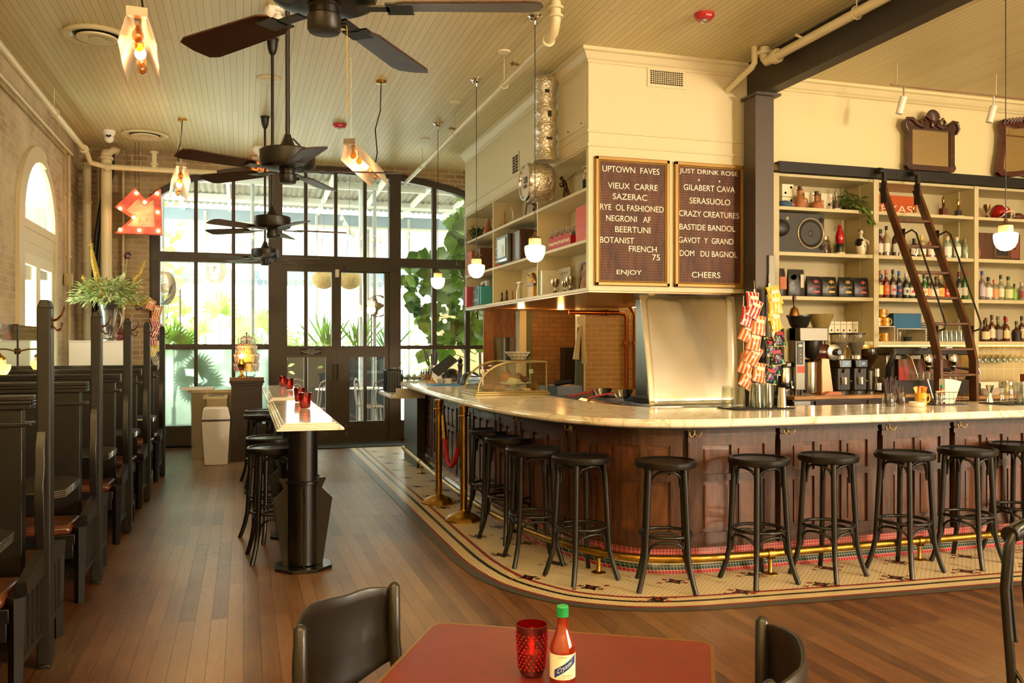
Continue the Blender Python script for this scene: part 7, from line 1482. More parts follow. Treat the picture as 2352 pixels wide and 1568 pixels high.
for z in(.005,.05,.1): m.tube([(-.14,-.09,z),(.14,-.09,z),(.14,.09,z),(-.14,.09,z)],.0022,5,closed=True)
for k in range(8):
    for s in(-1,1): m.tube([(-.14+.04*k,s*.09,0.0),(-.14+.04*k,s*.09,.1)],.0015,4)
for k in range(4):
    for s in(-1,1): m.tube([(s*.14,-.09+.06*k,0.0),(s*.14,-.09+.06*k,.1)],.0015,4)
m.build('wire_basket',WB,t);MB().box(-.15,-.1,-.0,.15,.1,.006).build('tray',P('#26282a',.5),t)
for s in(-1,): MB().cyl((-.14,-.09,.105),(-.06,-.09,.108),.007,n=10).build('wooden_grip',P('#c8a070',.5),t)
t=T('napkin_stack','fan of white folded paper napkins standing in the wire caddy','napkins',(5.27,5.47,ZT+.007));m=MB();m.prism([(-.06,0),(.03,0),(.1,.17),(.0,.19),(-.06,.19)],-.03,.03);m.build('napkins',PAPER,t,smooth=0)
sauce('hot sauce bottle with a green cap standing in the wire caddy',(5.16,5.42,ZT+.007),.85)
fig('pair of steel tongs leaning out of the wire caddy','tongs',5.09,5.45,ZT+.006,[('tongs',CHROME,lambda m:(m.tube([(.03,0,.0),(-.04,0,.19)],.005,6),m.tube([(.035,.012,.0),(-.03,.015,.19)],.005,6)))],'tongs')
tumbler('small clear glass in the left side of the wire caddy',5.10,5.38,ZT+.007,.03,.09,None)
t=T('bar_mat','black rubber bar mat at the right edge of the bar','bar mat',(5.78,5.37,ZT),R(4));MB().box(-.19,-.14,0,.5,.13,.008).build('mat',P('#1c1b19',.8),t,bev=.002)
fig('clear glass cocktail mixing jar with a steel rim at the right end of the bar','mixing_glass',5.74,5.36,ZM,[('glass',RB,lambda m:m.lathe([(0,0),(.045,0),(.05,.01),(.05,.12),(.04,.14),(.04,.15)],n=22)),('steel_rim',CHROME,lambda m:m.lathe([(.041,.14),(.041,.165),(.036,.17)],n=22))],'mixing glass')
for i,(x,y) in enumerate(((5.84,5.30),(5.9,5.38),(5.97,5.3),(6.02,5.4))): tumbler('tall fluted glass upside down at the right edge of the bar',x,y,ZM,.034,.165,'fluted glasses at the right edge of the bar',up=False,name='fluted_glass')
fig('steel hourglass jigger left of the right bar mat glasses','jigger',5.66,5.45,ZM,[('jigger',CHROME,lambda m:m.lathe([(.028,0),(.02,.05),(.012,.075),(.02,.1),(.03,.135)],n=22))],'jigger')
fig('white shallow bowl on the back counter at the right edge','bowl',7.55,7.3,.966,[('bowl',P('#e0d8c4',.35),lambda m:m.lathe([(0,.0),(.1,0),(.17,.07),(.165,.07),(.09,.01),(0,.01)],n=32)),('lid_box',P('#ded6c2',.5),lambda m:m.box(-.12,.05,.06,.2,.2,.13))],'bowl')
# ---------- steel sheet, stove, copper pipes, fridge ----------
def sheetm():
    m,nt,out=nm('stainless_sheet');tc=nt.nodes.new('ShaderNodeTexCoord');mp=node(nt,'Mapping',{'Vector':tc.outputs['Object'],'Scale':(2,2,.4)});n=node(nt,'TexNoise',{'Vector':mp,'Scale':1.5,'Detail':2.});n2=node(nt,'TexNoise',{'Vector':tc.outputs['Object'],'Scale':40.,'Detail':3.})
    b=node(nt,'BsdfPrincipled',{'Base Color':hx('#d6d1c6'),'Metallic':1.,'Roughness':.24});u=node(nt,'Bump',{'Height':n.outputs[0],'Strength':.25,'Distance':.05});nt.links.new(u.outputs[0],b.inputs['Normal']);nt.links.new(b.outputs[0],out.inputs[0]);return m
SHEET=sheetm()
t=T('steel_splash_guard','tall leaning curved stainless steel splash guard standing behind the bar top','splash guard',(0,0,0));m=MB();N=16;M=10;vs=[]
for i in range(N+1):
    u=i/N;z=1.032+.86*u;y=5.95+.30*u**1.1
    for j in range(M+1):
        v_=j/M;x=(2.93+.07*u)+(.76+.09*u)*v_;vs.append((x,y+.09*sin(pi*v_)*(.3+.7*u)+.05*max(0,u-.85)*6*(0.3),z))
m.add(vs,[(i*(M+1)+j,i*(M+1)+j+1,(i+1)*(M+1)+j+1,(i+1)*(M+1)+j) for i in range(N) for j in range(M)]);o=m.build('sheet',SHEET,t,smooth=60);q=o.modifiers.new('s','SOLIDIFY');q.thickness=.004
m=MB();m.box(2.92,5.9,.99,3.72,6.2,1.031);m.box(2.94,5.96,0,3.7,6.15,.99);m.build('bench',STEEL,t)
t=T('fridge','tall stainless fridge with two door rows behind the splash guard','fridge',(4.42,7.95,0));SSF=P('#6d685f',.3,.95,var=.1,vs=2);MB().box(-.42,.02,0,.44,.5,1.97).build('cabinet',SSF,t)
for a,b,z0,z1 in((-.42,-.0,1.28,1.96),(.01,.44,1.28,1.96),(-.42,-.0,.1,1.24),(.01,.44,.1,1.24)):
    d=MB().box(a,0,z0,b,.02,z1).build('door',SSF,t,bev=.006);q=MB();q.box(a+.06,-.03,z0+.02 if z0>1 else z1-.1,b-.05,-.0,z0+.12 if z0>1 else z1-.02);q.build('door_handle',STEEL,d,bev=.01)
t=T('copper_pipes','pair of copper pipes bending down the tan tiled kitchen wall','pipe',(0,0,0));m=MB();m.tube([(4.1,10.70,1.92),(4.8,10.70,1.92),(4.9,10.70,1.91),(4.93,10.70,1.86),(4.93,10.70,.9)],.028,12);m.build('left_pipe',COPPER,t,smooth=60);m=MB();m.tube([(4.85,10.70,2.1),(4.95,10.70,2.03),(5.0,10.70,1.98),(5.05,10.70,1.9),(5.05,10.70,.9)],.024,12);m.build('right_pipe',COPPER,t,smooth=60);m=MB();m.cyl((4.93,10.7,1.5),(4.93,10.7,1.53),.045);m.cyl((5.05,10.7,1.5),(5.05,10.7,1.53),.04);m.cyl((4.62,10.7,1.92),(4.66,10.7,1.92),.04);m.build('pipe_clamps',COPPER,t)
t=T('griddle_range','dark cooking range with a steel front shelf and upright guards','range',(3.42,7.2,0));m=MB();m.box(-.25,-.75,0,.7,.8,.90);m.build('body',P('#4c4a46',.35,.7),t);m=MB();m.prism([(-.30,.93),(-.22,.97),(-.05,.95),(-.05,.90),(-.30,.90)],-.75,.8);m.build('front_shelf',STEEL,t);MB().box(-.04,-.72,.90,.66,.78,.96).build('griddle_top',P('#2c2a27',.35,.6),t)
for y in(-.1,.35): MB().box(.45,y-.0,.96,.47,y+.36,1.12).build('upright_guard',P('#b8b0a0',.3,.8),t)
m=MB();m.box(.1,-.4,.961,.4,.5,1.0);m.build('grate',P('#1c1a18',.5,.5),t)
for x,y,z,r,l in((3.42,7.5,1.0,.1,'steel saute pan in front, with a red handle'),(3.40,7.95,.99,.1,'steel saute pan behind, with a red handle')):
    t=T('saute_pan',l,'pan',(x,y,z),0);MB().lathe([(0,.004),(r*.65,.0),(r,.055),(r+.004,.055),(r*.68,-.003),(0,-.003)],n=28).build('pan',CHROME,t).rotation_euler=(R(-14),0,0);MB().tube([(-r*.95,.0,.04),(-r*1.6,.02,.03),(-r*3.2,.1,-.01)],.008,8).build('handle',RED,t,smooth=60)
t=T('counter_griddle','black sandwich press and trays on the kitchen counter behind the pastry case','press',(3.45,9.4,0));m=MB();m.box(-.3,-.6,0,.5,1.2,.93);m.build('cabinet',P('#2a2724',.5),t);m=MB();m.box(-.1,-.3,.93,.2,.1,1.03);m.tube([(-.1,-.2,1.05),(.1,-.2,1.08)],.03,8);m.build('press',BLACKM,t);MB().box(.0,.2,.93,.3,.6,1.0).build('steel_tray',STEEL,t)
fig('dark oven door panel standing against the brown kitchen brick','oven_panel',4.62,11.9,0,[('panel',P('#161412',.4),lambda m:m.box(-.12,0,.9,.1,.2,1.45)),('stand',P('#161412',.4),lambda m:m.box(-.1,.02,0,.08,.18,.9))],'panel')
t=T('hanging_apron','grey apron and pale towels hanging on the edge of the tiled kitchen wall','apron',(4.2,10.55,0));random.seed(4);m=MB();m.tube([(0,0,1.74),(-.02,0,1.6),(-.06,0,1.3)],[.01,.03,.045],6);m.tube([(.03,.0,1.74),(.04,-.02,1.5),(.06,0,1.25)],[.01,.035,.04],6);m.build('towels',P('#cdbf98',.8,bump=.4),t,smooth=60);m=MB();m.tube([(.0,.05,1.72),(.01,.05,1.2),(.0,.05,.7)],[.02,.06,.07],6);m.build('apron',P('#4e5548',.8,bump=.4),t,smooth=60)
MB().box(-.03,.02,1.76,.07,.05,1.86).build('towel_hook',WHITE,t,bev=.004)
t=T('ceiling_spot','small warm recessed spot glowing under the kitchen soffit, left','spotlight',(3.6,11.3,1.985)) if False else None
# ---------- snack bags ----------
ORS=stripes('orange_stripes','#d06a22','#e8d8bc','x',.03,.6);YLS=stripes('yellow_stripes','#d8b820','#ece2a8','x',.03,.6);RDS=stripes('red_stripes','#b81a2c','#ead8c8','x',.03,.6);GNS=stripes('green_stripes','#2e3a24','#dcd8c0','x',.02,.5);TNS=stripes('tan_stripes','#8a7a60','#d0c4a8','x',.02,.6)
def confm():
    m,nt,out=nm('dotted_foil');tc=nt.nodes.new('ShaderNodeTexCoord');v=node(nt,'TexVoronoi',{'Vector':tc.outputs['Object'],'Scale':55.});c=node(nt,'HueSaturation',{'Saturation':2.,'Value':1.1,'Color':v.outputs[1]});f=math_(nt,'LESS_THAN',v.outputs[0],.36);cc=mixc(nt,f,'#141612',c.outputs[0]);p=node(nt,'BsdfPrincipled',{'Base Color':cc,'Roughness':.3});nt.links.new(p.outputs[0],out.inputs[0]);return m
CFS=confm()
def snack(mt,w=.115,h=.155):
    nx,nz=8,8;vs=[];fs=[]
    for s in(-1,1):
        for j in range(nz+1):
            v_=j/nz
            for i in range(nx+1):
                u=i/nx;d=(sin(pi*u)**.6)*(sin(pi*min(1,max(0,(v_-.08)/.84)))**.55)*.02 if .08<v_<.92 else .0006;vs.append(((u-.5)*w*(1-.06*sin(pi*v_)),s*d,(v_-1)*h))
    N=(nx+1)*(nz+1)
    for q in(0,1):
        for j in range(nz):
            for i in range(nx):
                a=q*N+j*(nx+1)+i;f=(a,a+1,a+nx+2,a+nx+1);fs.append(f if q else f[::-1])
    t=T('snack_bag','','snack bag');m=MB();m.add(vs,fs);m.build('bag',mt,t,smooth=60)
    m=MB();m.box(-w*.3,-.0205,-h*.42,w*.3,-.0195,-h*.24);m.build('name_panel',P('#e8e0c8',.5) if mt is not CFS else P('#a81c28',.4),t,smooth=0)
    m=MB();m.box(-w/2,-.0015,-.012,w/2,.0015,0);m.box(-w/2,-.0015,-h,w/2,.0015,-h+.008);m.builds('crimped_end',P('#d8b030',.35,.4) if mt is CFS or mt is YLS else P('#b86a28' if mt is ORS else '#c8b8a0',.4),t,smooth=0);return t
protos={}
def bagat(kind,loc,rot,lab,grp,sc=1):
    mt={'o':ORS,'y':YLS,'r':RDS,'g':GNS,'t':TNS,'c':CFS}[kind]
    if kind not in protos: o=protos[kind]=snack(mt)
    else:o=dup(protos[kind],loc)
    o.location=loc;o.rotation_euler=rot;o.scale=(sc,)*3;tag(o,lab,'snack bag',grp)
random.seed(21);CN={'o':'orange striped','y':'yellow striped','r':'red striped','g':'dark green striped','t':'tan striped','c':'dotted black'}
z=1.985
for i,k in enumerate('rrroooooooo'):
    bagat(k,(4.53+.06*(i%2)-.02*(i%3),7.05-.02*(i%2),z-.073*i),(R(-12),R(random.uniform(14,34)*(1 if i%3 else .3)),R(random.uniform(-20,10))),'%s snack bag, %s from the top of the left string on the steel column'%(CN[k],ORD[i]),'snack bags clipped on the steel column',1.22)
for i,k in enumerate('yyyyyccccc'):
    bagat(k,(4.77+.035*((i*7)%3-1)*(1 if i>4 else .3),7.08-.015*(i%2),2.045-(.078*i if i<5 else .39+.088*(i-5))),(R(-12),R(random.uniform(-12,8) if i<5 else random.uniform(-18,18)),R(random.uniform(-10,15))),'%s snack bag, %s from the top of the right string on the steel column'%(CN[k],ORD[i]),'snack bags clipped on the steel column',1.18)
for x,z0,l in((4.63,2.0,'left'),(4.79,2.06,'right')):
    t=T('clip_strip','white hanging strip holding the %s string of snack bags'%l,'strip',(x,7.17,1.15));MB().box(-.008,0,0,.008,.002,z0-1.13).build('strip',WHITE,t)
    MB().tube([(0,.0,z0-1.13),(.0,.01,z0-1.05),(0,.03,z0-1.04)],.003,6).build('hook',STEEL,t)
for i,k in enumerate('ooorrrryygg'):
    bagat(k,(-1.19+.04*((i*5)%3-1),13.28,2.13-.083*i),(R(-10),R(random.uniform(-25,25)),R(random.uniform(-15,15))),'%s snack bag, %s from the top of the string by the left window'%(CN[k],ORD[i]),'snack bags hanging by the left window')
t=T('clip_strip','thin strip holding the snack bags on the left window frame','strip',(-1.19,13.32,1.2));MB().box(-.008,0,0,.008,.002,1.02).build('strip',IRON,t)
# ---------- service stand with snack tree and lamp ----------
t=T('service_stand','dark brown wooden service stand with a moulded top before the frosted window','stand',(.043,11.75,0));ST_=P('#2c1b15',.4,var=.15,vs=3)
m=MB();m.box(-.19,-.14,0,.19,.2,.99);m.build('cabinet',ST_,t,bev=.003);m=MB();m.box(-.2,-.16,.97,.2,.22,1.0);m.box(-.215,-.175,1.0,.215,.235,1.03);m.build('moulding',ST_,t,bev=.003);MB().box(-.21,-.17,1.03,.21,.23,1.075).build('top',P('#6a4a3c',.12,coat=.6),t,bev=.004)
t=T('table_lamp','small golden urn shaped lamp with a bare glowing bulb on the brown stand','table lamp',(-.02,11.64,1.076));MB().lathe([(.05,0),(.05,.01),(.03,.02),(.02,.04),(.018,.09),(.05,.13),(.06,.17),(.035,.2),(.03,.23),(.02,.24)],n=24).build('urn',BRASSL,t);MB().sph((0,0,.27),(.026,.026,.032),14,10).build('bulb',emis('lamp_bulb','#ffd48a',30),t)
lamp_points.append((-.02,11.56,1.36,2.0,'#ffb860',.03))
t=T('snack_tree','black wire tree holding many bags on the brown stand','rack',(.04,11.8,1.076));m=MB();m.cyl((0,0,0),(0,0,.56),.006,n=8);m.lathe([(.1,0),(.1,.006),(0,.01)],n=20);m.sph((0,0,.565),.012,8,6)
for k in range(4):
    a=k*pi/2;m.tube([(0,0,.5-.0*k),(.1*cos(a),.1*sin(a),.5),(.13*cos(a),.13*sin(a),.1)],.004,5)
m.build('wire_frame',BLACKM,t)
for k in range(44):
    lv=k//11;a=2*pi*(k%11)/11+.3*lv;rr=(.06,.12,.15,.15)[lv]*1.0;u=cos(a-1.0);kk='g' if lv==0 else('o' if cos(a)<-.35 else('y' if sin(a)<-.2 and cos(a)<.45 else 't'))
    if lv==3 and cos(a)<0: kk='r'
    bagat(kk,(.04+rr*cos(a)*.9,11.8+rr*sin(a)*.9,1.076+(.52,.42,.31,.19)[lv]),(R(-22)*1,R(28*cos(a)),a+pi/2 if False else R(35)*cos(a)),CN[kk]+' snack bag hanging on the wire tree beside the golden lamp','bags on the wire tree',.82)
# ---------- bin, prep counter ----------
t=T('waste_bin','tall white swing lid bin beside the brown service stand','bin',(-.325,11.45,0));W1=P('#e4dedb',.45)
m=MB();
def taper(m,x0,x1,z0,x2,x3,z1,y0=-.13,y1=.13,k=.9):
    m.add([(x0,y0*k,z0),(x1,y0*k,z0),(x1,y1*k,z0),(x0,y1*k,z0),(x2,y0,z1),(x3,y0,z1),(x3,y1,z1),(x2,y1,z1)],[(0,3,2,1),(4,5,6,7),(0,1,5,4),(1,2,6,5),(2,3,7,6),(3,0,4,7)])
taper(m,-.135,.135,0,-.165,.165,.55);m.build('body',W1,t,bev=.012);MB().box(-.168,-.133,.545,.168,.133,.56).build('seam',P('#3a3634',.6),t);m=MB();taper(m,-.168,.168,.56,-.145,.14,.71,k=1.02);m.build('swing_lid',P('#efeae6',.45),t,bev=.015)
t=T('prep_counter','stainless steel prep counter with a raised well behind the white bin','counter',(-.35,12.42,0));m=MB();m.box(-.3,-.35,0,.45,.4,.86);m.build('cabinet',P('#8f8a80',.3,.9),t);m=MB();m.box(-.34,-.4,.86,.5,.45,.9);m.build('worktop',STEEL,t,bev=.004)
m=MB();m.box(-.1,-.7,.1,.15,-.35,.80);m.build('front_unit',P('#a39d90',.3,.9),t);m=MB();m.box(-.14,-.74,.80,.155,-.35,.83);m.build('unit_rim',P('#c8c0a8',.3,.7),t);MB().box(-.08,-.68,.831,.12,-.42,.835).build('well',P('#3a3834',.4,.5),t)
MB().box(-.42,-.45,.9,-.02,-.05,.93).build('white_cutting_board',P('#e0e0d8',.4),t,bev=.003)
t=T('frying_pan','black round frying pan with a thin handle on the prep counter','pan',(.02,12.2,.902));MB().lathe([(0,.005),(.1,0),(.13,.06),(.126,.06),(.095,.008)],n=28).build('pan',P('#24221f',.3,.6),t);MB().tube([(.0,.1,.05),(.08,.2,.13),(.14,.26,.18)],.006,6).build('handle',IRON,t)
# ---------- corner vase ----------
t=T('white_cabinet','plain white cabinet behind the booths carrying the flower vase','cabinet',(-1.645,11.45,0));MB().box(-.3,-.25,0,.28,.25,1.525).build('cabinet',P('#e9e5dc',.4),t,bev=.003);MB().box(-.305,-.255,1.525,.285,.255,1.541).build('top',P('#e4dfd4',.4),t,bev=.003)
t=T('flower_vase','tall pewter urn vase on the white cabinet','vase',(-1.545,11.4,1.542));PW=P('#8e8c86',.3,.95,var=.2,vs=8);MB().lathe([(.075,0),(.07,.015),(.03,.035),(.026,.06),(.035,.08),(.055,.12),(.07,.22),(.085,.34),(.11,.43),(.115,.435),(.1,.42)],n=32).build('urn',PW,t)
for s in(-1,1): MB().tube([(s*.05,0,.12),(s*.09,0,.1),(s*.13,0,.18),(s*.14,0,.28),(s*.115,0,.36),(s*.09,0,.36)],.008,8).build('handle',PW,t,smooth=60)
t=T('flower_arrangement','wide arrangement of striped green leaves and tall yellow flower spikes in the pewter vase','plant',(-1.545,11.4,1.95));random.seed(12);LV=leafmat('variegated_leaf','#447422','#e6eaa8',.2,.4,30);m=MB()
for k in range(560):
    a=random.uniform(0,2*pi);el=random.uniform(-.35,1.2);r=random.uniform(.12,.40);c=(r*cos(a)*cos(el)*.95,r*sin(a)*cos(el)*.55,.12+r*sin(el)*.55);d=(cos(a)*cos(el)+random.uniform(-.3,.3),sin(a)*cos(el)*.6,sin(el)*.6+random.uniform(-.5,.3));leafmesh(m,c,d,(0,-.5,1),random.uniform(.09,.15),.027,.1,3)
m.build('leaves',LV,t,kind='stuff');m=MB()
for k in range(26): a=2*pi*k/26;m.tube([(0,0,0),(.1*cos(a),.06*sin(a),.1),(.28*cos(a),.16*sin(a),.18+.1*sin(k))],.004,5)
m.build('stems',P('#5a7028',.5),t,kind='stuff')
YF=P('#b89a30',.6,var=.4,vs=40)
for pts in([(-.05,0,.1),(-.12,0,.3),(-.17,0,.55),(-.20,0,.78)],[(-.1,0,.1),(-.24,0,.26),(-.29,0,.36)],[(.1,0,.1),(.26,0,.3),(.36,.0,.42),(.40,0,.55)],[(.2,0,.05),(.36,0,.02),(.44,0,.08)]):
    m=MB();big=pts[-1][2]>.5 and pts[-1][0]<0;m.tube(pts,[.02,.035 if big else .018,.03 if big else .014,.004],8)
    for k in range(60):
        n_=len(pts)-1;u=random.random();i=min(n_-1,int(u*n_));f=u*n_-i;p=V(pts[i]).lerp(V(pts[i+1]),f);w_=(.035 if big else .018)*(1-u*.6);leafmesh(m,p+V((random.uniform(-w_,w_),random.uniform(-w_,w_),0)),(random.uniform(-1,1),random.uniform(-1,1),.8),(0,-1,.3),.035,.01,.1,3)
    m.build('flower_spike',YF,t)
for x,z,r in((.205,.62,.045),(.24,.3,.04),(.33,.0,.045)):
    m=MB()
    for k in range(70): q=V((random.gauss(0,1),random.gauss(0,1),random.gauss(0,1))).normalized();leafmesh(m,(x+q.x*r*.5,q.y*r*.5,z+q.z*r*.5),q,(.3,.5,.7),r*.6,.012,.1,3)
    m.build('purple_bloom',P('#3e1634',.6),t);m=MB();m.tube([(.1,0,.0),(x-.03,0,z*.5),(x,0,z)],.005,5);m.build('bloom_stem',P('#a89848',.5),t)
fig('small dark red valve wheel ornament beside the foot of the vase','red_ornament',-1.42,11.35,1.542,[('body',P('#5e1a18',.35),lambda m:(m.sph((0,0,.05),(.05,.03,.05),12,8),m.sph((.03,0,.11),(.03,.025,.03),10,8),m.tube([(-.05,0,.06),(-.02,-.03,.1),(.03,-.02,.13)],.008,6)))],'ornament')
# ---------- outside: patio ----------
sbox('floor',P('#b8b4a8',.7,var=.15,vs=3),(-14,13.6,-.12,16,34,-.02))
def chairo(lab,x,y,rz):
    t=T('cafe_chair',lab,'chair',(x,y,-.02),rz,'bentwood chairs on the patio');BM=P('#7a5c46',.35,coat=.3);m=MB();m.tube([(-.19,0,0),(-.18,0,.45),(-.19,.03,.7),(-.15,.05,.87),(0,.06,.92),(.15,.05,.87),(.19,.03,.7),(.18,0,.45),(.19,0,0)],.012,8);m.build('back_hoop',BM,t,smooth=60)
    MB().tube([(-.11,.0,.46),(-.11,.03,.7),(-.07,.04,.8),(0,.045,.83),(.07,.04,.8),(.11,.03,.7),(.11,0,.46)],.009,8).build('inner_hoop',BM,t,smooth=60);MB().lathe([(0,.44),(.2,.44),(.205,.46),(0,.465)],(0,-.19,0),24).build('seat',BM,t)
    for s in(-1,1): MB().tube([(s*.15,-.33,.44),(s*.18,-.38,0)],.012,8).build('leg',BM,t,smooth=60)
    return t
for x,y,a,l in((.9,15.4,20,'bentwood patio chair seen through the left glass door, left one'),(1.28,14.75,-60,'bentwood patio chair seen through the left glass door, right one'),(1.93,15.25,70,'bentwood patio chair seen at the left of the right glass door'),(2.22,14.6,200,'bentwood patio chair seen in the middle of the right glass door')): chairo(l,x,y,R(a))
for x,y,l in((1.5,15.5,'round pale patio table behind the gap of the glass doors'),(2.1,15.6,'round pale patio table behind the right glass door')):
    t=T('patio_table',l,'table',(x,y,-.02));MB().lathe([(0,.72),(.3,.72),(.3,.745),(0,.745)],n=32).build('table_top',P('#e0dcd0',.4),t);m=MB();m.cyl((0,0,.02),(0,0,.72),.03);m.lathe([(.22,0),(.2,.02),(.03,.04)],n=24);m.build('pedestal',IRON,t)
t=T('patio_planter','long dark grey planter box behind the patio tables','planter',(1.4,16.8,-.02));MB().box(-1.0,0,0,1.5,.5,1.30).build('box',P('#2a2e30',.5),t,bev=.01)
LG=leafmat('lush_leaf','#7d9c4c','#cfe09a',.5,.45,3);LD=leafmat('palm_leaf','#2c6018','#6aa030',.4,.4,4);LF=leafmat('fig_leaf','#2c4f14','#6f8f30',.35,.35,2.5)
def fanpalm(lab,x,y,z0,fr,mt,seed,pot=True,cat='palm'):
    random.seed(seed);t=T('fan_palm',lab,cat,(x,y,-.02));m=MB();s=MB()
    for (dx,dy,dz,L,tilt,rot) in fr:
        c=V((dx,dy,dz+z0));ax=V((sin(rot)*cos(tilt),-sin(tilt)*.4,cos(rot)*cos(tilt))).normalized();nn=V((-.2,-1,.3)).normalized();w=ax.cross(nn)
        for k in range(17):
            a=R(-115+230*k/16);d=ax*cos(a)+w*sin(a);leafmesh(m,c,d,nn,L*(1-.2*abs(a)/2),L*.13,.15,3)
        s.tube([(0,0,z0*.35),(dx*.5,dy*.5,(dz+z0)*.7),c],.008,5)
    m.build('fronds',mt,t);s.tube([(0,0,0.12),(0,0,z0*.4)],.03,8);s.build('stalks',P('#5a7a30',.5),t)
    MB().lathe([(.0,0),(.15,0),(.18,.3),(.16,.3)],n=20).build('pot',P('#3a3632',.6),t)
    return t
fanpalm('dark green fan palm right against the far left window',-1.0,13.95,1.45,[(.0,0,.12,.3,.1,.0),(.12,.05,.05,.28,.3,.7),(.05,.1,-.05,.25,.3,1.4)],LD,2)
fanpalm('fan palm with drooping fronds blurred behind the frosted panes',-.72,13.85,1.0,[(-.1,0,.05,.26,0,-2.4),(.05,0,.15,.3,0,.6),(.2,0,-.05,.3,0,2.0),(-.02,0,-.15,.28,0,3.0)],LD,3)
fanpalm('pale fan palm behind the second left window',-.45,18.5,1.9,[(0,0,.25,.5,.1,-.2),(.35,0,-.1,.42,.2,.8),(-.4,.1,-.2,.42,.2,-.9)],LG,4)
fanpalm('fan palm behind the third left window by the steel post',.35,17.6,1.7,[(0,0,.15,.45,.1,.3),(-.3,0,-.2,.4,.2,-.6),(.3,0,-.1,.4,.2,1.0)],LG,5)
def sword(lab,x,y,z,n,L,seed,mt=LD,w=.035):
    random.seed(seed);t=T('sword_plant',lab,'plant',(x,y,z));m=MB()
    for k in range(n):
        a=random.uniform(0,2*pi);tl=random.uniform(.05,.75);d=V((cos(a)*sin(tl),sin(a)*sin(tl),cos(tl)));leafmesh(m,(random.uniform(-.08,.08),random.uniform(-.06,.06),0),d,(-.3,-1,.4),L*random.uniform(.6,1),w,.2,3)
    m.build('blades',mt,t);MB().lathe([(0,-.02),(.1,-.02),(.12,.05),(0,.06)],n=12).build('root_crown',P('#3a4a20',.7),t);return t
sword('spiky sword leaf plant above the planter behind the left glass door',1.55,16.95,1.30,34,1.0,6);sword('spiky sword leaf plant above the planter behind the right glass door',2.15,17.0,1.30,34,1.05,7);sword('dark trailing leaf clump at the right end of the planter',2.75,16.9,1.3,24,.9,8)
sword('spiky plant in front of the third left window',.12,15.6,1.25,26,.6,9,LG,.03)
def bush(lab,x,y,z,sx,sz,n,seed,mt=LG,L=.14,name='bush'):
    random.seed(seed);t=T(name,lab,'bush',(x,y,z));m=MB()
    for k in range(n):
        q=V((random.gauss(0,.45),random.gauss(0,.4),abs(random.gauss(0,.5))));leafmesh(m,(q.x*sx,q.y*.5,q.z*sz),(random.uniform(-1,1),random.uniform(-1,.2),random.uniform(-.2,1)),(0,-1,.5),L*random.uniform(.6,1.2),L*.4,.15,3)
    m.build('leaves',mt,t,kind='stuff');m=MB();[m.tube([(0,0,0 if 'planter' in lab else -z),(sx*.4*cos(k),.1*sin(k),sz*.5)],.01,5) for k in range(6)];m.build('twigs',P('#5a5030',.6),t,kind='stuff');return t
bush('low bright leafy border plants below the left windows',-.3,16.2,.9,1.3,.5,170,31);bush('leafy ground cover on top of the dark planter',1.1,16.9,1.3,.7,.25,220,32,LG,.12)
bush('sunlit shrub beyond the patio at the far left',-1.75,20,1.2,.6,3.0,260,33,leafmat('sun_leaf','#7a9a40','#c8dc80',.5,.5,2),.3);bush('clipped green shrub by the street seen right of the doors',4.7,21,.7,.8,.9,260,34,LG,.16)
# fiddle leaf fig
t=T('fiddle_leaf_fig','tall fiddle leaf fig tree with big green leaves outside the right windows','tree',(3.85,14.35,-.02));random.seed(17);m=MB();br=MB();br.tube([(.05,0,.3),(.02,0,1.5),(-.05,0,2.4),(-.1,0,3.6)],[.025,.022,.018,.01],8)
for k in range(330):
    z=random.uniform(1.45,4.0);hw_=.32 if z>3.1 else (.75 if z>2.0 else .6);x=-.35+random.uniform(-hw_*1.25,hw_*.95)+(.35 if z>3.1 else 0);y=random.uniform(-.3,.3)
    if z<1.75 and x<-.9: continue
    d=V((random.uniform(-1,1),random.uniform(-.7,.2),random.uniform(-1,.8))).normalized();L=random.uniform(.22,.36);p=V((x,y,z));w=L*.72
    n_=V((random.uniform(-.4,.4),-1,random.uniform(-.1,.8))).normalized();n_=(n_-d*n_.dot(d)).normalized();w_=d.cross(n_);vs=[];pr=[.06,.5,.55,.8,1,.9,.45,.0]
    for i,q in enumerate(pr):
        c=p+d*L*i/7-n_*.02*(i/7)**2*3;vs+=[c-w_*w/2*q+n_*.03*q,c,c+w_*w/2*q+n_*.03*q]
    m.add(vs,[(3*i+k2,3*i+k2+1,3*i+k2+4,3*i+k2+3) for i in range(7) for k2 in(0,1)])
    if k%6==0: br.tube([(-.05,0,z-.25),(x*.6,y*.5,z-.08),tuple(p)],.006,5)
m.build('leaves',LF,t,smooth=60,kind='stuff');br.build('trunk',P('#5a4a34',.7),t,smooth=60);MB().lathe([(0,0),(.2,0),(.25,.4),(.22,.4)],n=24).build('pot',P('#6a655c',.6),t)
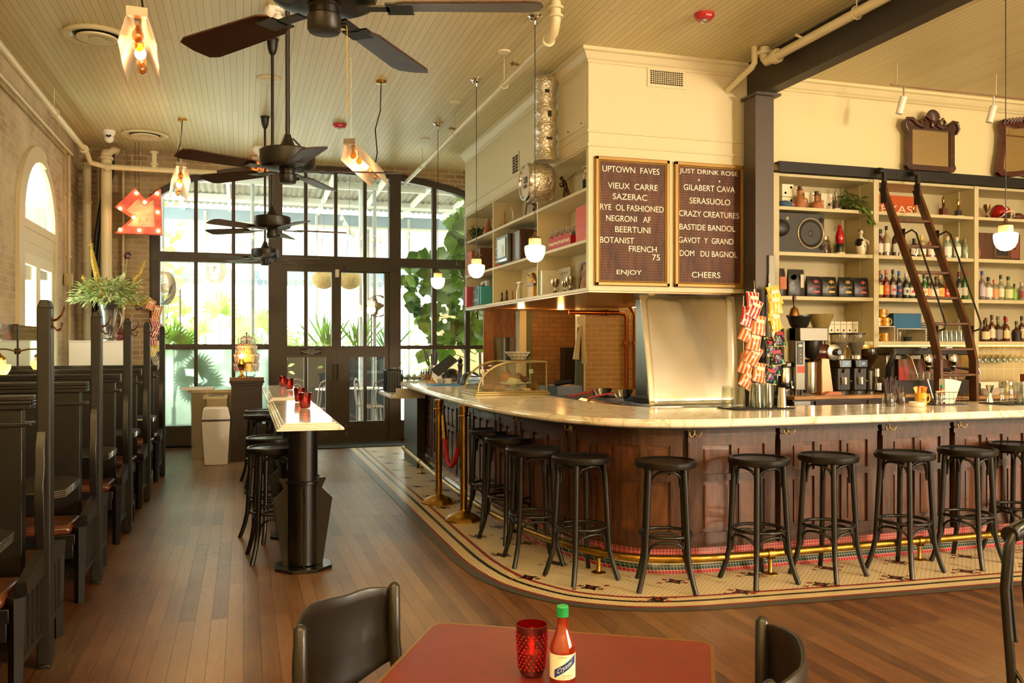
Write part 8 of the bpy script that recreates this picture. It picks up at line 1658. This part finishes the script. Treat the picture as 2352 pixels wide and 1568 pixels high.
# wall fans and baskets
def wfan(lab,x,y,z,r,rz,mt,tilt=0):
    t=T('wall_fan',lab,'fan',(x,y,z),rz);m=MB();n=28
    for rr,yy in((r,-.05),(r,.07),(r*.92,-.1),(r*.6,-.13),(r*.25,-.14)): m.tube([(rr*cos(2*pi*k/n),yy,rr*sin(2*pi*k/n)) for k in range(n)],.008 if rr>r*.95 else .003,5,closed=True)
    for k in range(26): a=2*pi*k/26;m.tube([(r*.2*cos(a),-.14,r*.2*sin(a)),(r*.8*cos(a),-.12,r*.8*sin(a)),(r*cos(a),-.05,r*sin(a)),(r*cos(a),.07,r*sin(a))],.0035,4)
    m.build('guard',mt,t);m=MB();m.lathe([(.0,-.1),(.05,-.09),(.08,.05),(.07,.2),(0,.22)],n=20,ax='y');m.build('motor',mt,t)
    for k in range(3): a=2*pi*k/3;m=MB();m.prism([(.04*cos(a-.3),.04*sin(a-.3)),(r*.85*cos(a-.25),r*.85*sin(a-.25)),(r*.85*cos(a+.35),r*.85*sin(a+.35)),(.04*cos(a+.6),.04*sin(a+.6))],-.03,-.024);m.build('blade',mt,t)
    MB().lathe([(r*1.0,-.05),(r*1.02,.02),(r,.07)],n=36,ax='y',cap=False).build('band',mt,t);MB().tube([(0,.2,0),(0,.35,.0),(0,.35,-(z+.02))],.015,6).build('pole',mt,t)
wfan('large black caged fan outside at the left window edge',-1.28,15.3,2.42,.27,R(-50),P('#3a3c3a',.4,.5));wfan('pale caged fan outside behind the second window pane',-.5,17,2.88,.24,R(-55),P('#b0b0a8',.5));wfan('round bronze caged fan outside behind the right glass door',2.30,15.5,2.18,.19,R(12),P('#4a3e2e',.35,.7))
for x,l in((1.33,'left'),(1.77,'right')):
    t=T('hanging_basket','round coir hanging basket outside above the doors, the %s one'%l,'hanging basket',(x,15.3,2.62));MB().sph((0,0,0),(.2,.2,.17),20,10).build('coir_bowl',P('#9a8250',.9,var=.4,vs=40,bump=.6),t);m=MB();random.seed(5);[leafmesh(m,(random.uniform(-.15,.15),random.uniform(-.1,.1),.12),(random.uniform(-1,1),random.uniform(-1,1),1),(0,-1,0),.2,.03) for k in range(26)];m.build('leaves',LG,t,kind='stuff');m=MB();[m.tube([(.18*cos(a),.18*sin(a),.05),(0,0,.9),(0,0,2)],.003,4) for a in(0,2,4)];m.build('hanging_wires',IRON,t)
# canopy, posts, string lights, awning
WPn=P('#d8d8d0',.5)
t=T('patio_roof','corrugated patio roof on white beams outside the arched window','roof',(0,0,0))
m=MB();vs=[];N=150
for i in range(N+1):
    x=-3+9*i/N;z=.035*(i%2);vs+=[(x,14.2,4.58+z),(x,19,4.38+z)]
m.add(vs,[(2*i,2*i+2,2*i+3,2*i+1) for i in range(N)]);m.build('corrugated_sheet',P('#8f8a7c',.6,var=.3,vs=2),t,smooth=0)
m=MB()
for y,z in((14.6,4.5),(16.2,4.42),(17.8,4.36)): m.box(-3,y,z-.06,6,y+.08,z+.06)
m.build('purlins',WPn,t,smooth=0);m=MB()
for k in range(11): x=-3+.9*k;m.add([(x,14.2,4.44),(x+.06,14.2,4.44),(x+.06,19,4.26),(x,19,4.26),(x,14.2,4.56),(x+.06,14.2,4.56),(x+.06,19,4.36),(x,19,4.36)],[(0,1,2,3),(4,5,6,7),(0,3,7,4),(1,2,6,5)])
m.build('rafters',WPn,t,smooth=0);MB().box(-3,19,4.0,6,19.1,4.3).build('blue_fascia',P('#8fa4b4',.5),t)
m=MB();m.tube([(-3,15.6,3.95),(6,15.6,3.95)],.03,8);m.tube([(-3,18,3.9),(6,18,3.9)],.03,8);m.build('rail_pipes',WPn,t)
for i,(x,y) in enumerate(((-1.3,15.6),(-.75,19),(.15,15.6),(1.5,19),(1.05,15.6),(2.0,15.6),(2.25,15.6),(3.5,19),(2.6,19),(-2.2,19))):
    o=one(MB().cyl((0,0,0),(0,0,4.28),.035,n=12),'patio_post',P('#b8bcb8' if i%2 else '#8a8c84',.5),'slim pale metal post holding up the patio roof','post',(x,y,-.02),group='patio roof posts',smooth=60)
t=T('back_roof','second grey roof with brackets farther beyond the patio','roof',(0,0,0));m=MB();m.add([(-6,24,4.9),(9,24,4.9),(9,21.5,3.75),(-6,21.5,3.75)],[(0,1,2,3)]);m.build('roof_sheet',P('#8a8578',.7,var=.2,vs=3),t,smooth=0);m=MB();m.box(-6,21.4,3.62,9,21.5,3.85);[m.box(-5+1.1*k,21.5,3.2,-4.93+1.1*k,22,3.62) for k in range(12)];m.build('fascia',P('#a8b4bc',.6),t,smooth=0);MB().box(-6,22.6,3.0,9,22.7,3.9).build('brown_wall',P('#7a6c58',.7,var=.2,vs=2),t,smooth=0)
t=T('scalloped_awning','blue grey awning with white edged scallops beyond the patio','awning',(0,20.5,2.95));
for row in range(2):
    m=MB();m2_=MB()
    for k in range(46):
        x=-2.6+.16*k+.08*row;z=.1-.13*row;m.add([(x-.08,-.01*row,z+.12)]+[(x+.08*cos(pi+pi*q/8),-.01*row,z+.1*sin(pi+pi*q/8)) for q in range(9)]+[(x+.08,-.01*row,z+.12)],[tuple(range(11))]);m2_.tube([(x+.08*cos(pi+pi*q/8),-.012-.01*row,z+.1*sin(pi+pi*q/8)) for q in range(9)],.009,4)
    m.build('scallops',P('#7a8c9c',.7),t,smooth=0);m2_.build('white_piping',WHITE,t)
MB().add([(-2.7,0,.22),(4.8,0,.22),(4.8,1,.6),(-2.7,1,.6)],[(0,1,2,3)]).build('top_cloth',P('#a8b4bc',.7),t,smooth=0)
def string(lab,pts,n):
    t=T('string_lights',lab,'string lights',(0,0,0));m=MB();P_=[]
    for i in range(n+1):
        u=i/n*(len(pts)-1);k=min(int(u),len(pts)-2);f=u-k;a,b=V(pts[k]),V(pts[k+1]);p=a.lerp(b,f);p.z-=.25*4*f*(1-f)*.5;P_.append(p)
    m.tube(P_,.006,5);m.build('cord',P('#d8d4c8',.5),t)
    for p in P_[1:-1]: MB().lathe([(.01,0),(.015,-.03),(.035,-.07),(.03,-.11),(0,-.125)],p,10).build('bulb',P('#d8d0b8',.15),t)
string('string of bare bulbs sagging across the patio at left',[(-1.2,15.4,2.9),(.3,15.2,3.5)],9);string('string of bare bulbs hanging below the roof at right',[(1.45,15,4.15),(1.85,15.4,3.5),(3.0,15.6,3.6)],14)
# street at right
t=T('street_building','pale pink and cream street building beyond the right windows','building',(0,0,0));MB().box(4.9,17.9,0,5.15,18.2,5).build('pink_pillar',P('#c89a84',.8),t,smooth=0);MB().box(4.2,19.0,0,6.3,19.2,2.3).build('cream_wall',P('#c8b888',.8),t,smooth=0)
MB().box(4.55,17.85,1.62,4.95,17.9,1.86).build('red_sign',P('#c03a2a',.5),t,smooth=0);text('ROOM','lettering',WHITE,t,(4.78,17.845,1.74),.1,.34)
# ---------- light ----------
w=bpy.data.worlds.new('world');S.world=w;w.use_nodes=True;nt=w.node_tree;bg=nt.nodes['Background']
bg.inputs[0].default_value=hx('#f4f7ee');bg.inputs[1].default_value=10
def area(name,loc,tgt,sx,sy,e,col='#ffffff',portal=False):
    l=bpy.data.lights.new(name,'AREA');l.shape='RECTANGLE';l.size=sx;l.size_y=sy;l.energy=e;l.color=hx(col)[:3]
    o=bpy.data.objects.new(name,l);C.objects.link(o);o.location=loc;o.rotation_euler=(V(tgt)-V(loc)).to_track_quat('-Z','Y').to_euler()
    if portal:l.cycles.is_portal=True
    return o
area('portal_far',(1.3,13.75,2.1),(1.3,0,2.1),5.2,4.2,1,portal=True)
area('portal_left',(-2.6,11,2.2),(0,11,2.2),1.8,2.8,1,portal=True)
# added fill: warm panels at unseen wall openings, plus a key from the right
area('fill_back',(7.9,-3.9,2.3),(3.5,6,2.2),2.1,2.1,160,'#ffe2b8')
area('fill_right',(11.8,-2,2.0),(4,7,1.6),2.8,2.4,170,'#ffd494')
area('added_key',(6.9,-2.6,2.9),(4.2,6.5,1.2),.45,.45,370,'#ffe0b6')
for x,y,e in((-.9,-1.0,640),(2.2,-1.0,300),(7.4,-1.5,40)):  # added upward fill behind the viewer to brighten the ceiling
    area('ceiling_fill',(x,y,2.6),(x,y,9),1.6,1.6,e,'#ffe7c2')
for p in lamp_points:
    l=bpy.data.lights.new('lamp_light','POINT');l.energy=p[3];l.color=hx(p[4])[:3];l.shadow_soft_size=p[5];o=bpy.data.objects.new('lamp_light',l);C.objects.link(o);o.location=p[:3]

import sys
for o in bpy.data.objects:
    if not o.parent and 'label' in o.keys():
        n=len(o['label'].replace('-',' ').split())
        if n>16 or n<4: print('LABELLEN',n,o.name,o['label'])
